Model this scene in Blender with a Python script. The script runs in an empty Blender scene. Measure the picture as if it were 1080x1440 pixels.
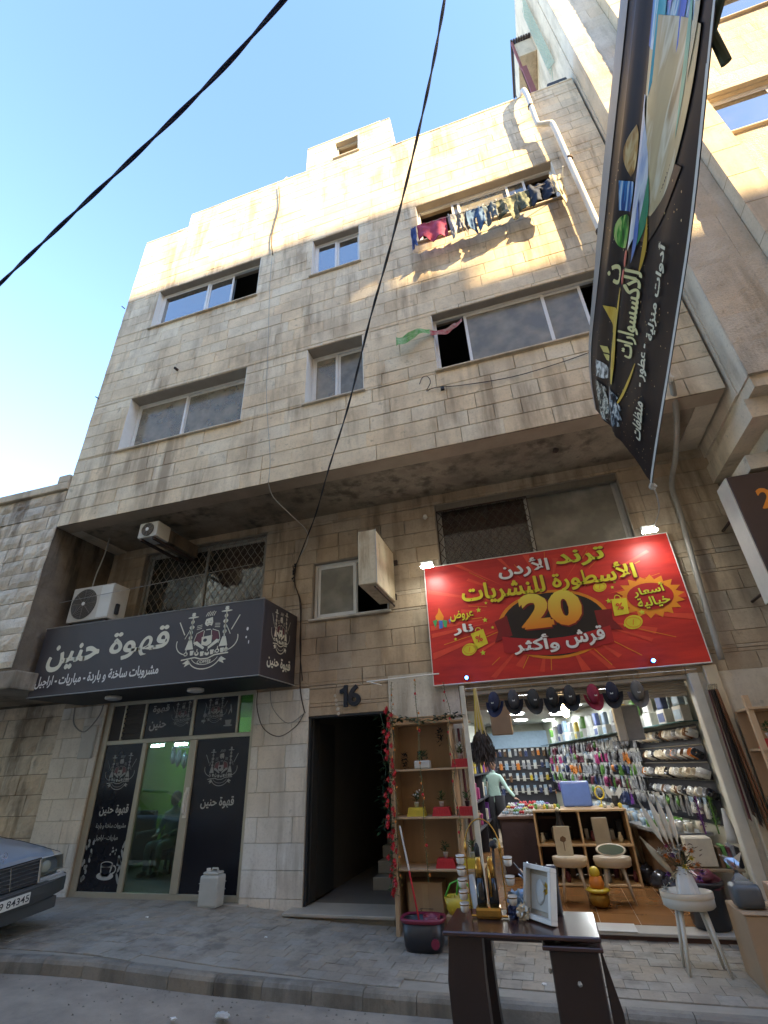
import bpy, bmesh, math, random
from mathutils import Vector, Matrix, noise as mnoise
random.seed(7)
scene = bpy.context.scene
COL = scene.collection
PI = math.pi

# ------------------------------------------------------------------ camera
cam_d = bpy.data.cameras.new('camera'); cam = bpy.data.objects.new('camera', cam_d); COL.objects.link(cam)
cam_d.sensor_fit = 'VERTICAL'; cam_d.sensor_height = 36.0; cam_d.lens = 670 / 1440 * 36
cam_d.clip_start = 0.05; cam_d.clip_end = 3000
right = Vector((0.95486074, 0.29451769, -0.03873367))
up = Vector((0.1718026, -0.44116126, 0.8808295))
back = Vector((0.24233208, -0.84772405, -0.47184647))
mw = Matrix((right, up, back)).transposed().to_4x4()
mw.translation = Vector((0, -7.75776, 1.65))
cam.matrix_world = mw
scene.camera = cam

# ------------------------------------------------------------------ light
SUN_DIR = Vector((2.4, -1.0, 1.15)).normalized()          # towards the sun
elev = math.asin(SUN_DIR.z)
world = bpy.data.worlds.new('World'); scene.world = world; world.use_nodes = True
nt = world.node_tree
bg = nt.nodes['Background']
sky = nt.nodes.new('ShaderNodeTexSky'); sky.sky_type = 'NISHITA'; sky.sun_disc = False
sky.sun_elevation = elev
sky.sun_rotation = math.atan2(SUN_DIR.x, SUN_DIR.y)
sky.altitude = 900; sky.air_density = 1.0; sky.dust_density = 0.3; sky.ozone_density = 2.2
nt.links.new(sky.outputs[0], bg.inputs[0]); bg.inputs[1].default_value = 0.108
sun_d = bpy.data.lights.new('sun', 'SUN'); sun = bpy.data.objects.new('sun', sun_d); COL.objects.link(sun)
sun_d.energy = 3.7; sun_d.angle = math.radians(0.6); sun_d.color = (1.0, 0.75, 0.4)
sun.rotation_euler = SUN_DIR.to_track_quat('Z', 'Y').to_euler(); sun.location = (0, 0, 40)
scene.view_settings.view_transform = 'Standard'; scene.view_settings.look = 'None'
scene.view_settings.exposure = 3.0; scene.view_settings.gamma = 1.0
scene.view_settings.use_curve_mapping = False
try:
    scene.cycles.max_bounces = 8; scene.cycles.transparent_max_bounces = 16
    scene.cycles.caustics_reflective = False; scene.cycles.caustics_refractive = False
except Exception: pass

# ------------------------------------------------------------------ materials
MATS = {}
def _new(name):
    m = bpy.data.materials.new(name); m.use_nodes = True
    return m, m.node_tree, m.node_tree.nodes['Principled BSDF']
def mat(name, col, rough=0.6, metal=0.0, var=0.0, col2=None, nscale=6.0, namt=0.5, bump=0.0, bscale=60.0,
        emit=None, estr=0.0, spec=0.5, stretch=(1, 1, 1), coat=0.0, hue=0.0):
    """procedural surface: base colour mixed with a second one by noise, per-piece brightness, fine relief"""
    if name in MATS: return MATS[name]
    m, nt, b = _new(name); N = nt.nodes; L = nt.links
    b.inputs['Roughness'].default_value = rough; b.inputs['Metallic'].default_value = metal
    b.inputs['Specular IOR Level'].default_value = spec
    if coat: b.inputs['Coat Weight'].default_value = coat; b.inputs['Coat Roughness'].default_value = 0.08
    geo = N.new('ShaderNodeNewGeometry')
    mp = N.new('ShaderNodeMapping'); mp.inputs['Scale'].default_value = stretch
    L.new(geo.outputs['Position'], mp.inputs['Vector'])
    nz = N.new('ShaderNodeTexNoise'); nz.inputs['Scale'].default_value = nscale; nz.inputs['Detail'].default_value = 5
    nz.inputs['Roughness'].default_value = 0.65
    L.new(mp.outputs[0], nz.inputs['Vector'])
    rmp = N.new('ShaderNodeMapRange'); rmp.inputs[1].default_value = 0.35; rmp.inputs[2].default_value = 0.7
    L.new(nz.outputs[0], rmp.inputs[0])
    mul = N.new('ShaderNodeMath'); mul.operation = 'MULTIPLY'; mul.inputs[1].default_value = namt
    L.new(rmp.outputs[0], mul.inputs[0])
    mx = N.new('ShaderNodeMix'); mx.data_type = 'RGBA'
    mx.inputs[6].default_value = (*col, 1); c2 = col2 or tuple(c * 0.72 for c in col)
    mx.inputs[7].default_value = (*c2, 1); L.new(mul.outputs[0], mx.inputs[0])
    out = mx.outputs[2]
    if var:
        oi = N.new('ShaderNodeObjectInfo'); ad = N.new('ShaderNodeMath'); ad.operation = 'ADD'
        L.new(oi.outputs['Random'], ad.inputs[0]); L.new(geo.outputs['Random Per Island'], ad.inputs[1])
        fr = N.new('ShaderNodeMath'); fr.operation = 'FRACT'; L.new(ad.outputs[0], fr.inputs[0])
        mr = N.new('ShaderNodeMapRange'); mr.inputs[3].default_value = 1 - var; mr.inputs[4].default_value = 1 + var
        L.new(fr.outputs[0], mr.inputs[0])
        hs = N.new('ShaderNodeHueSaturation'); L.new(mr.outputs[0], hs.inputs['Value']); L.new(out, hs.inputs['Color'])
        if hue:
            mh = N.new('ShaderNodeMapRange'); mh.inputs[3].default_value = 0.5 - hue; mh.inputs[4].default_value = 0.5 + hue
            L.new(fr.outputs[0], mh.inputs[0]); L.new(mh.outputs[0], hs.inputs['Hue'])
        out = hs.outputs[0]
    L.new(out, b.inputs['Base Color'])
    if bump:
        n2 = N.new('ShaderNodeTexNoise'); n2.inputs['Scale'].default_value = bscale; n2.inputs['Detail'].default_value = 6
        L.new(geo.outputs['Position'], n2.inputs['Vector'])
        bp = N.new('ShaderNodeBump'); bp.inputs['Strength'].default_value = bump; bp.inputs['Distance'].default_value = 0.01
        L.new(n2.outputs[0], bp.inputs['Height']); L.new(bp.outputs[0], b.inputs['Normal'])
    if emit:
        b.inputs['Emission Color'].default_value = (*emit, 1); b.inputs['Emission Strength'].default_value = estr
    MATS[name] = m
    return m

def stone_mat(name, col, stain, stain_amt=0.7, bump=0.25, var=0.14, low_dirt=None, bscale=45, sscale=1.0):
    """dressed limestone: per-stone tone, cloudy patches, vertical rain streaks, pitted relief"""
    if name in MATS: return MATS[name]
    m, nt, b = _new(name); N = nt.nodes; L = nt.links
    b.inputs['Roughness'].default_value = 0.85; b.inputs['Specular IOR Level'].default_value = 0.25
    geo = N.new('ShaderNodeNewGeometry'); oi = N.new('ShaderNodeObjectInfo')
    def nz(scale, detail, st=(1, 1, 1), lo=0.35, hi=0.7):
        mp = N.new('ShaderNodeMapping'); mp.inputs['Scale'].default_value = st
        L.new(geo.outputs['Position'], mp.inputs['Vector'])
        n = N.new('ShaderNodeTexNoise'); n.inputs['Scale'].default_value = scale; n.inputs['Detail'].default_value = detail
        n.inputs['Roughness'].default_value = 0.62
        L.new(mp.outputs[0], n.inputs['Vector'])
        r = N.new('ShaderNodeMapRange'); r.inputs[1].default_value = lo; r.inputs[2].default_value = hi
        L.new(n.outputs[0], r.inputs[0]); return r.outputs[0]
    ad = N.new('ShaderNodeMath'); ad.operation = 'ADD'
    L.new(oi.outputs['Random'], ad.inputs[0]); L.new(geo.outputs['Random Per Island'], ad.inputs[1])
    fr = N.new('ShaderNodeMath'); fr.operation = 'FRACT'; L.new(ad.outputs[0], fr.inputs[0])
    cr = N.new('ShaderNodeValToRGB'); e = cr.color_ramp.elements
    e[0].position = 0; e[0].color = (*[c * (1 - var) for c in col], 1)
    e[1].position = 1; e[1].color = (*[min(1, c * (1 + var * 0.7)) for c in col], 1)
    x = e.new(0.45); x.color = (col[0] * 1.02, col[1] * 0.955, col[2] * 0.88, 1)
    x = e.new(0.7); x.color = (col[0] * 0.97, col[1] * 1.0, col[2] * 1.04, 1)
    L.new(fr.outputs[0], cr.inputs[0])
    cur = cr.outputs[0]
    def mixin(cur, fac, colr, amt):
        mu = N.new('ShaderNodeMath'); mu.operation = 'MULTIPLY'; mu.inputs[1].default_value = amt; L.new(fac, mu.inputs[0])
        mx = N.new('ShaderNodeMix'); mx.data_type = 'RGBA'; L.new(mu.outputs[0], mx.inputs[0]); L.new(cur, mx.inputs[6])
        mx.inputs[7].default_value = (*colr, 1); return mx.outputs[2]
    cur = mixin(cur, nz(1.3 * sscale, 9, lo=0.42, hi=0.68), stain, stain_amt * 0.7)
    a = nz(3.6 * sscale, 7, (1, 1, 0.13), 0.46, 0.62); bq = nz(0.75 * sscale, 4, (1, 1, 0.7), 0.4, 0.56)
    mm = N.new('ShaderNodeMath'); mm.operation = 'MULTIPLY'; L.new(a, mm.inputs[0]); L.new(bq, mm.inputs[1])
    cur = mixin(cur, mm.outputs[0], tuple(c * 0.8 for c in stain), stain_amt)
    cur = mixin(cur, nz(26, 7, lo=0.5, hi=0.78), tuple(c * 0.5 for c in col), 0.5)
    cur = mixin(cur, nz(7, 8, lo=0.62, hi=0.7), tuple(c * 0.4 for c in col), 0.55)
    L.new(cur, b.inputs['Base Color'])
    n2 = N.new('ShaderNodeTexNoise'); n2.inputs['Scale'].default_value = bscale; n2.inputs['Detail'].default_value = 8
    n2.inputs['Roughness'].default_value = 0.7
    L.new(geo.outputs['Position'], n2.inputs['Vector'])
    bp = N.new('ShaderNodeBump'); bp.inputs['Strength'].default_value = bump; bp.inputs['Distance'].default_value = 0.02
    L.new(n2.outputs[0], bp.inputs['Height']); L.new(bp.outputs[0], b.inputs['Normal'])
    MATS[name] = m
    return m

def glass_mat(name, tint=(0.8, 0.85, 0.85), refl=0.25, rough=0.02, dirt=0.0):
    if name in MATS: return MATS[name]
    m = bpy.data.materials.new(name); m.use_nodes = True; nt = m.node_tree; N = nt.nodes; L = nt.links
    N.remove(N['Principled BSDF']); out = N['Material Output']
    tr = N.new('ShaderNodeBsdfTransparent'); tr.inputs[0].default_value = (*tint, 1)
    gl = N.new('ShaderNodeBsdfGlossy'); gl.inputs['Roughness'].default_value = rough
    lw = N.new('ShaderNodeFresnel'); lw.inputs['IOR'].default_value = 1.5
    ad = N.new('ShaderNodeMath'); ad.operation = 'ADD'; ad.inputs[1].default_value = refl; ad.use_clamp = True; L.new(lw.outputs[0], ad.inputs[0])
    mx = N.new('ShaderNodeMixShader'); L.new(ad.outputs[0], mx.inputs[0]); L.new(tr.outputs[0], mx.inputs[1]); L.new(gl.outputs[0], mx.inputs[2])
    last = mx.outputs[0]
    if dirt:
        df = N.new('ShaderNodeBsdfDiffuse'); df.inputs[0].default_value = (0.5, 0.46, 0.38, 1)
        g = N.new('ShaderNodeNewGeometry'); nz = N.new('ShaderNodeTexNoise'); nz.inputs['Scale'].default_value = 3; nz.inputs['Detail'].default_value = 6
        L.new(g.outputs['Position'], nz.inputs['Vector'])
        mr = N.new('ShaderNodeMapRange'); mr.inputs[1].default_value = 0.4; mr.inputs[2].default_value = 0.75
        mr.inputs[3].default_value = dirt * 0.5; mr.inputs[4].default_value = dirt; L.new(nz.outputs[0], mr.inputs[0])
        m2 = N.new('ShaderNodeMixShader'); L.new(mr.outputs[0], m2.inputs[0]); L.new(last, m2.inputs[1]); L.new(df.outputs[0], m2.inputs[2])
        last = m2.outputs[0]
    L.new(last, out.inputs[0]); MATS[name] = m
    return m
def emit_mat(name, col, s):
    if name in MATS: return MATS[name]
    m, nt, b = _new(name); b.inputs['Base Color'].default_value = (*col, 1)
    b.inputs['Emission Color'].default_value = (*col, 1); b.inputs['Emission Strength'].default_value = s
    MATS[name] = m; return m

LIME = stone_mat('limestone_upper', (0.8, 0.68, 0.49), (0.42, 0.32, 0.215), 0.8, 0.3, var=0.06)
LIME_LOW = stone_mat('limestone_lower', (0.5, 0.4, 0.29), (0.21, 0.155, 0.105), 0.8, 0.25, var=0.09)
LIME_WHITE = stone_mat('whitewashed_stone', (0.78, 0.75, 0.69), (0.4, 0.36, 0.3), 0.6, 0.25, var=0.05)
LIME_ROUGH = stone_mat('rough_limestone', (0.74, 0.65, 0.52), (0.2, 0.155, 0.115), 0.8, 0.9, bscale=22)
LIME_TOOLED = stone_mat('tooled_limestone', (0.64, 0.56, 0.45), (0.27, 0.215, 0.15), 0.5, 1.0, var=0.05, bscale=34)
LIME_SMOOTH = stone_mat('smooth_limestone', (0.64, 0.56, 0.44), (0.3, 0.24, 0.17), 0.5, 0.15, var=0.04)
MORTAR = mat('mortar', (0.4, 0.31, 0.22), 0.95, namt=0.7, nscale=3, bump=0.3)
MORTAR_W = mat('mortar_pale', (0.36, 0.34, 0.31), 0.95, namt=0.6, nscale=3, bump=0.3)
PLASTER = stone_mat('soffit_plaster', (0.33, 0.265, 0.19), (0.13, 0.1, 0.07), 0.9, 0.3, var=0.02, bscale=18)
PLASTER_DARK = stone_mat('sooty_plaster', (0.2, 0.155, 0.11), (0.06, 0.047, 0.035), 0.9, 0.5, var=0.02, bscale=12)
CONC = mat('concrete_trim', (0.36, 0.31, 0.25), 0.9, namt=0.6, nscale=4, bump=0.3, bscale=40)
WPAINT = mat('white_painted_reveal', (0.74, 0.72, 0.67), 0.7, namt=0.3, nscale=5)
ALU = mat('anodised_aluminium', (0.74, 0.72, 0.68), 0.5, 0.1, namt=0.35, nscale=8)
ALU_D = mat('dull_aluminium', (0.42, 0.4, 0.36), 0.5, 0.3, namt=0.5, nscale=8)
BLACK = mat('matt_black', (0.02, 0.02, 0.022), 0.6)
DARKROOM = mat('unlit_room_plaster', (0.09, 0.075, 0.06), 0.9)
IRON = mat('rusty_iron', (0.07, 0.045, 0.035), 0.8, 0.3, namt=0.7, nscale=20)
GLASS = glass_mat('window_glass', (0.72, 0.76, 0.76), 0.14, 0.03, 0.12)
GLASS_D = glass_mat('dusty_window_glass', (0.5, 0.48, 0.42), 0.0, 0.15, 0.65)
GLASS_SKY = glass_mat('clean_window_glass', (0.45, 0.5, 0.52), 0.4, 0.02, 0.08)

# ------------------------------------------------------------------ mesh helpers
class MB:
    def __init__(s): s.v = []; s.f = []; s.smooth = False
    def add(s, vs, fs):
        o = len(s.v); s.v += [tuple(v) for v in vs]; s.f += [tuple(i + o for i in f) for f in fs]; return s
    def box(s, x0, x1, y0, y1, z0, z1):
        return s.add([(x0,y0,z0),(x1,y0,z0),(x1,y1,z0),(x0,y1,z0),(x0,y0,z1),(x1,y0,z1),(x1,y1,z1),(x0,y1,z1)],
                     [(0,3,2,1),(4,5,6,7),(0,1,5,4),(1,2,6,5),(2,3,7,6),(3,0,4,7)])
    def cbox(s, x0, x1, y0, y1, z0, z1, c=0.01):
        """box with all edges chamfered"""
        bm = bmesh.new(); bmesh.ops.create_cube(bm, size=1)
        for v in bm.verts: v.co = Vector(((x0+x1)/2 + v.co.x*(x1-x0), (y0+y1)/2 + v.co.y*(y1-y0), (z0+z1)/2 + v.co.z*(z1-z0)))
        c = min(c, 0.45*min(abs(x1-x0), abs(y1-y0), abs(z1-z0)))
        bmesh.ops.bevel(bm, geom=list(bm.edges), offset=c, segments=1 if c < 0.02 else 2, affect='EDGES', profile=0.6)
        s.bm(bm); return s
    def bm(s, bm):
        bm.verts.index_update()
        s.add([v.co[:] for v in bm.verts], [tuple(v.index for v in f.verts) for f in bm.faces]); bm.free(); return s
    def quad(s, a, b, c, d): return s.add([a, b, c, d], [(0, 1, 2, 3)])
    def poly(s, pts): return s.add(pts, [tuple(range(len(pts)))])
    def tube(s, pts, r, n=8, cap=True, r2=None):
        pts = [Vector(p) for p in pts]; m = len(pts); rings = []
        prev = None
        for i, p in enumerate(pts):
            t = (pts[min(i+1, m-1)] - pts[max(i-1, 0)])
            if t.length < 1e-9: t = Vector((0,0,1))
            t.normalize()
            if prev is None:
                a = Vector((0,0,1)) if abs(t.z) < 0.9 else Vector((1,0,0)); u = t.cross(a).normalized()
            else:
                u = (prev - t * prev.dot(t)); u = u.normalized() if u.length > 1e-6 else t.cross(Vector((0,0,1))).normalized()
            prev = u; w = t.cross(u)
            rr = (r if r2 is None else r + (r2 - r) * i / max(1, m-1)) if not isinstance(r, (list, tuple)) else r[i]
            rings.append([p + (u*math.cos(2*PI*k/n) + w*math.sin(2*PI*k/n))*rr for k in range(n)])
        vs = [v for ring in rings for v in ring]; fs = []
        for i in range(m-1):
            for k in range(n):
                a = i*n+k; b = i*n+(k+1) % n; fs.append((a, b, b+n, a+n))
        if cap: fs.append(tuple(range(n-1, -1, -1))); fs.append(tuple((m-1)*n + k for k in range(n)))
        return s.add(vs, fs)
    def lathe(s, prof, c=(0,0,0), n=20, sx=1.0, sy=1.0, cap=True):
        vs = []; m = len(prof)
        for r, z in prof:
            for k in range(n):
                a = 2*PI*k/n; vs.append((c[0]+r*math.cos(a)*sx, c[1]+r*math.sin(a)*sy, c[2]+z))
        fs = []
        for i in range(m-1):
            for k in range(n):
                a = i*n+k; b = i*n+(k+1) % n; fs.append((a, b, b+n, a+n))
        if cap:
            fs.append(tuple(range(n-1, -1, -1))); fs.append(tuple((m-1)*n + k for k in range(n)))
        return s.add(vs, fs)
    def blob(s, c, r, sub=2, amp=0.0, seed=0, sc=(1,1,1), f=3.0):
        bm = bmesh.new(); bmesh.ops.create_icosphere(bm, subdivisions=sub, radius=1)
        for v in bm.verts:
            d = 1 + amp * mnoise.noise(v.co * f + Vector((seed*3.1, seed, 0)))
            v.co = Vector((c[0]+v.co.x*r*sc[0]*d, c[1]+v.co.y*r*sc[1]*d, c[2]+v.co.z*r*sc[2]*d))
        return s.bm(bm)
    def xf(s, M):
        s.v = [tuple(M @ Vector(v)) for v in s.v]; return s
    def mesh(s, name, m, smooth=False):
        me = bpy.data.meshes.new(name); me.from_pydata(s.v, [], s.f); me.update()
        if m: me.materials.append(m)
        if smooth or s.smooth:
            me.polygons.foreach_set('use_smooth', [True]*len(me.polygons))
        return me
def link(name, me, parent=None, loc=None, rot=None, kind=None, label=None):
    o = bpy.data.objects.new(name, me); COL.objects.link(o)
    if parent: o.parent = parent
    if loc: o.location = loc
    if rot: o.rotation_euler = rot
    if kind: o['kind'] = kind
    if label: o['label'] = label
    return o
ORG = {}
def part(name, mb, m, parent=None, smooth=False, kind=None, label=None, world=True):
    """one mesh object; vertices given in world space are moved into the parent's space"""
    if parent is not None and world:
        o = ORG.get(parent.name, Vector((0,0,0)))
        if o.length > 0: mb.v = [(v[0]-o.x, v[1]-o.y, v[2]-o.z) for v in mb.v]
    ob = link(name, mb.mesh(name, m, smooth), parent, kind=kind, label=label)
    if parent is not None: ORG[ob.name] = ORG.get(parent.name, Vector((0,0,0))).copy() if world else Vector((0,0,0))
    else: ORG[ob.name] = Vector((0,0,0))
    return ob
def thing(name, label, cat, loc=(0,0,0), rotz=0.0, group=None):
    o = bpy.data.objects.new(name, None); COL.objects.link(o); o.location = loc; o.rotation_euler = (0,0,rotz)
    o['label'] = label; o['category'] = cat
    if group: o['group'] = group
    o.empty_display_size = 0.1
    ORG[o.name] = Vector(loc) if rotz == 0 else Vector((0,0,0))
    return o
def tag(o, label, cat, group=None):
    o['label'] = label; o['category'] = cat
    if group: o['group'] = group
    return o
def dup(root, loc, rot=None, label=None, group=None, scale=None):
    def cp(o, par):
        c = o.copy(); COL.objects.link(c); c.parent = par
        for ch in o.children: cp(ch, c)
    r = root.copy(); COL.objects.link(r); r.location = loc
    if rot is not None: r.rotation_euler = rot
    if scale is not None: r.scale = (scale,)*3 if not isinstance(scale, tuple) else scale
    if label: r['label'] = label
    if group: r['group'] = group
    for ch in root.children: cp(ch, r)
    return r
def single(name, mb, m, label, cat, group=None, smooth=False, loc=None, rot=None):
    """a thing that is one mesh; the verts are local to loc when loc is given"""
    o = link(name, mb.mesh(name, m, smooth), None, loc, rot); ORG[o.name] = Vector((0,0,0))
    return tag(o, label, cat, group)
def struct(name, mb, m, smooth=False):
    o = link(name, mb.mesh(name, m, smooth)); o['kind'] = 'structure'; ORG[o.name] = Vector((0,0,0)); return o

# ------------------------------------------------------------------ walls, stones, windows
def holed(mb, x0, x1, z0, z1, yf, yb, holes, top=None):
    """wall slab in the xz plane between yf (front) and yb (back) with rectangular openings"""
    xs = sorted({x0, x1, *[h[0] for h in holes], *[h[1] for h in holes]}); zs = sorted({z0, z1, *[h[2] for h in holes], *[h[3] for h in holes]})
    xs = [x for x in xs if x0 <= x <= x1]; zs = [z for z in zs if z0 <= z <= z1]
    solid = {}
    for i in range(len(xs)-1):
        for j in range(len(zs)-1):
            cx, cz = (xs[i]+xs[i+1])/2, (zs[j]+zs[j+1])/2
            solid[i, j] = not any(h[0] < cx < h[1] and h[2] < cz < h[3] for h in holes)
    for (i, j), s in solid.items():
        if not s: continue
        a, b, c, d = xs[i], xs[i+1], zs[j], zs[j+1]
        mb.quad((a,yf,c),(b,yf,c),(b,yf,d),(a,yf,d)); mb.quad((b,yb,c),(a,yb,c),(a,yb,d),(b,yb,d))
        if not solid.get((i-1, j)): mb.quad((a,yb,c),(a,yf,c),(a,yf,d),(a,yb,d))
        if not solid.get((i+1, j)): mb.quad((b,yf,c),(b,yb,c),(b,yb,d),(b,yf,d))
        if not solid.get((i, j-1)): mb.quad((a,yb,c),(b,yb,c),(b,yf,c),(a,yf,c))
        if not solid.get((i, j+1)): mb.quad((a,yf,d),(b,yf,d),(b,yb,d),(a,yb,d))
    return mb
def stone_geo(w, h, d, ch=0.005, rough=0.0, seed=0, nx=1, nz=1, edge=0.75):
    """block standing proud of y=0 towards -y; corner at origin"""
    mb = MB()
    if rough == 0:
        mb.add([(0,0,0),(w,0,0),(w,0,h),(0,0,h),(0,-d+ch,0),(w,-d+ch,0),(w,-d+ch,h),(0,-d+ch,h),
                (ch,-d,ch),(w-ch,-d,ch),(w-ch,-d,h-ch),(ch,-d,h-ch)],
               [(0,1,5,4),(1,2,6,5),(2,3,7,6),(3,0,4,7),(4,5,9,8),(5,6,10,9),(6,7,11,10),(7,4,8,11),(8,9,10,11)])
    else:
        vs = []; fs = []
        for j in range(nz+1):
            for i in range(nx+1):
                u = i/nx; v = j/nz; e = min(u, 1-u)*nx < 0.5 or min(v, 1-v)*nz < 0.5
                n = mnoise.noise(Vector((u*w*5 + seed*7.7, v*h*5, seed*1.3)))
                n2 = mnoise.noise(Vector((u*w*13 + seed*3.7, v*h*15, seed*2.3)))
                y = -d*edge - rough*0.3*n2 if e else -d - rough*(0.5 + n + 0.8*n2)
                vs.append((u*w, y, v*h))
        for j in range(nz):
            for i in range(nx):
                a = j*(nx+1)+i; fs.append((a, a+1, a+nx+2, a+nx+1))
        mb.add(vs, fs)
        mb.add([(0,0,0),(w,0,0),(w,0,h),(0,0,h),(0,-d*edge,0),(w,-d*edge,0),(w,-d*edge,h),(0,-d*edge,h)], [(0,1,5,4),(1,2,6,5),(2,3,7,6),(3,0,4,7)])
    return mb
STONE_CACHE = {}
def lay_stones(x0, x1, z0, z1, course, lens, holes, seed=0, gap=0.005, ztop=None, courses=None):
    """returns a list of (x, z, w, h) rectangles of coursed masonry that avoid the openings"""
    rnd = random.Random(seed); out = []; z = z0; j = 0
    while z < z1 - 0.04:
        h = course if not courses else courses[j % len(courses)]
        zt = min(z+h, z1)
        cuts = [(h_[0], h_[1]) for h_ in holes if h_[2] < (z+zt)/2 < h_[3]]
        # split by partially overlapping openings at exact edges
        zsplit = sorted({z, zt, *[q for h_ in holes for q in (h_[2], h_[3]) if z+0.03 < q < zt-0.03]})
        for za, zb in zip(zsplit[:-1], zsplit[1:]):
            cuts = sorted([(h_[0], h_[1]) for h_ in holes if h_[2] < (za+zb)/2 < h_[3]])
            segs = []; a = x0
            for c0, c1 in cuts:
                if c0 > a + 0.02: segs.append((a, min(c0, x1)))
                a = max(a, c1)
            if a < x1 - 0.02: segs.append((a, x1))
            r2 = random.Random(seed*1000 + j)
            xj = [x0 + r2.uniform(-0.6, 0)]
            while xj[-1] < x1: xj.append(xj[-1] + r2.choice(lens))
            for sa, sb in segs:
                pts = [sa] + [q for q in xj if sa+0.12 < q < sb-0.12] + [sb]
                for p, q in zip(pts[:-1], pts[1:]):
                    out.append((p+gap/2, za+gap/2, q-p-gap, zb-za-gap))
        z = zt; j += 1
    return out
def put_stones(rects, yf, d, m, parent, limit, key, rough=0.0, name='stone', jit=0.003, seed=3, joined_label=None, edge=0.75):
    """nearest stones are objects of their own, the remainder one joined part"""
    rects = sorted(rects, key=key); rnd = random.Random(seed); org = ORG.get(parent.name, Vector((0,0,0)))
    rest = MB()
    for i, (x, z, w, h) in enumerate(rects):
        dy = rnd.uniform(-jit, jit)
        nx = max(2, int(w/0.1)) if rough else 1; nz_ = max(2, int(h/0.08)) if rough else 1
        if i < limit:
            sd = rnd.randrange(4) if rough else 0
            k = (round(w, 2), round(h, 2), d, rough, sd, m.name, edge)
            if k not in STONE_CACHE: STONE_CACHE[k] = stone_geo(round(w, 2), round(h, 2), d, rough=rough, seed=sd, nx=nx, nz=nz_, edge=edge).mesh(name, m)
            link(name, STONE_CACHE[k], parent, (x-org.x, yf+dy-org.y, z-org.z))
        else:
            g = stone_geo(w, h, d, rough=rough, seed=rnd.randrange(99), nx=nx, nz=nz_, edge=edge)
            rest.add([(a+x, b+yf+dy, c+z) for a, b, c in g.v], g.f)
    if rest.v: part(name + '_courses', rest, m, parent, kind='stuff')
GLASS_D2 = glass_mat('thin_dust_glass', (0.85, 0.84, 0.8), 0.0, 0.08, 0.6)

# ------------------------------------------------------------------ lettering
_AR = {  # isolated, final, initial, medial
 'ا':('FE8D','FE8E',None,None),'أ':('FE83','FE84',None,None),'ب':('FE8F','FE90','FE91','FE92'),'ة':('FE93','FE94',None,None),
 'ت':('FE95','FE96','FE97','FE98'),'ث':('FE99','FE9A','FE9B','FE9C'),'ج':('FE9D','FE9E','FE9F','FEA0'),'ح':('FEA1','FEA2','FEA3','FEA4'),
 'خ':('FEA5','FEA6','FEA7','FEA8'),'د':('FEA9','FEAA',None,None),'ر':('FEAD','FEAE',None,None),'ز':('FEAF','FEB0',None,None),
 'س':('FEB1','FEB2','FEB3','FEB4'),'ش':('FEB5','FEB6','FEB7','FEB8'),'ض':('FEBD','FEBE','FEBF','FEC0'),'ط':('FEC1','FEC2','FEC3','FEC4'),
 'ظ':('FEC5','FEC6','FEC7','FEC8'),'ع':('FEC9','FECA','FECB','FECC'),'ف':('FED1','FED2','FED3','FED4'),'ق':('FED5','FED6','FED7','FED8'),
 'ك':('FED9','FEDA','FEDB','FEDC'),'ل':('FEDD','FEDE','FEDF','FEE0'),'م':('FEE1','FEE2','FEE3','FEE4'),'ن':('FEE5','FEE6','FEE7','FEE8'),
 'ه':('FEE9','FEEA','FEEB','FEEC'),'و':('FEED','FEEE',None,None),'ي':('FEF1','FEF2','FEF3','FEF4')}
def shape_ar(s):
    out = []; i = 0; prev_join = False
    while i < len(s):
        ch = s[i]
        if ch in _AR:
            f = _AR[ch]
            if ch == 'ل' and i+1 < len(s) and s[i+1] in 'اأ':
                code = {'ا': ('FEFB','FEFC'), 'أ': ('FEF7','FEF8')}[s[i+1]][1 if prev_join else 0]
                out.append(chr(int(code, 16))); prev_join = False; i += 2; continue
            nxt = i+1 < len(s) and s[i+1] in _AR and f[2] is not None
            if prev_join and nxt: c = f[3]
            elif prev_join: c = f[1]
            elif nxt: c = f[2]
            else: c = f[0]
            out.append(chr(int(c, 16))); prev_join = nxt
        else: out.append(ch); prev_join = False
        i += 1
    return ''.join(reversed(out))
FONTM = {}
def text_mesh(s, bold=0.0, extrude=0.0):
    """flat glyph outlines as vertex / face lists, centred"""
    k = (s, bold, extrude)
    if k in FONTM: return FONTM[k]
    body = shape_ar(s) if any('\u0600' <= c <= '\u06ff' for c in s) else s
    c = bpy.data.curves.new('lettering', 'FONT'); c.body = body; c.size = 1; c.offset = min(bold, 0.014); c.extrude = 0
    c.resolution_u = 3; c.align_x = 'CENTER'
    o = bpy.data.objects.new('lettering', c); COL.objects.link(o)
    dg = bpy.context.evaluated_depsgraph_get(); dg.update()
    me = o.evaluated_get(dg).to_mesh()
    v0 = [tuple(v.co) for v in me.vertices]; f0 = [tuple(p.vertices) for p in me.polygons]
    o.evaluated_get(dg).to_mesh_clear(); bpy.data.objects.remove(o); bpy.data.curves.remove(c)
    # heavier weight: the outline repeated a little to each side, every copy a hair above the last
    sh = [(0, 0)]; e = max(0.0, bold-0.014)
    if e > 0: sh += [(e, 0), (-e, 0), (0, e), (0, -e)]
    vs = []; fs = []
    for q, (dx, dy) in enumerate(sh):
        n = len(vs); vs += [(x+dx, y+dy, q) for x, y, z in v0]; fs += [tuple(i+n for i in f) for f in f0]
    xs = [v[0] for v in vs]; ys = [v[1] for v in vs]
    cx, cy = (min(xs)+max(xs))/2, (min(ys)+max(ys))/2; w, h = max(xs)-min(xs), max(ys)-min(ys)
    FONTM[k] = ([((v[0]-cx), (v[1]-cy), v[2]) for v in vs], fs, w, h)
    return FONTM[k]
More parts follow.
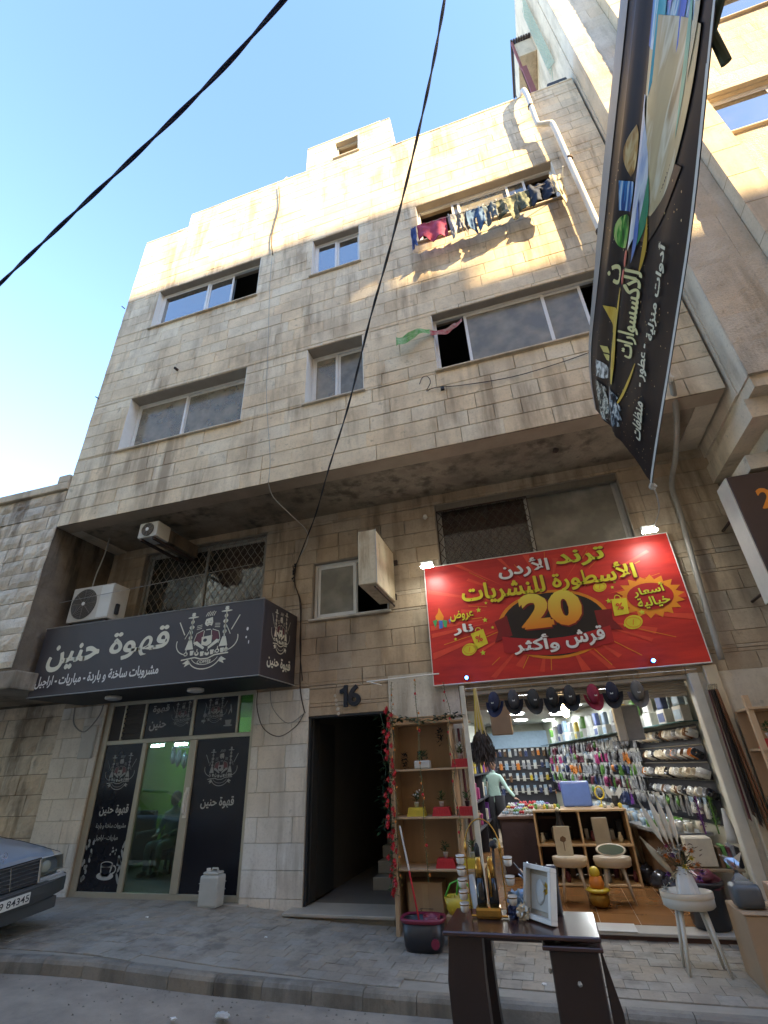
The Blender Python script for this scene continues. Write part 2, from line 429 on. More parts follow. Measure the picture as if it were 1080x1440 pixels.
class Face:
    """a flat face in space: origin, u (to the right), v (up), n (outwards)"""
    def __init__(s, o, u, v):
        s.o = Vector(o); s.u = Vector(u).normalized(); s.v = Vector(v).normalized(); s.n = s.u.cross(s.v).normalized()
    def p(s, a, b, d=0.0): return tuple(s.o + s.u*a + s.v*b + s.n*d)
def lettering(s, face, cx, cy, w, h, m, parent, d=0.004, bold=0.02, rot=0.0, extrude=0.0, name='lettering'):
    vs, fs, tw, th = text_mesh(s, bold, 0.0)
    mb = MB(); cr, sr = math.cos(rot), math.sin(rot)
    if w is None: w = h*tw/th
    pts = []
    for x, y, z in vs:
        X, Y = x/tw*w, y/th*h; pts.append(face.p(cx + X*cr - Y*sr, cy + X*sr + Y*cr, d + z*0.0004))
    mb.add(pts, fs)
    if extrude:   # solid letters
        back = [face.p(0,0,0)]
        n = len(pts); mb.add([tuple(Vector(q) - face.n*extrude) for q in pts], [tuple(reversed(f)) for f in fs])
        edges = {}
        for f in fs:
            for a, b in zip(f, f[1:]+f[:1]): edges[(a, b)] = 1
        for (a, b) in list(edges):
            if (b, a) not in edges: mb.f.append((b, a, a+n, b+n))
    return part(name, mb, m, parent)
class Draw:
    """flat printed shapes on a face, each layer a little above the one below"""
    def __init__(s, face, cx, cy, sc, sx=1.0): s.f = face; s.cx = cx; s.cy = cy; s.sc = sc; s.sx = sx; s.mb = MB(); s.d = 0.004
    def P(s, a, b): return s.f.p(s.cx + a*s.sc*s.sx, s.cy + b*s.sc, s.d)
    def poly(s, pts): s.mb.poly([s.P(*p) for p in pts]); return s
    def ell(s, x, y, a, b, n=18, rot=0.0):
        s.poly([(x + a*math.cos(t)*math.cos(rot) - b*math.sin(t)*math.sin(rot), y + a*math.cos(t)*math.sin(rot) + b*math.sin(t)*math.cos(rot)) for t in [2*PI*k/n for k in range(n)]]); return s
    def line(s, pts, w):
        for (x0, y0), (x1, y1) in zip(pts[:-1], pts[1:]):
            l = math.hypot(x1-x0, y1-y0) or 1e-6; nx, ny = -(y1-y0)/l*w/2, (x1-x0)/l*w/2
            s.poly([(x0-nx, y0-ny), (x1-nx, y1-ny), (x1+nx, y1+ny), (x0+nx, y0+ny)])
        return s
    def arc(s, x, y, a, b, t0, t1, w, n=14):
        s.line([(x + a*math.cos(t0+(t1-t0)*k/n), y + b*math.sin(t0+(t1-t0)*k/n)) for k in range(n+1)], w); return s
    def done(s, name, m, parent): return part(name, s.mb, m, parent)

# ------------------------------------------------------------------ terrain and street
def interp(tab, x):
    if x <= tab[0][0]: return tab[0][1]
    for (a, b), (c, d) in zip(tab[:-1], tab[1:]):
        if x <= c: return b + (d-b)*(x-a)/(c-a)
    return tab[-1][1]
def zs(x): return interp([(-5.2, 0), (-3.7, -0.09), (-2, -0.15), (0.5, -0.18)], x)
def yk(x): return interp([(-14, -2.75), (-6, -2.47), (-2.35, -2.19), (0.3, -2.1), (12, -2.0)], x)
PAVER = stone_mat('concrete_paver', (0.34, 0.305, 0.25), (0.2, 0.175, 0.145), 0.85, 0.3, var=0.03, bscale=60)
KERBM = stone_mat('kerb_concrete', (0.26, 0.235, 0.195), (0.1, 0.09, 0.075), 0.9, 0.35, var=0.05)
ASPH = mat('dusty_asphalt', (0.19, 0.165, 0.135), 0.92, col2=(0.38, 0.32, 0.25), nscale=1.6, namt=0.9, bump=0.6, bscale=90)
mb = MB(); mb.box(-300, 300, -300, 300, -0.9, -0.6); struct('ground', mb, mat('bare_ground', (0.25, 0.2, 0.15), 0.95, nscale=0.3))
mb = MB(); xs_ = [-60, -30, -14] + [-14 + 0.5*k for k in range(1, 45)] + [20, 60]
for a, b in zip(xs_[:-1], xs_[1:]):
    ra = 0.018*math.sin(a*3.1); rb = 0.018*math.sin(b*3.1)
    ys = [0.05, 0.02, -0.3, -0.8, -1.5, -2.6, -4.2, -6, -8]
    ya = [yk(a) + 0.1] + [yk(a) - q for q in (0.0, 0.15, 0.6, 1.4, 3, 5, 6.9)]; yb_ = [yk(b) + 0.1] + [yk(b) - q for q in (0.0, 0.15, 0.6, 1.4, 3, 5, 6.9)]
    for i in range(len(ya)-1):
        za = zs(a)-0.135; zb = zs(b)-0.135
        mb.quad((a, ya[i+1], za), (b, yb_[i+1], zb), (b, yb_[i], zb), (a, ya[i], za))
struct('road', mb, ASPH)
side = None
mb = MB()
for a, b in zip(xs_[:-1], xs_[1:]):
    mb.quad((a, yk(a)+0.14, zs(a)-0.012), (b, yk(b)+0.14, zs(b)-0.012), (b, 0.3, zs(b)-0.012), (a, 0.3, zs(a)-0.012))
side = struct('sidewalk', mb, mat('paver_bedding', (0.3, 0.27, 0.22), 0.95, nscale=8))
pv = []
pc = 0.2
j = 0; y = -0.02
while y > -2.9:
    x = -14 + (0.1 if j % 2 else 0)
    while x < 8:
        if y - pc > yk(x) + 0.15: pv.append((x, y-pc))
        x += pc
    y -= pc; j += 1
pm = {}
rnd = random.Random(5)
def paver_geo(sd):
    r = random.Random(sd); t = r.uniform(-0.003, 0.003); c = 0.003; g = 0.0015; w = pc
    return MB().add([(g,g,-0.03),(w-g,g,-0.03),(w-g,w-g,-0.03),(g,w-g,-0.03),(g,g,-c),(w-g,g,-c),(w-g,w-g,-c+t),(g,w-g,-c+t),
                     (g+c,g+c,0),(w-g-c,g+c,0),(w-g-c,w-g-c,t),(g+c,w-g-c,t)],
                    [(0,1,5,4),(1,2,6,5),(2,3,7,6),(3,0,4,7),(4,5,9,8),(5,6,10,9),(6,7,11,10),(7,4,8,11),(8,9,10,11)])
pms = [paver_geo(k).mesh('paver', PAVER) for k in range(5)]
key = lambda p: (p[0]+1.0)**2*0.55 + (p[1]+3.0)**2
pv.sort(key=key); rest = MB(); np_ = 0
for (x, y) in pv:
    sl = math.atan2(zs(x+0.2)-zs(x), 0.2)
    if np_ < 300 and x > -8:
        o = link('paver', rnd.choice(pms), side, (x, y, zs(x)+rnd.uniform(-0.003, 0.003)), (0, -sl, 0)); np_ += 1
    else:
        g = paver_geo(rnd.randrange(5)); dz = rnd.uniform(-0.003, 0.003)
        rest.add([(a+x, b+y, c+zs(x+a)+dz) for a, b, c in g.v], g.f)
part('paver_rows', rest, PAVER, side, kind='stuff')
kerb = bpy.data.objects.new('kerb', None); COL.objects.link(kerb); kerb['kind'] = 'structure'; ORG['kerb'] = Vector((0,0,0))
x = -14.0
while x < 9:
    l = rnd.choice([0.5, 0.5, 0.75]); g = MB(); a, b = x+0.003, x+l-0.003; dz = rnd.uniform(-0.006, 0.004)
    vs = []
    for q in (a, b):
        for yy, zz in [(0.13, -0.25), (0.13, -0.004), (0.05, 0.002), (0.018, -0.012), (0.0, -0.04), (-0.012, -0.25)]: vs.append((q, yk(q)+yy, zs(q)+zz+dz))
    g.add(vs, [(k, k+1, k+7, k+6) for k in range(5)] + [(5, 4, 3, 2, 1, 0), (6, 7, 8, 9, 10, 11)])
    part('kerb_stone', g, KERBM, kerb); x += l

# ------------------------------------------------------------------ the four storey building
BLD = thing('apartment_building', 'four storey limestone building with overhanging upper floors, house number 16 and two shops below', 'building', (-2.7, 0, 0))
WIN = {'3L': (-7.55, -4.61, 11.34, 12.72), '3M': (-3.24, -2.08, 11.38, 12.68), '3R': (-0.74, 2.18, 11.36, 12.68),
       '2L': (-7.52, -4.6, 7.67, 9.1), '2M': (-3.24, -2.06, 7.68, 9.11), '2R': (-0.7, 2.25, 7.7, 9.12), 'T': (-2.72, -2.05, 15.98, 16.78)}
holes = list(WIN.values())
XL, XR, YU = -8.55, 3.22, -1.53
TOPS = [(XL, -7.15, 15.22), (-7.15, -3.55, 15.85), (-3.55, -1.14, 17.0), (-1.14, XR, 15.55)]
mb = MB()
for a, b, t in TOPS: holed(mb, a, b, 6.1, t-0.002, YU+0.03, YU+0.33, [h for h in holes if a-0.01 <= h[0] and h[1] <= b+0.01] + [(max(a, h[0]), min(b, h[1]), h[2], h[3]) for h in holes if h[0] < a < h[1] or h[0] < b < h[1]])
part('upper_wall', mb, MORTAR, BLD)
mb = MB()
mb.box(XL, XL+0.3, YU+0.331, 10.99, 6.1, 15.2); mb.box(XR-0.3, XR, YU+0.331, 10.99, 6.1, 15.5); mb.box(XL, XR, 11, 11.3, 0, 15.5)
mb.box(XL+0.301, XR-0.301, YU+0.335, 10.99, 14.5, 14.8); mb.box(-3.55, -3.3, YU+0.335, 1.5, 14.81, 16.9); mb.box(-1.4, -1.14, YU+0.335, 1.5, 14.81, 16.9)
mb.box(-3.55, -1.14, 1.501, 1.75, 14.81, 16.9); mb.box(-3.53, -1.16, -1.1, 1.49, 16.6, 16.85)
part('side_wall', mb, LIME_SMOOTH, BLD)
mb = MB(); mb.box(XL+0.305, XR-0.305, -1.19, 7.98, 9.6, 9.75); mb.box(XL+0.305, XR-0.305, -1.19, 7.98, 13.2, 13.35)
mb.box(-4.1, -3.9, -1.15, 7.9, 6.4, 14.4); mb.box(-1.6, -1.4, -1.15, 7.9, 6.4, 14.4); mb.box(XL+0.305, XR-0.305, 1.4, 1.5, 6.4, 14.4)
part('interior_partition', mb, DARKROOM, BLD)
# soffit under the overhang, slightly lumpy
mb = MB(); nx, ny = 48, 8
for i in range(nx+1):
    for j in range(ny+1):
        x = XL + (XR-XL)*i/nx; y = YU + 0.005 + (1.56)*j/ny
        e = 0 if j in (0,) else 1
        mb.v.append((x, y, 6.1 + 0.001 + e*0.02*abs(mnoise.noise(Vector((x*1.1, y*2, 0)))) + (0.03*j/ny)))
for i in range(nx):
    for j in range(ny):
        a = i*(ny+1)+j; mb.f.append((a, a+1, a+ny+2, a+ny+1))
part('soffit', mb, PLASTER, BLD)
mb = MB(); mb.box(XL+0.31, XR-0.31, -1.19, 10.9, 6.19, 6.38); part('floor_slab', mb, CONC, BLD)
# masonry of the upper floors
rects = []
for k, (a, b, t) in enumerate(TOPS):
    pass
def top_at(x): 
    for a, b, t in TOPS:
        if a <= x <= b: return t
    return 15.2
cuth = holes + [(XL-1, -7.15, 15.22, 18), (-7.15, -3.55, 15.85, 18), (-1.14, XR+1, 15.55, 18)]
rects = lay_stones(XL, XR, 6.1, 17.0, 0.31, [0.42, 0.5, 0.58, 0.66, 0.74], cuth, seed=4)
put_stones(rects, YU+0.03, 0.03, LIME, BLD, 170, key=lambda r: (r[1]-6)*1.0 + abs(r[0]+0.5)*0.28, jit=0.004)
# parapet cap pieces, worn
for a, b, t in TOPS:
    x = a
    while x < b-0.05:
        w = min(rnd.uniform(0.5, 1.2), b-x); part('coping_stone', MB().cbox(x+0.004, x+w-0.004, YU-0.012, YU+0.36, t+0.001, t+rnd.uniform(0.03, 0.07), 0.012), LIME, BLD); x += w
# broken lumps along the parapet
mb = MB()
for k in range(14): mb.blob((rnd.uniform(-4.6, -3.7), YU+0.1, 15.93), rnd.uniform(0.04, 0.11), 1, 0.6, k)
part('parapet_rubble', mb, CONC, BLD, kind='stuff')

CURT_W = mat('pale_curtain', (0.8, 0.78, 0.7), 0.9, namt=0.4, nscale=4, bump=0.5, bscale=8)
CURT_G = mat('grey_brown_blind', (0.5, 0.44, 0.36), 0.85, namt=0.5, nscale=3)
CURT_T = mat('tan_board', (0.62, 0.46, 0.26), 0.8, namt=0.3, nscale=3)
BLUEGL = mat('blue_grey_blind', (0.2, 0.25, 0.3), 0.7, namt=0.4, nscale=3)
def window(parent, w, y, depth, panes, sill=True, frame=ALU, jamb=WPAINT, fw=0.06, head=None, revealy=None):
    """aluminium sliding window set back in its opening. panes = (x0, x1, glass or None, curtain or None)"""
    x0, x1, z0, z1 = w; yw = y + depth
    f = MB(); f.box(x0+0.002, x1-0.002, yw, yw+0.06, z0+0.004, z0+fw); f.box(x0+0.002, x1-0.002, yw, yw+0.06, z1-fw, z1-0.004)
    f.box(x0+0.002, x0+fw, yw+0.001, yw+0.059, z0+fw+0.001, z1-fw-0.001); f.box(x1-fw, x1-0.002, yw+0.001, yw+0.059, z0+fw+0.001, z1-fw-0.001)
    fr = part('window', f, frame, parent)
    # reveal linings
    t = 0.012; part('reveal', MB().box(x0-0.001, x0+t, y+0.01, yw-0.002, z0+0.005, z1-t-0.001), jamb, fr); part('reveal', MB().box(x1-t, x1+0.001, y+0.01, yw-0.002, z0+0.005, z1-t-0.001), jamb, fr)
    r = MB(); r.box(x0+0.001, x1-0.001, y+0.015, yw-0.002, z1-t, z1+0.001); part('lintel_lining', r, head or CONC, fr)
    if sill:
        s_ = MB(); s_.cbox(x0-0.04, x1+0.04, y-0.05, yw+0.002, z0-0.035, z0+0.003, 0.006); part('sill', s_, LIME_SMOOTH, fr)
    for a, b, g, cu in panes:
        if g:
            yy = yw + (0.012 if panes.index((a, b, g, cu)) % 2 == 0 else 0.034)
            s_ = MB(); q = 0.05
            s_.box(a, a+q, yy, yy+0.02, z0+fw, z1-fw); s_.box(b-q, b, yy, yy+0.02, z0+fw, z1-fw)
            s_.box(a+q, b-q, yy+0.001, yy+0.019, z0+fw, z0+fw+q); s_.box(a+q, b-q, yy+0.001, yy+0.019, z1-fw-q, z1-fw)
            sash = part('sash', s_, frame, fr)
            p_ = MB(); p_.box(a+q, b-q, yy+0.008, yy+0.012, z0+fw+q, z1-fw-q); part('pane', p_, g, fr)
        if cu:
            cm, top, kind = cu; c = MB(); n = 16; yy = yw+0.12
            for k in range(n):
                u0, u1 = a+(b-a)*k/n, a+(b-a)*(k+1)/n
                wob = (lambda u: 0.015*math.sin(u*26) if kind != 'flat' else 0)
                r_ = random.Random(int(u0*999)); r2_ = random.Random(int(u1*999)) 
                ta = z1-top-(r_.uniform(0, 0.28) if kind == 'torn' else 0); tb = z1-top-(r2_.uniform(0, 0.28) if kind == 'torn' else 0)
                c.quad((u0, yy+wob(u0), z0+fw), (u1, yy+wob(u1), z0+fw), (u1, yy+wob(u1), tb), (u0, yy+wob(u0), ta))
            part('curtain', c, cm, fr)
    return fr
w = WIN['3L']; window(BLD, w, YU, 0.16, [(w[0]+.05, -6.15, GLASS_SKY, (BLUEGL, .1, 'flat')), (-6.15, -5.45, GLASS_SKY, (BLUEGL, .1, 'flat'))])
w = WIN['3M']; window(BLD, w, YU, 0.14, [(w[0]+.05, -2.68, GLASS_SKY, (BLUEGL, .05, 'flat')), (-2.68, w[1]-.05, GLASS_SKY, (BLUEGL, .05, 'flat'))])
w = WIN['3R']; window(BLD, w, YU, 0.16, [(0.02, 0.2, GLASS, None), (0.16, 1.55, GLASS_D2, (CURT_T, .1, 'flat')), (1.2, 1.6, GLASS, None)])

w = WIN['2L']; window(BLD, w, YU, 0.26, [(w[0]+.05, -6.2, GLASS_D2, (CURT_G, .02, 'flat')), (-6.22, w[1]-.05, GLASS_D2, (CURT_W, .12, 'torn'))])
w = WIN['2M']; window(BLD, w, YU, 0.26, [(w[0]+.05, -2.68, GLASS_D2, (CURT_W, .02, 'wave')), (-2.68, w[1]-.05, GLASS_D, (CURT_W, .18, 'torn'))])
w = WIN['2R']; window(BLD, w, YU, 0.16, [(-0.12, 1.32, GLASS_D, (CURT_G, .03, 'flat')), (1.28, 1.95, GLASS_D, (CURT_G, .03, 'flat'))])
w = WIN['T']; window(BLD, w, YU, 0.12, [], frame=ALU_D)
mb = MB(); mb.box(w[0]+0.05, w[1]-0.05, YU+0.3, YU+0.32, w[2]+0.02, w[3]-0.02); part('board', mb, CURT_T, BLD)

# ---- ground storey and mezzanine, wall face at y = 0
LH = {'cafe': (-7.87, -4.68, -0.3, 2.95), 'door': (-3.66, -2.27, -0.3, 2.43), 'shop': (-1.15, 2.06, -0.3, 2.62),
      'mL': (-7.7, -4.71, 4.35, 5.98), 'mM': (-3.67, -2.2, 4.04, 5.13), 'mR': (-1.25, 1.92, 4.3, 5.93)}
lh = list(LH.values())
mb = MB(); holed(mb, -8.9, 3.3, -0.4, 6.16, 0.03, 0.3, lh); part('lower_wall', mb, MORTAR, BLD)
white = [(-8.9, -7.87, -0.3, 2.9), (-4.68, -3.66, -0.3, 2.88), (-2.27, -1.15, -0.3, 2.95), (2.06, 3.3, -0.3, 2.62)]
rects = lay_stones(-8.9, 3.3, 0.0, 6.16, 0.285, [0.4, 0.46, 0.52, 0.6], lh + white, seed=9)
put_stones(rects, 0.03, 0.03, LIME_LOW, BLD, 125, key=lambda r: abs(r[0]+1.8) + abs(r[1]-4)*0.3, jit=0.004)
for (a, b, c, d) in white[:2]:
    r2 = lay_stones(a, b, -0.28, d, 0.33, [0.5, 0.55, 0.6], [], seed=int(a*10) % 97, gap=0.005)
    put_stones(r2, 0.028, 0.03, LIME_WHITE, BLD, 0, key=lambda r: 0, name='whitewashed_stone', jit=0.002)
WPL = stone_mat('patched_white_plaster', (0.62, 0.58, 0.5), (0.34, 0.28, 0.21), 0.7, 0.3, var=0.02)
part('plaster_patch', MB().box(-2.27, -1.15, -0.02, 0.029, -0.3, 2.95), WPL, BLD); part('plaster_patch', MB().box(2.06, 3.3, -0.02, 0.029, -0.3, 2.62), WPL, BLD)
# interior shells behind the openings
def room(name, x0, x1, y0, y1, z0, z1, m, parent, floor=None):
    mb = MB(); mb.quad((x0,y0,z0),(x0,y1,z0),(x0,y1,z1),(x0,y0,z1)); mb.quad((x1,y1,z0),(x1,y0,z0),(x1,y0,z1),(x1,y1,z1))
    mb.quad((x0,y1,z0),(x1,y1,z0),(x1,y1,z1),(x0,y1,z1)); mb.quad((x0,y0,z1),(x0,y1,z1),(x1,y1,z1),(x1,y0,z1))
    mb.quad((x0,y0,z0),(x1,y0,z0),(x1,y1,z0),(x0,y1,z0))
    return part(name, mb, m, parent)
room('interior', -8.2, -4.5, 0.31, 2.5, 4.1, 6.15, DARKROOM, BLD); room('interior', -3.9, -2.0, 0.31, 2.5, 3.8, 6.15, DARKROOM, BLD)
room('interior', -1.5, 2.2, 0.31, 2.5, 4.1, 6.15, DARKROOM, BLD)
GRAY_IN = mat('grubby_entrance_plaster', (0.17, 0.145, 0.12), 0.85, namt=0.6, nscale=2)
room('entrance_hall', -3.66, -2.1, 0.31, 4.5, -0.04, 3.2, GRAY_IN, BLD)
mb = MB()
for k in range(9): mb.cbox(-2.98, -2.12, 1.1+0.28*k, 4.4, -0.04+0.17*k+0.001, -0.04+0.17*(k+1), 0.008)
part('staircase', mb, mat('stair_stone', (0.3, 0.27, 0.22), 0.6, namt=0.5), BLD)
mb = MB(); mb.box(-3.62, -3.6, 0.32, 1.0, 0, 2.35); mb.box(-3.64, -3.6, 0.1, 0.3, 0.0, 2.4); part('door_leaf', mb, mat('dark_door_steel', (0.05, 0.045, 0.04), 0.5), BLD)
mb = MB(); mb.cbox(-3.82, -2.22, -0.3, 0.3, -0.075, -0.035, 0.008); part('marble_step', mb, mat('worn_marble', (0.42, 0.38, 0.32), 0.5, namt=0.6, nscale=3), BLD)
mb = MB(); mb.box(-3.78, -2.25, -0.24, 0.3, -0.4, -0.077); part('step_base', mb, CONC, BLD)
mb = MB(); mb.box(-3.66, -2.27, 0.0, 0.3, 2.40, 2.428); mb.box(-3.655, -3.62, 0.02, 0.3, -0.03, 2.399); part('door_frame', mb, BLACK, BLD)
# mezzanine windows with diamond grilles
def grille(parent, x0, x1, z0, z1, y, pitch=0.16, m=IRON):
    mb = MB()
    n = int((x1-x0)/pitch); p = (x1-x0)/n; nz_ = 14
    for k in range(n+1):
        xc = x0 + k*p
        for s in (-1, 1):
            pts = []
            for j in range(nz_*2+1):
                z = z0 + (z1-z0)*j/(nz_*2); ph = (j % 4)
                dx = [0, 0.3, 0.5, 0.3][ph]*p*s
                pts.append((min(max(xc+dx, x0), x1), y, z))
            mb.tube(pts, 0.0065, 4, cap=False)
    for z in (z0, z1): mb.box(x0, x1, y-0.01, y+0.01, z-0.01, z+0.01)
    return part('grille', mb, m, parent)
MARB = mat('dark_maroon_shutter', (0.07, 0.02, 0.016), 0.6); GLASS_C = glass_mat('plain_glass', (0.85, 0.85, 0.83), 0.0, 0.04, 0.08)
a = window(BLD, LH['mL'], 0.0, 0.12, [(-7.6, -6.15, GLASS_C, (CURT_W, .1, 'wave')), (-6.2, -4.8, GLASS_C, (MARB, .0, 'wave'))], frame=ALU_D, jamb=CONC, sill=False)
grille(BLD, -7.68, -4.73, 4.37, 5.96, 0.0, m=mat('painted_iron', (0.26, 0.22, 0.17), 0.6))
b = window(BLD, LH['mR'], 0.0, 0.12, [(-1.2, 0.4, GLASS_C, (MARB, .0, 'wave')), (0.36, 1.87, GLASS_D, (CURT_G, .2, 'flat'))], frame=ALU_D, jamb=CONC, sill=False)
grille(BLD, -1.22, 0.4, 4.32, 5.78, 0.02)
mb = MB(); mb.box(-1.22, 1.9, -0.005, 0.1, 5.79, 5.9)
for k in range(40): mb.tube([(-1.2+0.078*k, -0.02, 5.8), (-1.16+0.078*k, -0.02, 5.89)], 0.005, 4)
part('shutter_box', mb, mat('ventilated_steel', (0.2, 0.17, 0.13), 0.6), BLD)
window(BLD, LH['mM'], 0.0, 0.1, [(-3.6, -2.85, GLASS_D, (CURT_G, .0, 'flat'))], frame=ALU, jamb=CONC, sill=True)
mb = MB(); mb.tube([(-2.83, 0.1, 4.1), (-2.83, 0.1, 5.07)], 0.022, 4); part('sash', mb, ALU, BLD)

# ------------------------------------------------------------------ neighbours
# left: rough faced stone building
LB = thing('stone_building', 'low rough faced stone building at the left edge, sooty side wall beside the coffee sign', 'building', (-12, 0, 0))
mb = MB(); mb.box(-45, -8.62, -1.46, 6, 3.36, 7.1); mb.box(-45, -8.92, 0.06, 0.3, -0.4, 3.36); part('wall', mb, PLASTER_DARK, LB)
r = lay_stones(-15, -8.6, 3.42, 6.98, 0.3, [0.35, 0.45, 0.55, 0.65], [], seed=12, gap=0.012)
put_stones(r, -1.46, 0.03, LIME_ROUGH, LB, 90, key=lambda q: -q[0], rough=0.03, jit=0.01, edge=0.9)
r = lay_stones(-15, -8.92, -0.2, 3.0, 0.33, [0.4, 0.5, 0.6], [], seed=13, gap=0.014)
put_stones(r, 0.06, 0.03, LIME_ROUGH, LB, 60, key=lambda q: -q[0], rough=0.03, jit=0.01, edge=0.9)
mb = MB(); mb.cbox(-20, -8.58, -1.56, 0.3, 6.99, 7.16, 0.02); mb.cbox(-8.9, -8.6, -1.55, -1.2, 7.17, 7.35, 0.02); part('coping', mb, LIME_SMOOTH, LB)
mb = MB(); mb.cbox(-20, -8.3, -1.62, 0.05, 3.04, 3.34, 0.03); part('ledge', mb, PLASTER, LB)
# side wall lumps (sooty plaster reveal)
mb = MB(); n1, n2 = 12, 24
for i in range(n1+1):
    for j in range(n2+1):
        y = -1.5 + 1.52*i/n1; z = 3.36 + (7.0-3.36)*j/n2
        mb.v.append((-8.585 + 0.035*mnoise.noise(Vector((y*3, z*3, 4))), y, z))
for i in range(n1):
    for j in range(n2):
        q = i*(n2+1)+j; mb.f.append((q, q+n2+1, q+n2+2, q+1))
part('side_plaster', mb, PLASTER_DARK, LB)

# right: taller building with tooled stone bay
RB = thing('corner_building', 'tall tooled stone building rising beside the right edge of number 16', 'building', (6, 0, 0))
YR = -2.0
RW = [(4.7, 7.6, 10.9, 12.1), (4.7, 7.6, 14.6, 15.8)]
mb = MB(); holed(mb, 3.28, 30, 5.9, 27, YR+0.04, YR+0.4, RW); mb.box(3.262, 3.6, YR+0.401, 9, 5.9, 24.2); mb.box(3.6, 30, 6, 9, 0, 24.2); mb.box(3.605, 12, YR+0.41, 5.99, 23.9, 24.2)
mb.box(11.7, 12, YR+0.41, 5.99, 0, 23.8)
part('wall', mb, LIME_SMOOTH, RB)
r = lay_stones(3.27, 4.18, 5.9, 27, 0.52, [0.95, 1.2], [], seed=31, gap=0.004)
put_stones(r, YR+0.04, 0.04, LIME_TOOLED, RB, 60, key=lambda q: q[1], rough=0.008, jit=0.001, edge=1.0, name='tooled_block')
r = lay_stones(4.62, 12, 5.9, 27, 0.36, [0.5, 0.62], RW, seed=32, gap=0.004)
put_stones(r, YR+0.04, 0.03, LIME_TOOLED, RB, 60, key=lambda q: q[0]+q[1]*0.5, rough=0.003, jit=0.001, edge=1.0)
r = lay_stones(0, 0.6, 5.9, 24.1, 0.52, [0.6], [], seed=33)
mb = MB(); mb.box(4.19, 4.61, YR-0.22, YR+0.039, 5.9, 27.3); part('pilaster', mb, LIME_SMOOTH, RB)
mb = MB()
for k in range(30): mb.box(4.186, 4.614, YR-0.224, YR+0.03, 6.0+0.7*k, 6.006+0.7*k)
part('pilaster_joint', mb, MORTAR, RB)
for w in RW:
    window(RB, w, YR, 0.08, [(w[0]+.05, 5.75, GLASS_SKY, (mat('green_grey_blind', (0.3, 0.4, 0.34), 0.8, namt=0.6), 0, 'flat')), (5.75, w[1]-.05, GLASS_SKY, (BLUEGL, 0, 'flat'))], jamb=LIME_SMOOTH, head=LIME_SMOOTH)
    mb = MB(); mb.cbox(w[0]-0.15, w[1]+0.15, YR-0.06, YR+0.02, w[3]+0.02, w[3]+0.12, 0.01); part('window_hood', mb, LIME_SMOOTH, RB)
# stepped corbels under the bay
mb = MB()
mb.box(3.3, 12, YR+0.05, 0.4, 5.72, 5.899); mb.box(3.24, 12, -1.72, 0.39, 5.42, 5.719); mb.box(3.5, 12, -1.4, 0.38, 5.2, 5.419); mb.box(3.25, 12, -1.15, 0.37, 4.98, 5.199)
part('corbel', mb, LIME_SMOOTH, RB)
mb = MB(); mb.box(3.31, 30, 0.03, 0.36, -0.4, 4.979); part('lower_wall', mb, PLASTER_DARK, RB)
r = lay_stones(3.32, 12, -0.2, 4.95, 0.3, [0.45, 0.55], [(4.0, 12, -1, 3.0)], seed=35)
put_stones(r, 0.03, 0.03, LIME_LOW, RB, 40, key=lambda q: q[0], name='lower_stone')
# roof-side projections: boxed balcony with its green mesh screen and the maroon pipe
mb = MB(); mb.cbox(2.72, 3.26, -0.5, 0.9, 20.2, 20.32, 0.02); mb.box(2.74, 2.8, -0.45, 0.85, 20.321, 21.2); mb.box(2.801, 3.26, -0.46, -0.4, 20.321, 21.2)
part('balcony', mb, LIME_SMOOTH, RB)
mb = MB()
for k in range(8): mb.cbox(2.66+0.075*k, 2.72+0.075*k, -0.56, 0.95, 21.21, 21.32, 0.01)
part('roof_tile', mb, mat('dark_roof_tile', (0.07, 0.05, 0.045), 0.8), RB)
mb = MB(); mb.box(2.66, 2.72, -0.54, -0.48, 16.5, 21.19); mb.box(2.66, 2.8, -0.6, -0.48, 15.4, 19.3); part('drain_pipe', mb, mat('maroon_paint', (0.2, 0.05, 0.04), 0.6), RB)
mb = MB()
for k in range(16):
    z = 17.6+0.28*k; mb.tube([(3.2, -1.2, z), (3.2, -0.75, z+0.45)], 0.01, 4); mb.tube([(3.2, -0.75, z), (3.2, -1.2, z+0.45)], 0.01, 4)
for k in range(9): mb.tube([(3.19, -1.2+0.056*k, 17.4+0.1*k), (3.19, -1.2+0.056*k, 22)], 0.009, 4)
part('lattice_screen', mb, mat('pale_green_paint', (0.42, 0.5, 0.4), 0.6), RB)

# across the street (behind the camera): row with roofline shaped to shade lower floors
def block(name, label, x0, x1, y0, y1, z1, m, extra=None, rows=5):
    t = thing(name, label, 'building', ((x0+x1)/2, y0, 0))
    hs = []
    nb = max(1, int((x1-x0)/3.2)); p = (x1-x0)/nb
    for k in range(nb):
        for r_ in range(rows):
            zz = 4.6 + 3.3*r_
            if zz+1.5 < z1-0.6: hs.append((x0+p*k+p*0.28, x0+p*k+p*0.72, zz, zz+1.45))
    mb = MB(); holed(mb, x0, x1, -0.6, z1, -0.25, 0, hs)
    mb.v = [(x, y1+ (0.25+y)*1.0 - 0.25 + 0.0, z) for x, y, z in mb.v]
    mb.box(x0, x0+0.25, y0, y1-0.252, -0.6, z1); mb.box(x1-0.25, x1, y0, y1-0.252, -0.6, z1); mb.box(x0+0.251, x1-0.251, y0, y0+0.25, -0.6, z1); mb.box(x0+0.252, x1-0.252, y0+0.251, y1-0.253, z1-0.7, z1-0.4)
    part('wall', mb, m, t)
    for h in hs:
        g = MB(); g.box(h[0]+0.01, h[1]-0.01, y1-0.2, y1-0.17, h[2]+0.01, h[3]-0.01); part('window', g, mat('far_window_glass', (0.05, 0.06, 0.07), 0.1), t)
    if extra: part('rooftop', extra, m, t)
    return t
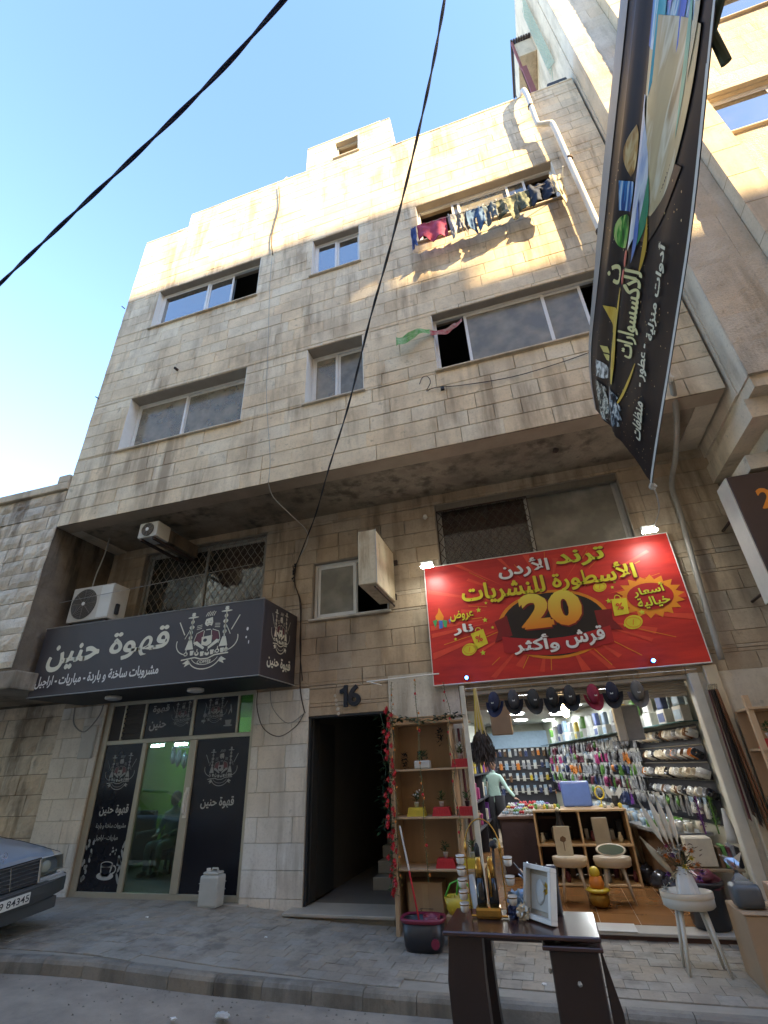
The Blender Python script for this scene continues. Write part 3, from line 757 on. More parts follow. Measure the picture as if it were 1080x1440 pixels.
OPP = mat('opposite_limestone', (0.76, 0.64, 0.46), 0.85, col2=(0.6, 0.49, 0.35), nscale=0.7, namt=0.8, bump=0.3)
YO = -12.0
block('opposite_house', 'three storey stone house across the street behind the viewer', -40, 8, -24, YO, 16.5, OPP, rows=4)
ex = MB(); ex.box(8.02, 20.9, -20, YO, 22.0, 24.95)
ex.add([(20.91,-15,22.7),(24.6,-15,23.1),(24.6,YO,23.1),(20.91,YO,22.7),(20.91,-15,24.95),(24.6,-15,24.95),(24.6,YO,24.95),(20.91,YO,24.95)], [(0,3,2,1),(4,5,6,7),(0,1,5,4),(1,2,6,5),(2,3,7,6),(3,0,4,7)])  # raised mass added for its shadow, leaving a lit band on the facade
ex.box(24.3, 24.45, -12.4, -12.2, 22.3, 23.2); ex.box(24.3, 24.45, -14.8, -14.6, 22.3, 23.2)
block('opposite_tower', 'tall stone block with roof mass added to shape the facade shadow, behind the viewer', 8.01, 25.5, -24, YO, 22.3, OPP, ex, rows=5)
block('opposite_annex', 'narrow stone annex added as a shadow step beside the tall block behind the viewer', 25.51, 27.3, -24, YO, 21.7, OPP, rows=5)  # extra step in the roofline, added to lower the shadow edge
block('opposite_block', 'stone block further along the street behind the viewer', 27.31, 60, -24, YO, 20.3, OPP, rows=4)

# ------------------------------------------------------------------ more helpers for fittings
def smooth_path(pts, n=6):
    """Catmull-Rom through the given points"""
    P = [Vector(p) for p in pts]; out = []
    for i in range(len(P)-1):
        p0, p1, p2, p3 = P[max(i-1, 0)], P[i], P[i+1], P[min(i+2, len(P)-1)]
        for k in range(n):
            t = k/n; out.append(0.5*((2*p1) + (p2-p0)*t + (2*p0-5*p1+4*p2-p3)*t*t + (3*p1-p0-3*p2+p3)*t**3))
    out.append(P[-1]); return out
def wire(name, pts, r, m, label, cat='cable', n=6, seg=6, group=None):
    return single(name, MB().tube(smooth_path(pts, seg), r, n), m, label, cat, group, smooth=True)
def plane_prism(mb, pts, y0, y1):
    """extrude an xz outline between y0 and y1"""
    n = len(pts); a = [(x, y0, z) for x, z in pts]; b = [(x, y1, z) for x, z in pts]
    mb.add(a+b, [tuple(range(n)), tuple(range(2*n-1, n-1, -1))] + [(k, k+n, (k+1) % n+n, (k+1) % n) for k in range(n)])
    return mb

CREAM = mat('cream_print', (0.68, 0.64, 0.5), 0.6, namt=0.15)
WHITEP = mat('white_print', (0.72, 0.7, 0.66), 0.5, namt=0.1)
PLUM = mat('maroon_print', (0.12, 0.03, 0.04), 0.6)
CHAR = mat('charcoal_vinyl', (0.045, 0.036, 0.04), 0.42, namt=0.35, nscale=2.5, bump=0.06, bscale=5)

def emblem(face, cx, cy, sc, parent, m=CREAM, sx=1.0, word=True, dark=CHAR):
    """two water pipes either side of a bearded man pouring coffee over a counter of cups, ribbon below"""
    d = Draw(face, cx, cy, sc, sx)
    for s, dz in ((-1, 0), (1, 0.07)):
        X = 0.52*s
        d.ell(X, 0.72+dz, 0.17, 0.025); d.poly([(X-0.07, 0.8+dz), (X+0.07, 0.8+dz), (X+0.04, 0.75+dz), (X-0.04, 0.75+dz)])
        d.ell(X, 0.83+dz, 0.06, 0.03)
        d.line([(X, 0.72+dz), (X, 0.02)], 0.035)
        for zz, rr in ((0.58, 0.055), (0.42, 0.075), (0.27, 0.05), (0.12, 0.06)): d.ell(X, zz+dz, rr, 0.06)
        d.poly([(X-0.05, 0.05), (X+0.05, 0.05), (X+0.13, -0.22), (X-0.13, -0.22)])
        d.arc(X+s*0.02, -0.02, 0.4, 0.34, -PI/2 if s > 0 else -PI/2, (0.25 if s > 0 else -PI-0.25), 0.028)
        d.line([(X+s*0.2, 0.22), (X+s*0.42, 0.62)], 0.03); d.line([(X+s*0.05, 0.35), (X+s*0.18, 0.1)], 0.02)
    # the man: forehead and cheeks as light shapes, hair and beard stay dark
    d.poly([(-0.1, 0.62), (0.1, 0.66), (0.13, 0.5), (0.1, 0.4), (0.02, 0.44), (-0.03, 0.4), (-0.1, 0.44), (-0.13, 0.5)])
    for k in range(5): d.line([(-0.12+0.06*k, 0.7), (-0.06+0.06*k, 0.82+0.02*(k % 2))], 0.022)
    d.line([(-0.06, 0.3), (0.08, 0.3)], 0.025)
    for s in (-1, 1):
        for k in range(3): d.line([(s*0.2, 0.36-0.05*k+0.1), (s*(0.36), 0.3-0.05*k+0.14)], 0.015)
        d.line([(s*0.14, 0.3), (s*0.34, 0.22), (s*0.4, 0.02), (s*0.36, -0.12)], 0.018)
        d.poly([(s*0.42, -0.04), (s*0.34, -0.1), (s*0.08, -0.26), (s*0.05, -0.2), (s*0.3, 0.0)])
        d.line([(s*0.11, 0.28), (s*0.13, 0.05)], 0.02)
    d.poly([(-0.17, 0.1), (0.15, 0.13), (0.15, -0.1), (0.02, -0.17), (-0.15, -0.12)])
    for k, (x, y) in enumerate([(-0.6, -0.34), (-0.42, -0.33), (-0.26, -0.36), (-0.1, -0.38), (0.06, -0.38), (0.2, -0.36), (0.36, -0.34), (0.5, -0.34), (0.62, -0.33)]):
        if k % 2: d.poly([(x-0.06, y+0.07), (x+0.06, y+0.07), (x+0.04, y-0.06), (x-0.04, y-0.06)]); d.arc(x+0.06, y, 0.035, 0.035, -PI/2, PI/2, 0.012, 6)
        else: d.ell(x, y, 0.065, 0.06, 10); d.line([(x, y+0.05), (x, y+0.13)], 0.025)
    d.line([(-0.72, -0.5), (-0.3, -0.46), (-0.12, -0.52), (0.1, -0.52), (0.3, -0.44), (0.7, -0.42)], 0.035)
    d.arc(0, -0.42, 0.5, 0.38, -PI*0.9, -PI*0.1, 0.03); d.arc(0, -0.40, 0.42, 0.28, -PI*0.88, -PI*0.12, 0.018)
    for s in (-1, 1): d.poly([(s*0.5, -0.5), (s*0.66, -0.6), (s*0.56, -0.62), (s*0.6, -0.7), (s*0.42, -0.62)])
    ob = d.done('emblem', m, parent)
    d2 = Draw(face, cx, cy, sc, sx); d2.d = 0.007
    d2.ell(-0.05, 0.53, 0.02, 0.012, 8); d2.ell(0.06, 0.54, 0.02, 0.012, 8); d2.line([(-0.06, 0.46), (0.07, 0.47)], 0.012)
    d2.ell(-0.05, 0.0, 0.06, 0.05, 10); d2.poly([(-0.1, 0.62), (-0.13, 0.66), (0.12, 0.7), (0.1, 0.66)])
    for x in (-0.6, -0.26, 0.06, 0.36): d2.ell(x, -0.34, 0.035, 0.03, 8)
    d2.done('emblem_detail', dark, parent)
    d3 = Draw(face, cx, cy, sc, sx); d3.d = 0.0035
    for s in (-1, 1): d3.poly([(s*0.13, 0.27), (s*0.33, 0.2), (s*0.38, 0.0), (s*0.3, -0.06), (s*0.16, 0.0)])
    d3.done('emblem_shade', PLUM, parent)
    if word: lettering('COFFEE', face, cx, cy-0.60*sc, 0.42*sc*sx, 0.09*sc, m, parent, 0.006, 0.02)

# ------------------------------------------------------------------ coffee shop sign box
CS = thing('shop_sign', 'dark purple grey box sign with cream lettering and water pipe emblem over coffee shop', 'sign', (-6.2, 0, 2.93))
mb = MB()
x0, x1, y0, z0, z1 = -8.42, -3.93, -1.2, 2.93, 4.13
mb.cbox(x0, x1, y0, -0.03, z0, z1, 0.012); part('sign_box', mb, CHAR, CS)
mb = MB(); mb.box(x0+0.02, x1-0.02, y0+0.03, -0.05, z0-0.012, z0-0.003); part('underside_panel', mb, BLACK, CS)
mb = MB()
for a, b in ((x0, x1),):
    mb.tube([(x0, y0-0.004, z0+0.005), (x1, y0-0.004, z0+0.005)], 0.008, 4); mb.tube([(x0, y0-0.004, z1-0.003), (x1, y0-0.004, z1-0.003)], 0.008, 4)
    mb.tube([(x1+0.004, y0, z0+0.005), (x1+0.004, -0.03, z0+0.005)], 0.008, 4)
part('edge_trim', mb, ALU_D, CS)
F = Face(((x0+x1)/2, y0, (z0+z1)/2), (1,0,0), (0,0,1))
lettering('قهوة', F, -0.08, 0.12, 1.2, 0.5, CREAM, CS, bold=0.024)
lettering('حنين', F, -1.45, 0.03, 1.12, 0.46, CREAM, CS, bold=0.03)
lettering('مشروبات ساخنة و باردة - مباريات - اراجيل', F, -0.86, -0.36, 2.55, 0.21, WHITEP, CS, bold=0.025)
emblem(F, 1.25, 0.03, 0.56, CS, sx=1.08)
FS = Face((x1, (y0-0.03)/2, (z0+z1)/2), (0,1,0), (0,0,1))
emblem(FS, 0.0, 0.16, 0.42, CS, sx=0.8, word=False)
lettering('قهوة حنين', FS, 0.0, -0.34, 0.78, 0.21, CREAM, CS, bold=0.03)
d = Draw(F, 1.98, 0.12, 0.1); d.ell(0, 0.1, 0.2, 0.3, 7); d.ell(-0.1, -1.2, 0.14, 0.2, 7); d.ell(0.4, -2, 0.1, 0.3, 7); d.done('peeled_spot', WHITEP, CS)
for k, xx in enumerate((-7.0, -5.35)):
    t = thing('ceiling_spot', ['round white downlight under the coffee sign, nearer the left end', 'round white downlight under the coffee sign, nearer the right end'][k], 'light', (xx, -0.75, 2.88), group='downlights under the coffee sign')
    part('housing', MB().lathe([(0.11, 0.045), (0.13, 0.04), (0.135, 0.0), (0.12, -0.012)], (xx, -0.75, 2.868), 24), mat('spot_white', (0.6, 0.6, 0.58), 0.5), t, smooth=True)
    part('diffuser', MB().lathe([(0.1, 0.0), (0.09, -0.006)], (xx, -0.75, 2.854), 24), mat('unlit_diffuser', (0.5, 0.5, 0.5), 0.3), t)

# ------------------------------------------------------------------ coffee shop front
CF = thing('glazed_storefront', 'aluminium glazed coffee shop front with dark printed film panels and sliding green lit door', 'shop front', (-6.3, 0, 0))
FILM = mat('black_window_film', (0.016, 0.016, 0.022), 0.22, namt=0.3, bump=0.02, bscale=6)
FALU = mat('champagne_aluminium', (0.5, 0.46, 0.36), 0.4, 0.35, namt=0.3)
def bar(x0, x1, z0, z1, y0=0.06, y1=0.13, m=FALU, name='frame_bar'): return part(name, MB().cbox(x0, x1, y0, y1, z0, z1, 0.006), m, CF)
bar(-7.87, -7.75, -0.02, 2.94); bar(-4.76, -4.68, -0.02, 2.94); bar(-7.749, -4.761, -0.02, 0.06); bar(-7.749, -4.761, 2.2, 2.27); bar(-7.749, -4.761, 2.87, 2.94)
bar(-6.92, -6.83, 0.061, 2.199, 0.05, 0.12); bar(-5.93, -5.79, 0.061, 2.199, 0.05, 0.12)
bar(-7.02, -6.97, 2.271, 2.869); bar(-5.98, -5.92, 2.271, 2.869); bar(-5.06, -5.02, 2.271, 2.869); bar(-7.48, -7.44, 2.271, 2.869)
def filmpane(x0, x1, z0, z1, y=0.09, m=FILM, name='film_panel'): return part(name, MB().box(x0, x1, y, y+0.008, z0, z1), m, CF)
filmpane(-7.749, -6.921, 0.061, 2.199); filmpane(-5.789, -4.761, 0.061, 2.199)
part('pane', MB().box(-6.829, -5.931, 0.085, 0.093, 0.061, 2.199), glass_mat('door_glass', (0.6, 0.7, 0.6), 0.06, 0.01, 0.05), CF)
filmpane(-6.969, -5.981, 2.271, 2.869); filmpane(-5.919, -5.061, 2.271, 2.869); filmpane(-7.439, -7.021, 2.271, 2.869, m=mat('louvre_dark', (0.05, 0.04, 0.035), 0.6), name='louvre'); filmpane(-7.749, -7.481, 2.271, 2.869, m=mat('louvre_dark', (0.05, 0.04, 0.035), 0.6), name='louvre')
filmpane(-5.019, -4.761, 2.271, 2.869, m=glass_mat('door_glass', (0.6, 0.7, 0.6), 0.06, 0.01, 0.05), name='pane')
for k in range(7): part('louvre_slat', MB().box(-7.44, -7.02, 0.06, 0.088, 2.3+0.08*k, 2.33+0.08*k), mat('louvre_dark', (0.05, 0.04, 0.035), 0.6), CF)
GREYP = mat('grey_print', (0.33, 0.34, 0.33), 0.5); GREYL = mat('pale_grey_print', (0.48, 0.48, 0.46), 0.5)
F1 = Face((-7.335, 0.09, 1.13), (1,0,0), (0,0,1)); F2 = Face((-5.275, 0.09, 1.13), (1,0,0), (0,0,1)); F3 = Face((-6.475, 0.09, 2.57), (1,0,0), (0,0,1)); F4 = Face((-5.49, 0.09, 2.57), (1,0,0), (0,0,1))
emblem(F1, 0, 0.62, 0.33, CF, GREYP, word=False, dark=FILM); emblem(F2, 0, 0.62, 0.33, CF, GREYP, word=False, dark=FILM)
lettering('قهوة حنين', F1, 0.03, 0.05, 0.6, 0.17, GREYL, CF, bold=0.02); lettering('قهوة حنين', F2, 0.0, 0.12, 0.62, 0.17, GREYL, CF, bold=0.02)
lettering('مشروبات ساخنة و باردة', F1, 0.03, -0.18, 0.62, 0.09, GREYP, CF, bold=0.02); lettering('مباريات - اراجيل', F1, -0.02, -0.35, 0.48, 0.09, GREYP, CF, bold=0.02)
d = Draw(F1, 0.1, -0.78, 0.2)
d.ell(0, -0.42, 0.85, 0.28, 20); d.poly([(-0.62, 0.35), (0.62, 0.35), (0.48, -0.3), (0.25, -0.48), (-0.25, -0.48), (-0.48, -0.3)]); d.arc(0.66, 0.02, 0.3, 0.26, -PI/2, PI/2, 0.1, 8); d.ell(0, 0.36, 0.62, 0.2, 20)
d.done('printed_cup', GREYL, CF)
d = Draw(F1, 0.1, -0.78, 0.2); d.d = 0.007; d.ell(0, 0.36, 0.52, 0.14, 18); d.arc(0, -0.05, 0.4, 0.3, -PI*0.85, -PI*0.2, 0.03); d.poly([(-0.5, 0.15), (0.45, 0.15), (0.36, -0.3), (-0.36, -0.3)]); d.done('printed_coffee', FILM, CF)
d = Draw(F1, 0, -0.7, 1.0); rb = random.Random(2)
for k in range(22):
    side_ = -1 if k < 16 else 1
    d.ell(side_*0.33 + rb.uniform(-0.07, 0.07)*(1 if k < 16 else 0.5), -0.3 + rb.random()*0.62*(1 - 0.3*(k % 3 == 0)), 0.022, 0.036, 8, rb.uniform(-0.6, 0.6))
for k in range(4): d.ell(0.36+0.01*k, -0.2+0.16*k, 0.025, 0.09, 8, 0.5*(-1)**k)
for k in range(7): d.ell(0.16+rb.uniform(-.08, .08), 0.16+rb.uniform(-.06, .06), 0.014, 0.018, 6)
d.done('printed_beans', GREYP, CF)
lettering('قهوة', F3, -0.2, 0.18, 0.36, 0.15, GREYP, CF, bold=0.02); lettering('حنين', F3, -0.22, -0.1, 0.36, 0.16, GREYL, CF, bold=0.02)
emblem(F3, 0.28, 0.06, 0.24, CF, GREYP, word=False, dark=FILM); emblem(F4, -0.02, 0.08, 0.24, CF, GREYP, word=False, dark=FILM)
d = Draw(F4, 0.26, -0.12, 0.09); d.poly([(-0.7, 0.4), (0.7, 0.4), (0.5, -0.5), (-0.5, -0.5)]); d.ell(0, -0.6, 1.0, 0.16); d.ell(0.4, 2.4, 0.12, 0.9, 10, 0.2); d.ell(0.1, 1.9, 0.1, 0.6, 10, -0.4); d.ell(-5.6, 0.5, 0.5, 0.25); d.ell(-5.4, 1.5, 0.4, 0.4); d.line([(-5.5, 0), (-5.4, 3.6)], 0.12); d.done('printed_cup', GREYP, CF)
mb = MB(); mb.tube([(-5.83, 0.02, 1.1), (-5.83, -0.02, 1.13), (-5.83, -0.02, 1.4), (-5.83, 0.02, 1.43)], 0.018, 8); mb.box(-5.86, -5.8, 0.02, 0.049, 1.05, 1.48); part('door_handle', mb, WPAINT, CF)
# track box and soffit strip above the doors
part('head_rail', MB().cbox(-7.8, -4.62, -0.1, 0.05, 2.955, 3.04, 0.01), ALU_D, CF)
part('threshold', MB().cbox(-7.86, -4.5, -0.07, 0.2, -0.12, -0.021, 0.01), mat('worn_marble', (0.42, 0.38, 0.32), 0.5), CF)
# the room: green wall, dark seats, tubes on the ceiling
GREEN = mat('green_wall_paint', (0.3, 0.52, 0.06), 0.7, namt=0.3, nscale=1.5)
room('cafe_room', -12, -4.3, 0.31, 4.6, 0.0, 3.0, GREEN, BLD)
t = mat('cafe_floor', (0.1, 0.1, 0.09), 0.3); part('cafe_floor', MB().box(-11.95, -4.35, 0.32, 4.55, 0.004, 0.012), t, BLD)
for k, xx in enumerate((-8.75, -8.1)):
    tb = thing('tube_light', ['lit ceiling tube inside the green room, the left one', 'lit ceiling tube inside the green room, the right one'][k], 'light', (xx, 2.6, 2.42), group='ceiling tubes in the coffee shop')
    part('tube', MB().tube([(xx-0.16, 2.6, 2.3), (xx+0.16, 2.6, 2.3)], 0.022, 8), emit_mat('cold_tube', (0.5, 0.72, 1.0), 55), tb)
    part('fitting', MB().box(xx-0.2, xx+0.2, 2.57, 2.63, 2.33, 2.37), WPAINT, tb)
for k, (xx, yy) in enumerate([(-8.9, 2.4), (-7.9, 2.9), (-6.9, 2.2)]):
    s_ = thing('cafe_sofa', ['dark low seat at the left of the coffee room', 'dark low seat in the middle of the coffee room', 'dark low seat at the right of the coffee room'][k], 'seat', (xx, yy, 0))
    for nm, b_ in (('seat', (-0.3, 0.3, -0.3, 0.3, 0.1, 0.45)), ('backrest', (-0.3, 0.3, 0.3, 0.42, 0.1, 1.0)), ('armrest', (-0.4, -0.301, -0.3, 0.4, 0.1, 0.65)), ('armrest', (0.301, 0.4, -0.3, 0.4, 0.1, 0.65))):
        part(nm, MB().cbox(xx+b_[0], xx+b_[1], yy+b_[2], yy+b_[3], b_[4], b_[5], 0.04), mat('dark_upholstery', (0.03, 0.03, 0.035), 0.7), s_)
tv = thing('clothes_hooks', 'dark jackets hanging high inside the green lit room', 'jackets', (-8.2, 2.9, 2.2))
for k in range(3):
    part('jacket', MB().blob((-8.5+0.16*k, 2.9, 2.08-0.05*k), 0.09, 2, 0.5, k, (0.8, 0.5, 2.0)), mat('dark_cloth', (0.012, 0.012, 0.015), 0.95), tv, smooth=True)
part('hook_rail', MB().box(-8.65, -8.05, 2.98, 3.0, 2.24, 2.27), BLACK, tv)

# ------------------------------------------------------------------ air conditioners
def ac(name, label, x0, x1, y0, y1, z0, z1, split=True):
    t = thing(name, label, 'air conditioner', ((x0+x1)/2, (y0+y1)/2, z0))
    body = mat('beige_ac_steel', (0.56, 0.53, 0.46), 0.5, namt=0.5, nscale=4)
    part('casing', MB().cbox(x0, x1, y0, y1, z0, z1, 0.02), body, t)
    r = min((z1-z0)*0.43, (x1-x0)*0.36); cx = x0 + r*1.15 if split else (x0+x1)/2; cz = (z0+z1)/2
    part('fan_opening', MB().lathe([(r, 0), (r, 0.01)], (0,0,0), 32).xf(Matrix.Translation((cx, y0-0.002, cz)) @ Matrix.Rotation(PI/2, 4, 'X')), mat('fan_dark', (0.07, 0.06, 0.05), 0.7), t)
    mb = MB()
    for k in range(9):
        rr = r*(k+1)/9.5; mb.tube([(cx+rr*math.cos(a*PI/14), y0-0.02, cz+rr*math.sin(a*PI/14)) for a in range(29)], 0.0035, 4, cap=False)
    for a in range(4): mb.tube([(cx-r*math.cos(a*PI/4), y0-0.02, cz-r*math.sin(a*PI/4)), (cx+r*math.cos(a*PI/4), y0-0.02, cz+r*math.sin(a*PI/4))], 0.005, 4)
    part('fan_guard', mb, mat('guard_wire', (0.2, 0.18, 0.15), 0.6), t)
    part('hub', MB().lathe([(0.035, 0), (0.035, 0.02)], (0,0,0), 12).xf(Matrix.Translation((cx, y0-0.006, cz)) @ Matrix.Rotation(PI/2, 4, 'X')), WPAINT, t)
    if split:
        part('service_panel', MB().cbox(x1-0.28, x1-0.01, y0-0.006, y0-0.001, z0+0.03, z1-0.03, 0.004), mat('pale_ac_panel', (0.66, 0.65, 0.6), 0.4, namt=0.3), t)
        part('valve_cover', MB().cbox(x1+0.001, x1+0.05, y0+0.12, y0+0.2, z0+0.1, z0+0.3, 0.01), BLACK, t)
    mb = MB(); mb.box(x0+0.05, x0+0.09, y0+0.02, -0.03, z0-0.05, z0-0.001); mb.box(x1-0.1, x1-0.06, y0+0.02, -0.03, z0-0.05, z0-0.001); part('bracket', mb, IRON, t)
    return t
ac('air_conditioner', 'beige split air conditioner unit standing behind the left end of the coffee sign', -8.32, -7.35, -0.95, -0.55, 4.28, 4.96)
ac('air_conditioner', 'small square air conditioner hung high under the overhang, above the beige one', -6.7, -6.28, -1.3, -0.95, 5.62, 5.93, split=False)
part('duct', MB().cbox(-6.62, -6.32, -0.949, -0.02, 5.66, 5.92, 0.01), PLASTER_DARK, bpy.data.objects['air_conditioner.001'])
wire('pipe_wire', [(-8.0, -0.75, 6.1), (-8.02, -0.75, 5.7), (-8.1, -0.75, 5.3), (-8.12, -0.75, 4.97)], 0.014, mat('grey_cable', (0.3, 0.29, 0.27), 0.6), 'grey pipe dropping from the soffit to the beige air conditioner')
wire('line_wire', [(-9.4, -0.9, 4.72), (-8.0, -1.0, 4.72), (-6.5, -0.9, 4.82), (-4.75, -0.35, 5.16)], 0.006, mat('grey_cable', (0.3, 0.29, 0.27), 0.6), 'thin wire stretched in front of the beige air conditioner and window grille')

# ------------------------------------------------------------------ blank projecting light box, number 16
BX = thing('blank_light_box', 'blank stained cream light box projecting over the small window above the entrance', 'sign', (-2.2, -0.6, 4.14))
BOXM = stone_mat('stained_cream_acrylic', (0.62, 0.55, 0.4), (0.34, 0.23, 0.12), 0.7, 0.05, var=0.02, sscale=1.6)
part('box', MB().cbox(-2.36, -2.06, -1.13, -0.06, 4.14, 5.06, 0.012), BOXM, BX)
mb = MB()
for z in (4.1, 5.1): mb.tube([(-2.1, -1.1 if z < 5 else -0.4, z), (-2.1, 0.02, z)], 0.015, 6)
mb.box(-2.15, -2.05, -0.055, -0.005, 4.2, 4.3); mb.box(-2.12, -2.0, -0.055, -0.005, 4.84, 4.92); part('bracket', mb, IRON, BX)
part('corner_angle', MB().tube([(-2.055, -1.132, 4.14), (-2.055, -1.132, 5.06)], 0.008, 4), ALU_D, BX)
N16 = thing('house_number', 'dark blue house number 16 mounted over the entrance door', 'house number', (-2.95, 0, 2.53))
FN = Face((-2.94, 0.0, 2.7), (1,0,0), (0,0,1))
NAVY = mat('navy_plastic', (0.008, 0.01, 0.022), 0.4)
part('digit', plane_prism(MB(), [(-3.07+a, 2.535+b) for a, b in ((0.04, 0), (0.105, 0), (0.105, 0.33), (0.05, 0.33), (0.035, 0.29), (-0.03, 0.262), (-0.03, 0.205), (0.04, 0.22))], -0.04, -0.002), NAVY, N16)
lettering('6', FN, 0.09, 0.0, 0.22, 0.33, NAVY, N16, d=0.04, bold=0.03, extrude=0.037, name='digit')
mb = MB()
for k in range(5): mb.blob((-3.19+0.015*k, 0.0, 2.72-0.07*k), 0.03, 1, 0.5, k, (1, 0.15, 1))
single('putty_marks', mb, WPL, 'white putty smears on the stone left of number 16', 'putty')

# ------------------------------------------------------------------ red shop sign
RS = thing('shop_sign', 'red glossy sign with yellow and white Arabic lettering and a big number 20', 'sign', (0.4, 0, 2.74))
RED = mat('red_sign_print', (0.64, 0.03, 0.018), 0.45, col2=(0.3, 0.006, 0.01), nscale=1.3, namt=0.9, stretch=(0.5, 1, 2.5))
sx0, sx1, sz0, sz1, sy = -1.5, 2.31, 2.735, 4.655, -0.12
part('sign_board', MB().box(sx0, sx1, sy, -0.035, sz0, sz1), RED, RS)
mb = MB()
for a, b, c, d_ in ((sx0-0.012, sx1+0.012, sz0-0.014, sz0-0.001), (sx0-0.012, sx1+0.012, sz1+0.001, sz1+0.012)): mb.box(a, b, sy-0.008, -0.03, c, d_)
mb.box(sx0-0.012, sx0-0.001, sy-0.008, -0.03, sz0, sz1); mb.box(sx1+0.001, sx1+0.012, sy-0.008, -0.03, sz0, sz1)
part('edge_trim', mb, ALU, RS)
F = Face(((sx0+sx1)/2, sy-0.002, (sz0+sz1)/2), (1,0,0), (0,0,1))
YEL = mat('yellow_print', (0.72, 0.6, 0.03), 0.4); YGR = mat('lime_yellow_print', (0.6, 0.62, 0.04), 0.4); ORG_ = mat('orange_print', (0.75, 0.25, 0.015), 0.4)
REDL = mat('bright_red_print', (0.7, 0.06, 0.03), 0.4); REDD = mat('deep_red_print', (0.2, 0.005, 0.008), 0.4); BLKP = mat('black_print', (0.012, 0.008, 0.008), 0.35); WHT = mat('bright_white_print', (0.8, 0.8, 0.78), 0.4)
NUM, nt_, b_n = _new('number_print'); g_ = nt_.nodes.new('ShaderNodeNewGeometry'); sp_ = nt_.nodes.new('ShaderNodeSeparateXYZ'); r_n = nt_.nodes.new('ShaderNodeValToRGB')
mr_ = nt_.nodes.new('ShaderNodeMapRange'); mr_.inputs[1].default_value = 3.42; mr_.inputs[2].default_value = 3.95
nt_.links.new(g_.outputs['Position'], sp_.inputs[0]); nt_.links.new(sp_.outputs[2], mr_.inputs[0]); nt_.links.new(mr_.outputs[0], r_n.inputs[0]); nt_.links.new(r_n.outputs[0], b_n.inputs['Base Color'])
r_n.color_ramp.elements[0].color = (0.72, 0.2, 0.01, 1); r_n.color_ramp.elements[1].color = (0.75, 0.62, 0.08, 1); b_n.inputs['Roughness'].default_value = 0.4
# rays of light behind everything
d = Draw(F, 0, 0, 1); rr = random.Random(11); d.d = 0.002
for k in range(26):
    a = 2*PI*k/26 + rr.uniform(-0.08, 0.08); r0 = rr.uniform(0.75, 1.0); r1 = rr.uniform(1.15, 1.9); w_ = rr.uniform(0.008, 0.022)
    ca, sa = math.cos(a), math.sin(a)
    def cl(x, y): return (max(-1.88, min(1.88, x)), max(-0.94, min(0.94, y)))
    d.poly([cl(ca*r0, sa*r0*0.6), cl(ca*r1*1.2 - sa*w_*3, sa*r1*0.7 + ca*w_*3), cl(ca*r1*1.2 + sa*w_*3, sa*r1*0.7 - ca*w_*3)])
d.done('printed_ray', REDL, RS)
d = Draw(F, 0, 0, 1); d.d = 0.003
for k in range(20):
    a = 2*PI*k/20 + rr.uniform(-0.1, 0.1); r0 = rr.uniform(0.8, 1.3); ca, sa = math.cos(a), math.sin(a); r1 = r0+rr.uniform(.2, .5)
    d.line([cl(ca*r0*1.2, sa*r0*0.6), cl(ca*r1*1.2, sa*r1*0.6)], rr.uniform(0.004, 0.012))
d.done('printed_spark', ORG_, RS)
d = Draw(F, 0, -0.22, 1); d.d = 0.004; d.ell(0, 0, 0.82, 0.52, 40); d.done('printed_oval_rim', ORG_, RS)
d = Draw(F, 0, -0.22, 1); d.d = 0.006; d.ell(0, 0.0, 0.76, 0.48, 40); d.done('printed_oval', BLKP, RS)
d = Draw(F, 0, -0.22, 1); d.d = 0.008
d.poly([(-0.86, 0.12), (-0.66, 0.2), (-0.62, -0.12), (-0.9, -0.2), (-0.82, -0.04)]); d.done('printed_ribbon_tail', REDD, RS); d = Draw(F, 0, -0.22, 1); d.d = 0.008; d.poly([(0.86, 0.12), (0.62, 0.12), (0.62, -0.16), (0.94, -0.2), (0.84, -0.04)]); d.done("printed_ribbon_tail", REDD, RS)
d = Draw(F, 0, -0.22, 1); d.d = 0.010
pts = [(-0.78+1.56*k/14, -0.2-0.1*math.sin(PI*k/14)) for k in range(15)]
d.poly([(x, y+0.08) for x, y in pts] + [(x, y-0.16) for x, y in reversed(pts)]); d.done('printed_ribbon', mat('ribbon_red_print', (0.42, 0.01, 0.015), 0.4), RS)
def shadowed(s, cx, cy, w, h, m, bold, rot=0.0, sh=0.02, name='lettering'):
    lettering(s, F, cx+sh*0.6, cy-sh*0.7, w*1.02, h*1.03, REDD, RS, 0.0125, bold+0.018, rot, name=name+'_shadow')
    return lettering(s, F, cx, cy, w, h, m, RS, 0.016, bold, rot, name=name)
shadowed('20', 0.0, 0.0, 0.92, 0.56, NUM, 0.06, name='number')
d = Draw(F, 0, 0, 1); d.d = 0.019
def hslice(mesh_pts): pass
shadowed('ترند', 0.6, 0.76, 0.74, 0.28, YGR, 0.028); shadowed('الأردن', -0.28, 0.72, 0.8, 0.31, WHT, 0.028)
shadowed('الأسطورة', 0.72, 0.43, 1.22, 0.36, YEL, 0.03); shadowed('للنشريات', -0.66, 0.38, 1.32, 0.36, YEL, 0.03)
shadowed('قرش', 0.4, -0.47, 0.56, 0.27, WHT, 0.028, 0.05); shadowed('وأكثر', -0.3, -0.5, 0.66, 0.28, WHT, 0.028, -0.02)
shadowed('عروض', -1.36, 0.06, 0.38, 0.17, YEL, 0.024); shadowed('نار', -1.36, -0.16, 0.32, 0.18, WHT, 0.04)
d = Draw(F, 1.42, 0.02, 1); d.d = 0.004; n = 18
d.poly([(0.46*(1 if k % 2 == 0 else 0.78)*math.cos(PI*k/n), 0.33*(1 if k % 2 == 0 else 0.78)*math.sin(PI*k/n)) for k in range(2*n)]); d.done('printed_starburst', ORG_, RS)
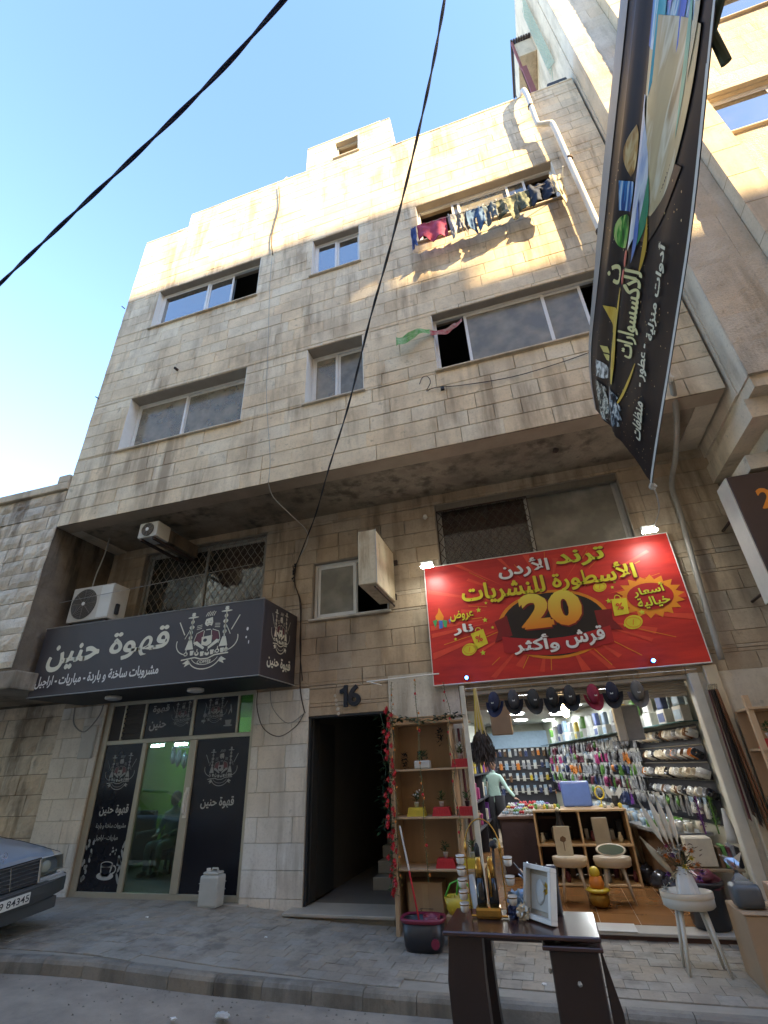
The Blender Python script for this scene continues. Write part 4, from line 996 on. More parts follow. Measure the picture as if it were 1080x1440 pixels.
d = Draw(F, 1.42, 0.02, 1); d.d = 0.008; d.ell(0, 0, 0.31, 0.2, 28); d.done('printed_burst_centre', mat('ribbon_red_print', (0.42, 0.01, 0.015), 0.4), RS)
shadowed('أسعار', 1.42, 0.11, 0.44, 0.17, YGR, 0.024, 0.08); shadowed('خيالية', 1.44, -0.07, 0.44, 0.17, YGR, 0.024, 0.08)
for k, (x, y, a) in enumerate([(0.78, 0.25, 0.1), (1.1, -0.33, 0.13), (-1.3, -0.48, 0.12)]):
    d = Draw(F, x, y, a); d.d = 0.006; d.ell(0, 0, 1, 0.75, 20, 0.3); d.done('printed_coin', YEL, RS)
    d = Draw(F, x, y, a); d.d = 0.009; d.arc(0, 0, 0.78, 0.56, 0, 2*PI, 0.07, 18); d.line([(0.1, 0.3), (-0.1, -0.3)], 0.1); d.done('printed_coin_mark', ORG_, RS)
for (x, y, r_) in ((0.98, -0.08, 0.0), (-1.13, -0.33, 0.3)):
    d = Draw(F, x, y, 0.15); d.d = 0.006; c_, s__ = math.cos(r_), math.sin(r_)
    rt = lambda p: (p[0]*c_ - p[1]*s__, p[0]*s__ + p[1]*c_)
    d.poly([rt(p) for p in ((-0.7, -0.9), (0.65, -0.8), (0.8, 0.75), (-0.6, 0.8))]); d.arc(0, 0.8, 0.28, 0.35, 0, PI, 0.08, 8); d.done('printed_bag', YEL, RS)
    lettering('%', F, x, y, 0.1, 0.1, REDL, RS, 0.01, 0.02, r_)
d = Draw(F, 0, 0, 1); d.d = 0.005
for k, (x, y) in enumerate([(-1.08, 0.12), (-0.95, 0.22), (-1.0, -0.05), (-0.9, -0.18), (-1.1, -0.55), (0.95, 0.22), (0.85, 0.02), (1.0, 0.3), (0.82, -0.3), (0.98, -0.36), (1.25, -0.2), (-1.5, -0.3), (0.6, 0.33)]):
    s_ = 0.045 if k % 2 == 0 else 0.028
    d.poly([(x + s_*(1 if q % 2 == 0 else 0.45)*math.sin(PI*q/5), y + s_*(1 if q % 2 == 0 else 0.45)*math.cos(PI*q/5)) for q in range(10)])
d.done('printed_star', YGR, RS)
d = Draw(F, -1.72, 0.02, 1); d.d = 0.005; d.poly([(-0.06, 0), (-0.07, 0.08), (-0.02, 0.14), (0, 0.22), (0.04, 0.13), (0.07, 0.06), (0.05, 0)]); d.done('printed_flame', ORG_, RS)
d = Draw(F, -1.7, -0.05, 1); d.d = 0.008; d.poly([(-0.14, 0.08), (-0.06, 0.1), (-0.1, -0.04)]); d.poly([(0.02, 0.08), (0.1, 0.06), (0.08, -0.05), (0.04, -0.04)]); d.done('printed_goods', mat('green_print', (0.05, 0.3, 0.1), 0.5), RS)
d = Draw(F, -1.7, -0.05, 1); d.d = 0.007; d.poly([(-0.04, 0.08), (0.02, 0.07), (0.02, -0.05), (-0.04, -0.06)]); d.poly([(0.12, 0.07), (0.16, 0.09), (0.14, 0.0)]); d.done('printed_goods', mat('blue_print', (0.05, 0.15, 0.5), 0.5), RS)
# flood lamps on arms and two blue lamps
for k, (x, y, z, lab) in enumerate([(-1.38, -0.5, 4.56, 'lit white floodlight over the left top corner of the red sign'), (2.0, -0.5, 4.6, 'lit white floodlight over the right top corner of the red sign')]):
    t = thing('floodlight', lab, 'light', (x, y, z), group='floodlights over the red sign')
    part('housing', MB().cbox(x-0.11, x+0.11, y-0.02, y+0.06, z-0.02, z+0.07, 0.015), ALU_D, t)
    part('led_panel', MB().box(x-0.1, x+0.1, y-0.045, y+0.05, z-0.03, z-0.021), emit_mat('flood_led', (0.95, 1.0, 0.94), 22), t)
    part('arm', MB().tube([(x, y+0.05, z+0.03), (x, -0.02, z+0.12)], 0.012, 6), IRON, t)
for k, (x, z, lab) in enumerate([(-0.98, 2.79, 'small blue lamp at the lower left of the red sign'), (1.6, 2.8, 'small blue lamp at the lower right of the red sign')]):
    t = thing('blue_lamp', lab, 'light', (x, sy-0.08, z), group='blue lamps on the red sign')
    part('bulb', MB().blob((x, sy-0.09, z), 0.022, 2), emit_mat('blue_led', (0.03, 0.2, 1.0), 12), t)
    part('socket', MB().lathe([(0.03, 0), (0.03, 0.05)], (0,0,0), 12).xf(Matrix.Translation((x, sy-0.03, z)) @ Matrix.Rotation(PI/2, 4, 'X')), mat('dark_blue_plastic', (0.02, 0.04, 0.15), 0.4), t)

# ------------------------------------------------------------------ pipes and cables
PVC = mat('white_pvc', (0.62, 0.6, 0.54), 0.5, namt=0.4, nscale=4)
t = thing('drain_pipe', 'white drain pipe running down the upper facade beside the clothes line', 'pipe', (2.3, -1.6, 10))
part('pipe', MB().tube(smooth_path([(2.05, -1.3, 15.75), (2.1, -1.62, 15.62), (2.13, -1.72, 15.2), (2.12, -1.72, 13.95), (2.16, -1.72, 13.78), (2.34, -1.72, 13.7), (2.4, -1.72, 13.5), (2.42, -1.72, 12.0), (2.46, -1.72, 9.0), (2.5, -1.72, 6.6), (2.56, -1.7, 6.3)], 5), 0.055, 12), PVC, t, smooth=True)
for z in (14.6, 12.2, 9.8, 7.4):
    part('clamp', MB().lathe([(0.066, -0.03), (0.066, 0.03)], (2.12 if z > 14 else 2.44, -1.72, z), 14), IRON, t)
    part('bracket', MB().tube([((2.12 if z > 14 else 2.44), -1.72, z), ((2.2 if z > 14 else 2.5), -1.52, z)], 0.012, 6), IRON, t)
part('pipe', MB().tube(smooth_path([(2.56, -1.69, 6.32), (2.62, -1.3, 6.02), (2.68, -0.6, 5.75), (2.62, -0.14, 5.45), (2.6, -0.12, 5.0), (2.52, -0.12, 4.0), (2.44, -0.12, 2.75)], 5), 0.04, 12), mat('grey_pvc', (0.3, 0.27, 0.23), 0.6, namt=0.5), t, smooth=True)
BLK = mat('black_cable', (0.012, 0.013, 0.018), 0.55)
def twisted(name, pts, r, tw, m, label, seg=14, r1=None):
    P = smooth_path(pts, seg); t = thing(name, label, 'cable', tuple(P[0]))
    for s in (0, PI):
        q = []; rad = []; L_ = 0
        for i, p in enumerate(P):
            if i: L_ += (P[i]-P[i-1]).length
            f = i/(len(P)-1); rr = r + ((r1 or r)-r)*f; a = s + L_*tw
            d_ = (P[min(i+1, len(P)-1)] - P[max(i-1, 0)]).normalized(); u = d_.cross(Vector((0, 0, 1)))
            u = u.normalized() if u.length > 1e-4 else Vector((1, 0, 0)); w = d_.cross(u)
            q.append(p + (u*math.cos(a) + w*math.sin(a))*rr*0.75); rad.append(rr)
        part('strand', MB().tube(q, rad, 7), m, t, smooth=True)
    return t
twisted('overhead_cable', [(1.2, -7.45, 6.0), (-0.78, -6.81, 6.0), (-1.44, -6.61, 5.985), (-2.22, -6.41, 5.98), (-3.17, -6.18, 5.985), (-4.38, -5.88, 6.0), (-7.4, -5.1, 6.15)], 0.0095, 6, mat('dark_blue_cable', (0.008, 0.016, 0.06), 0.5), 'thick dark blue twisted cable crossing the sky at the upper left', seg=20)
twisted('facade_cable', [(0.535, -5.5, 10.643), (0.395, -5.2, 10.446), (0.042, -4.8, 9.564), (-0.399, -4.3, 8.759), (-0.886, -3.8, 7.889), (-1.359, -3.3, 7.232), (-1.952, -2.6, 6.417), (-2.625, -1.75, 5.96), (-3.167, -1.0, 5.652), (-3.648, -0.4, 5.443), (-4.014, -0.04, 5.134)], 0.0145, 6, BLK, 'black twisted cable hanging down across the facade to the wall beside the small window', r1=0.006)
GW = mat('grey_cable', (0.3, 0.29, 0.27), 0.6)
wire('loose_wire', [(-3.84, -1.54, 6.104), (-3.868, -1.5, 6.1), (-3.92, -1.2, 5.989), (-3.705, -0.9, 5.734), (-3.607, -0.5, 5.612), (-3.666, -0.3, 5.459), (-3.961, -0.04, 5.273)], 0.009, mat('pale_cable', (0.5, 0.48, 0.43), 0.6), 'pale loose wire looping under the overhang')
wire('wall_wire', [(-4.325, -1.56, 15.6), (-4.25, -1.56, 14.6), (-4.36, -1.56, 13.4), (-4.27, -1.56, 12.6)], 0.012, IRON, 'thin dark wire down the sunlit parapet above the middle window')
wire('wall_wire', [(-4.28, -1.56, 12.5), (-4.25, -1.56, 11.4), (-4.15, -1.56, 9.8), (-4.04, -1.56, 8.05), (-3.85, -1.56, 6.664), (-3.84, -1.55, 6.1)], 0.005, GW, 'thin grey wire down the wall between the left and middle windows')
wire('wall_wire', [(-1.03, -1.56, 7.47), (-0.97, -1.56, 7.6), (-0.88, -1.56, 7.6), (-0.84, -1.56, 7.45), (-0.92, -1.56, 7.28), (-0.77, -1.56, 7.31), (-0.3, -1.56, 7.22), (0.486, -1.56, 7.148), (1.2, -1.56, 7.2), (1.714, -1.56, 7.277), (2.4, -1.56, 7.4)], 0.007, IRON, 'dark wire with a small loop under the lower right window')
wire('wall_cable', [(-4.014, -0.03, 5.134), (-4.03, -0.03, 4.8), (-3.9, -0.03, 4.4), (-3.84, -0.03, 3.6), (-3.82, -0.03, 2.9), (-3.72, -0.03, 2.5)], 0.010, IRON, 'dark rusty cable down the wall beside the coffee sign')
wire('wall_cable', [(-4.08, -0.03, 5.15), (-4.0, -0.03, 4.7), (-3.87, -0.03, 4.35), (-3.86, -0.03, 3.6), (-3.78, -0.03, 3.0)], 0.008, IRON, 'thinner rusty cable parallel to the one beside the coffee sign')
wire('wall_cable', [(-3.72, -0.03, 2.5), (-3.85, -0.05, 2.3), (-4.15, -0.05, 2.16), (-4.45, -0.05, 2.3), (-4.6, -0.05, 2.62), (-4.62, -0.04, 2.9)], 0.0075, IRON, 'dark cable drooping across the whitewashed pillar beside the entrance')
wire('wall_cable', [(-3.7, -0.03, 2.5), (-4.0, -0.05, 2.35), (-4.3, -0.05, 2.6), (-4.38, -0.04, 2.9)], 0.007, GW, 'thin grey cable looping on the whitewashed pillar')
wire('wall_cable', [(-8.6, -0.03, 2.9), (-8.5, -0.05, 2.6), (-8.2, -0.05, 2.45), (-7.95, -0.05, 2.7), (-7.9, -0.05, 2.9)], 0.012, GW, 'grey cable loop on the pillar left of the coffee shop door')
mb = MB()
for k in range(9): mb.blob((-4.05+rnd.uniform(-.03, .03), -0.04, 5.15-0.04*k+rnd.uniform(-.02, .02)), 0.022, 1, 0.4, k)
single('cable_splices', mb, BLK, 'clump of taped cable splices on the wall left of the small window', 'cable', smooth=True)
mb = MB(); mb.cbox(-0.68, -0.62, -1.58, -1.53, 7.23, 7.29, 0.005); single('cable_clip', mb, BLACK, 'small black clip on the wire under the lower right window', 'clip')
mb = MB(); mb.cbox(-8.25, -7.93, -0.05, -0.001, 2.0, 2.55, 0.01); single('meter_cover', mb, mat('painted_cover', (0.5, 0.49, 0.46), 0.6), 'flat grey cover panel on the pillar left of the coffee shop', 'panel')
mb = MB(); mb.lathe([(0.03, 0), (0.045, -0.05), (0.02, -0.08)], (-1.42, -0.05, 5.72), 12); single('camera_dome', mb, WPAINT, 'small white device on the wall left of the grille window', 'camera')
mb = MB(); mb.blob((0.95, -0.9, 6.02), 0.05, 1, 0.4, 3); single('lamp_socket', mb, IRON, 'small rusty lamp socket hanging from the soffit', 'socket')
mb = MB()
for x, z in [(-6.4, 9.6), (-8.5, 9.4), (-8.6, 12.5)]: mb.tube([(x, -1.52, z), (x, -1.62, z-0.02)], 0.03 if x > -7 else 0.012, 8)
part('drain_stub', mb, IRON, BLD)
mb = MB(); mb.cbox(2.7, 3.15, -1.5, -1.2, 15.6, 15.85, 0.04); single('roof_bucket', mb, BLACK, 'dark box sitting on the roof edge by the taller building', 'box')

def leaf(mb, p, d, l, w):
    d = Vector(d).normalized(); a = Vector((0, 0, 1)) if abs(d.z) < 0.9 else Vector((1, 0, 0)); s = d.cross(a).normalized(); p = Vector(p); n = s.cross(d)
    mb.add([p, p+d*l*0.45+s*w*0.5+n*l*0.04, p+d*l, p+d*l*0.45-s*w*0.5+n*l*0.04, p+d*l*0.5-n*l*0.05], [(0, 1, 4), (1, 2, 4), (2, 3, 4), (3, 0, 4)])

# ------------------------------------------------------------------ shop interior
WOODT = mat('orange_floor_tile', (0.27, 0.125, 0.045), 0.25, namt=0.6, nscale=3, var=0.1)
SW = mat('shop_wall_paint', (0.5, 0.5, 0.42), 0.7, namt=0.3); SCEIL = mat('shop_ceiling', (0.5, 0.5, 0.48), 0.8)
DKPANEL = mat('dark_pegboard', (0.03, 0.032, 0.045), 0.5)
WD = Vector((-0.21213, 0.97724, 0)); WP = Vector((2.15, 0.2, 0)); WN = Vector((-0.97724, -0.21213, 0))   # the slanting right wall
def wall_pt(s, z, out=0.0): p = WP + WD*s + WN*out; return (p.x, p.y, z)
ZC = 2.72; ZF = -0.1
mb = MB()
e = WP + WD*10
mb.quad((-2.0, 0.31, ZF), (-2.0, 10.2, ZF), (-2.0, 10.2, ZC), (-2.0, 0.31, ZC)); mb.quad((-2.0, 10.2, ZF), (0.3, 10.2, ZF), (0.3, 10.2, ZC), (-2.0, 10.2, ZC))
q0 = wall_pt(0, ZF); q1 = wall_pt(10.4, ZF); mb.quad(q1, q0, (q0[0], q0[1], ZC), (q1[0], q1[1], ZC))
part('shop_room', mb, SW, BLD)
part('shop_ceiling', MB().quad((-2.0, 0.05, ZC), (-2.0, 10.2, ZC), (2.3, 10.2, ZC), (2.3, 0.05, ZC)), SCEIL, BLD)
mb = MB(); mb.box(-2.0, 2.4, 0.02, 10.25, ZF-0.1, ZF-0.006); part('shop_floor', mb, MORTAR, BLD)
tl = MB().box(0.004, 0.446, 0.004, 0.446, -0.006, 0).mesh('floor_tile', WOODT)
k = 0
for i in range(-4, 6):
    for j in range(0, 14):
        link('floor_tile', tl, BLD, (0.45*i - 0.0 + 2.7, 0.05+0.45*j, ZF)) if 0.45*i < 2.1 and False else None
tiles = []
for i in range(10):
    for j in range(13):
        x, y = -2.0+0.45*i, 0.04+0.45*j
        if x < 2.1 - 0.2*j*0.45: link('floor_tile', tl, BLD, (x+2.7, y, ZF))
mb = MB(); mb.cbox(-1.15, 2.3, -0.28, 0.03, -0.135, ZF-0.002, 0.006); part('shop_threshold', mb, mat('worn_marble', (0.42, 0.38, 0.32), 0.5), BLD)
mb = MB(); mb.cbox(-0.35, 0.62, -0.285, 0.03, ZF-0.001, ZF+0.008, 0.003); part('marble_slab', mb, mat('white_marble', (0.62, 0.6, 0.55), 0.4, namt=0.4), BLD)
mb = MB(); mb.box(-1.12, 2.28, -0.24, 0.02, -0.45, -0.137); part('threshold_base', mb, mat('red_brown_step', (0.13, 0.07, 0.06), 0.8), BLD)
# pale frame round the opening
PALE = mat('cream_timber', (0.58, 0.48, 0.33), 0.6, namt=0.4, nscale=5, stretch=(3, 3, 0.4))
part('frame_post', MB().cbox(2.0, 2.13, -0.06, 0.12, -0.1, 2.62, 0.01), mat('white_timber', (0.62, 0.58, 0.48), 0.5, namt=0.4), BLD)
part('frame_post', MB().cbox(2.2, 2.36, -0.1, 0.02, -0.15, 2.7, 0.01), PALE, BLD)
part('frame_beam', MB().cbox(-1.15, 2.06, 0.02, 0.28, 2.56, 2.619, 0.008), ALU_D, BLD)
mb = MB()
for k in range(6): mb.cbox(-1.1, 1.98, 0.16-0.0*k, 0.2, 2.36+0.034*k, 2.39+0.034*k, 0.004)
part('shutter_curtain', mb, mat('roller_shutter', (0.32, 0.28, 0.22), 0.5, 0.3), BLD)
# lit ceiling panels
for k, (x, y) in enumerate([(-0.35, 1.6), (1.15, 1.5), (-0.6, 5.6), (-1.15, 6.8), (0.4, 6.4), (-1.3, 8.4), (-0.6, 7.8), (0.2, 8.6), (-1.0, 4.2), (0.7, 4.2)]):
    t = thing('ceiling_panel', 'lit round ceiling light inside the red signed shop', 'light', (x, y, ZC-0.02), group='ceiling lights in the shop')
    part('rim', MB().lathe([(0.2, 0.0), (0.21, -0.02), (0.17, -0.03)], (x, y, ZC-0.005), 20, cap=False), WPAINT, t)
    part('diffuser', MB().lathe([(0.17, 0.0), (0.165, -0.004)], (x, y, ZC-0.03), 20), emit_mat('panel_light', (0.9, 0.96, 1.0), 11), t)
t = thing('warm_bulb', 'warm lit bulb hanging behind the row of caps', 'light', (0.36, 0.6, 2.4))
part('bulb', MB().lathe([(0.02, 0.1), (0.05, 0.06), (0.055, 0), (0.04, -0.07), (0.0, -0.09)], (0.36, 0.6, 2.3), 12), emit_mat('warm_bulb', (1.0, 0.72, 0.4), 18), t, smooth=True)
part('flex', MB().tube([(0.36, 0.6, 2.4), (0.36, 0.6, ZC)], 0.006, 6), BLACK, t)

# goods hanging on the slanting wall; every one is a thing of its own, simple alike ones are copies
PAL = {'grey': (0.28, 0.29, 0.31), 'white': (0.55, 0.55, 0.52), 'dark blue': (0.04, 0.06, 0.16), 'black': (0.02, 0.02, 0.025), 'maroon': (0.13, 0.025, 0.045),
       'pink': (0.35, 0.04, 0.15), 'yellow': (0.6, 0.45, 0.04), 'green': (0.12, 0.28, 0.06), 'pale blue': (0.3, 0.42, 0.55), 'orange': (0.6, 0.2, 0.03), 'cream': (0.6, 0.54, 0.42), 'brown': (0.15, 0.08, 0.04), 'red': (0.5, 0.02, 0.03), 'purple': (0.18, 0.05, 0.3)}
def cm(c, rough=0.35, **k): return mat(c.replace(' ', '_') + '_goods_%d' % int(rough*100), PAL[c], rough, namt=0.5, nscale=14, **k)
wang = math.atan2(WD.y, WD.x)
# back boards and rails
t = thing('display_board', 'dark display board with hooks along the slanting right wall', 'display board', wall_pt(5, 0.9))
for s0, s1 in ((0.35, 2.6), (2.62, 5.0), (5.02, 7.6), (7.62, 10)):
    mb = MB(); a0, a1 = wall_pt(s0, 0.8, 0.02), wall_pt(s1, 0.8, 0.02); mb.quad(a1, a0, (a0[0], a0[1], 2.02), (a1[0], a1[1], 2.02)); part('board', mb, DKPANEL, t)
for z in (1.98, 1.76, 1.54, 1.32, 1.1): part('rail', MB().tube([wall_pt(0.35, z, 0.03), wall_pt(10, z, 0.03)], 0.008, 4), ALU_D, t)
part('glass_shelf', MB().add([wall_pt(0.3, 2.05, 0.0), wall_pt(9.8, 2.05, 0.0), wall_pt(9.8, 2.05, 0.26), wall_pt(0.3, 2.05, 0.26), wall_pt(0.3, 2.062, 0.0), wall_pt(9.8, 2.062, 0.0), wall_pt(9.8, 2.062, 0.26), wall_pt(0.3, 2.062, 0.26)], [(0,3,2,1),(4,5,6,7),(0,1,5,4),(1,2,6,5),(2,3,7,6),(3,0,4,7)]), mat('teal_glass_edge', (0.03, 0.12, 0.13), 0.1), t)
def mug_proto(c):
    t = thing('mug', c + ' mug hanging from its handle on the right display wall', 'mug', (0, 0, -50), 0.0, c + ' mugs on the right wall'); ORG[t.name] = Vector((0,0,0))
    M_ = Matrix.Rotation(math.radians(65), 4, 'X')
    part('cup', MB().lathe([(0.0, 0.006), (0.038, 0.005), (0.04, 0.1), (0.044, 0.1), (0.044, -0.004), (0.03, -0.008)], (0,0,-0.05), 14, cap=False).xf(M_), cm(c, 0.25), t, smooth=True, world=False)
    part('handle', MB().tube([(0.042, 0, -0.03), (0.07, 0, -0.02), (0.075, 0, 0.01), (0.066, 0, 0.035), (0.042, 0, 0.04)], 0.007, 6).xf(M_), cm(c, 0.25), t, smooth=True, world=False)
    return t
protos = {}; used = set(); ROWS = ['top', 'second', 'third', 'fourth', 'lowest']
def names(c, what, r_, s):
    where = 'nearest the door' if s < 1.6 else 'just past the mugs' if s < 4 else 'halfway back' if s < 6.5 else 'far back'
    return c + ' ' + what + ' in the ' + ROWS[r_] + ' row of the right wall, ' + where, c + ' ' + what + 's, ' + ROWS[r_] + ' row ' + where
def place(kind, c, maker, loc, rz, scale=1.0, label=None, group=None):
    k = (kind, c)
    if k not in protos: protos[k] = maker(c)
    p = protos[k]
    if k not in used and label: p['label'] = label; p['group'] = group
    if k not in used:
        used.add(k); p.location = loc; p.rotation_euler = (0, 0, rz); p.scale = (scale,)*3
        return p
    return dup(p, loc, (0, 0, rz), scale=scale, label=label, group=group)
gr = random.Random(21)
for r_, z in enumerate((1.98, 1.72, 1.48, 1.24)):
    s = 0.35
    while s < 2.3:
        c = gr.choices(['white', 'cream', 'black', 'brown', 'grey', 'orange'], [6, 5, 2, 1, 2, 1])[0]
        place('mug', c, mug_proto, wall_pt(s, z-0.07, 0.1+gr.uniform(-.02, .03)), wang + PI + gr.uniform(-0.9, 0.5), 1.25 + gr.uniform(-.1, .1), *names(c, 'mug', r_, s)); s += gr.uniform(0.095, 0.14)
def pack_proto(key_):
    c, v = key_
    t = thing('hanging_packet', c + ' packet hanging on a hook of the right display wall', 'packet', (0, 0, -50), 0.0, c + ' packets on the right wall'); ORG[t.name] = Vector((0,0,0))
    w = (0.045, 0.06, 0.03)[v]; h = (0.19, 0.13, 0.2)[v]; r = random.Random(v*7+len(c)); mb = MB()
    if v == 1:      # rounded bundle such as rolled socks or a sponge
        mb.blob((0, -0.03, -h*0.55), 0.055, 2, 0.5, len(c), (1, 0.7, 1.2))
    elif v == 2:    # two hanging lengths
        for s_ in (-1, 1): mb.tube([(s_*0.008, -0.01, -0.01), (s_*0.022, -0.02, -h*0.5), (s_*(0.03+0.01*r.random()), -0.015, -h)], [0.01, 0.018, 0.014], 6)
    else:           # creased bag, fuller at the bottom
        n = 5
        for i in range(n+1):
            for j in range(5): x = -w+2*w*j/4; mb.v.append((x*(0.85+0.2*i/n), -0.012-0.022*math.sin(PI*j/4)*(i/n)+0.01*r.uniform(-1, 1), -0.02-(h-0.02)*i/n+0.008*r.uniform(-1, 1)))
        for i in range(n):
            for j in range(4): q = i*5+j; mb.f.append((q, q+5, q+6, q+1))
        mb.box(-w, w, 0.0, 0.006, -h, -0.02)
    part('contents', mb, cm(c, 0.3), t, world=False, smooth=(v == 1))
    part('header_card', MB().box(-w*0.9, w*0.9, -0.016, -0.01, -0.045 if v == 0 else -0.03, 0.03), cm('white' if c != 'white' else 'pale blue', 0.5), t, world=False)
    return t
for r_, z in enumerate((1.98, 1.76, 1.54, 1.32, 1.1)):
    s = 2.45 if r_ < 4 else 0.5
    zone = 'grey'
    while s < 9.6:
        if gr.random() < 0.3: zone = gr.choice(['grey', 'grey', 'grey', 'white', 'dark blue', 'maroon', 'grey', 'black', 'black', 'pink', 'grey', 'green', 'purple', 'orange'])
        c = zone if gr.random() < 0.75 else gr.choice(['grey', 'white', 'black', 'grey', 'green'])
        place('pack', (c, gr.choice([0, 0, 1, 2])), pack_proto, wall_pt(s, z-0.01, 0.09+gr.uniform(0, 0.05)), wang + PI + gr.uniform(-0.5, 0.5), gr.uniform(0.85, 1.15), *names(c, 'packet', r_, s)); s += gr.uniform(0.085, 0.125) * (1 + s*0.05)
# boxes and coloured covers on the glass shelf
for k in range(16):
    s = 0.45 + 0.55*k; c = ['pale blue', 'dark blue', 'white', 'green', 'yellow', 'grey'][k % 6]; h = gr.uniform(0.22, 0.48)
    def bp(c, h=h):
        t = thing('shelf_box', c + ' boxed item standing on the glass shelf of the right wall', 'box', (0, 0, -50), 0, c + ' boxed items on the glass shelf'); ORG[t.name] = Vector((0,0,0))
        part('carton', MB().cbox(-0.13, 0.13, -0.06, 0.06, 0, 0.2, 0.006), cm('white', 0.4), t, world=False)
        part('wrapped_item', MB().cbox(-0.1, 0.1, -0.05, 0.05, 0.201, 0.46, 0.03), cm(c, 0.3), t, world=False)
        part('label', MB().box(-0.1, 0.1, -0.065, -0.061, 0.03, 0.15), cm(c, 0.4), t, world=False)
        return t
    place('box', c, bp, wall_pt(s, 2.063, 0.12), wang + PI, gr.uniform(0.85, 1.1))
# back wall: dark board with rows of small packs, pale strip above
t = thing('display_board', 'dark display board on the back wall of the shop behind the shopkeeper', 'display board', (-0.9, 10.1, 0.7))
part('board', MB().box(-1.95, 0.25, 10.05, 10.15, 0.2, 2.02), DKPANEL, t)
part('pelmet', MB().box(-1.95, 0.25, 9.9, 10.15, 2.03, 2.5), cm('pale blue', 0.5), t)
for z in (1.75, 1.4, 1.05): part('shelf_rail', MB().box(-1.95, 0.25, 9.98, 10.04, z-0.25, z-0.23), ALU_D, t)
for r_, z in enumerate((1.98, 1.64, 1.29, 0.95)):
    x = -1.85
    while x < 0.15:
        c = gr.choice(['white', 'grey', 'dark blue', 'yellow', 'orange', 'pale blue', 'brown', 'white'])
        place('pack', (c, 0), pack_proto, (x, 9.95, z), gr.uniform(-.2, .2), gr.uniform(0.9, 1.25), c + ' packet in the ' + ROWS[r_] + ' row of the back wall board', c + ' packets, ' + ROWS[r_] + ' row of the back wall'); x += gr.uniform(0.14, 0.22)
# left wall rack, dark
t = thing('wall_rack', 'dark rack with goods on the left wall of the shop', 'rack', (-1.9, 5, ZF))
for z in (0.4, 0.9, 1.4, 1.9): part('shelf', MB().box(-1.98, -1.6, 3.0, 9.5, z, z+0.03), DKPANEL, t)
for y in (3.0, 5.2, 7.4, 9.47): part('upright', MB().box(-1.98, -1.6, y, y+0.03, ZF, 2.1), DKPANEL, t)
for z in (0.43, 0.93, 1.43):
    y = 3.15
    while y < 9.3:
        c = gr.choice(list(PAL)); h = gr.uniform(.15, .35)
        if abs(((y-3.0) % 2.2)) > 0.15:
            single('shelf_carton', MB().cbox(-1.9, -1.66, y, y+0.2, z+0.001, z+h, 0.01), cm(c, 0.5), c + ' carton on the dark rack at the left wall of the shop', 'carton', c + ' cartons on the left rack')
        y += gr.uniform(0.3, 0.5)

# long grey trestle tables against the right wall with glassware
LG = mat('grey_table_top', (0.3, 0.31, 0.32), 0.4); TL = mat('timber_leg', (0.35, 0.25, 0.15), 0.6)
for k, (s0, s1) in enumerate(((0.75, 2.6), (2.65, 4.6), (4.65, 6.6))):
    t = thing('trestle_table', ['grey trestle table under the mugs, nearest the shop door', 'grey trestle table along the right wall, the middle one', 'grey trestle table along the right wall, farthest from the door'][k], 'table', wall_pt((s0+s1)/2, ZF, 0.35), group='trestle tables along the right wall')
    mb = MB(); a, b, c, d_ = wall_pt(s0, 0, 0.05), wall_pt(s1, 0, 0.05), wall_pt(s1, 0, 0.62), wall_pt(s0, 0, 0.62)
    for z in (0.66, 0.7): mb.v += [(p[0], p[1], z) for p in (a, b, c, d_)]
    mb.f += [(3, 2, 1, 0), (4, 5, 6, 7), (0, 1, 5, 4), (1, 2, 6, 5), (2, 3, 7, 6), (3, 0, 4, 7)]
    part('table_top', mb, LG, t)
    for s in (s0+0.15, s1-0.15):
        p0, p1 = wall_pt(s, 0.66, 0.56), wall_pt(s, ZF, 0.42); p2, p3 = wall_pt(s, 0.66, 0.1), wall_pt(s, ZF, 0.25)
        part('leg', MB().tube([p0, p1], 0.025, 4), TL, t); part('leg', MB().tube([p2, p3], 0.025, 4), TL, t)
    part('skirt', MB().quad((*wall_pt(s0+.3, 0, 0.5)[:2], 0.05), (*wall_pt(s1-.3, 0, 0.5)[:2], 0.05), (*wall_pt(s1-.3, 0, 0.5)[:2], 0.6), (*wall_pt(s0+.3, 0, 0.5)[:2], 0.6)), cm('brown', 0.8), t)
GLW = mat('pressed_glass', (0.5, 0.53, 0.55), 0.08, spec=0.9)
def cupp(c):
    t = thing('glass_cup', c + ' glass cup standing on the grey trestle tables', 'cup', (0, 0, -50), 0, c + ' glassware on the trestle tables'); ORG[t.name] = Vector((0,0,0))
    part('bowl', MB().lathe([(0.025, 0.0), (0.03, 0.01), (0.042, 0.09), (0.038, 0.09), (0.026, 0.015)], (0,0,0), 12, cap=False), cm(c, 0.1), t, world=False, smooth=True)
    part('foot', MB().lathe([(0.032, 0.0), (0.03, 0.006)], (0,0,-0.004), 12), cm(c, 0.1), t, world=False)
    return t
s = 0.8
while s < 6.4:
    for o_ in (0.16, 0.3, 0.44, 0.55):
        if gr.random() < 0.85:
            c = 'green' if 1.2 < s < 1.7 else gr.choice(['pale blue', 'white', 'pale blue', 'grey', 'cream'])
            place('cup', c, cupp, wall_pt(s+gr.uniform(-.04, .04), 0.706, o_), gr.uniform(0, 6), gr.uniform(0.9, 1.5))
    s += 0.2

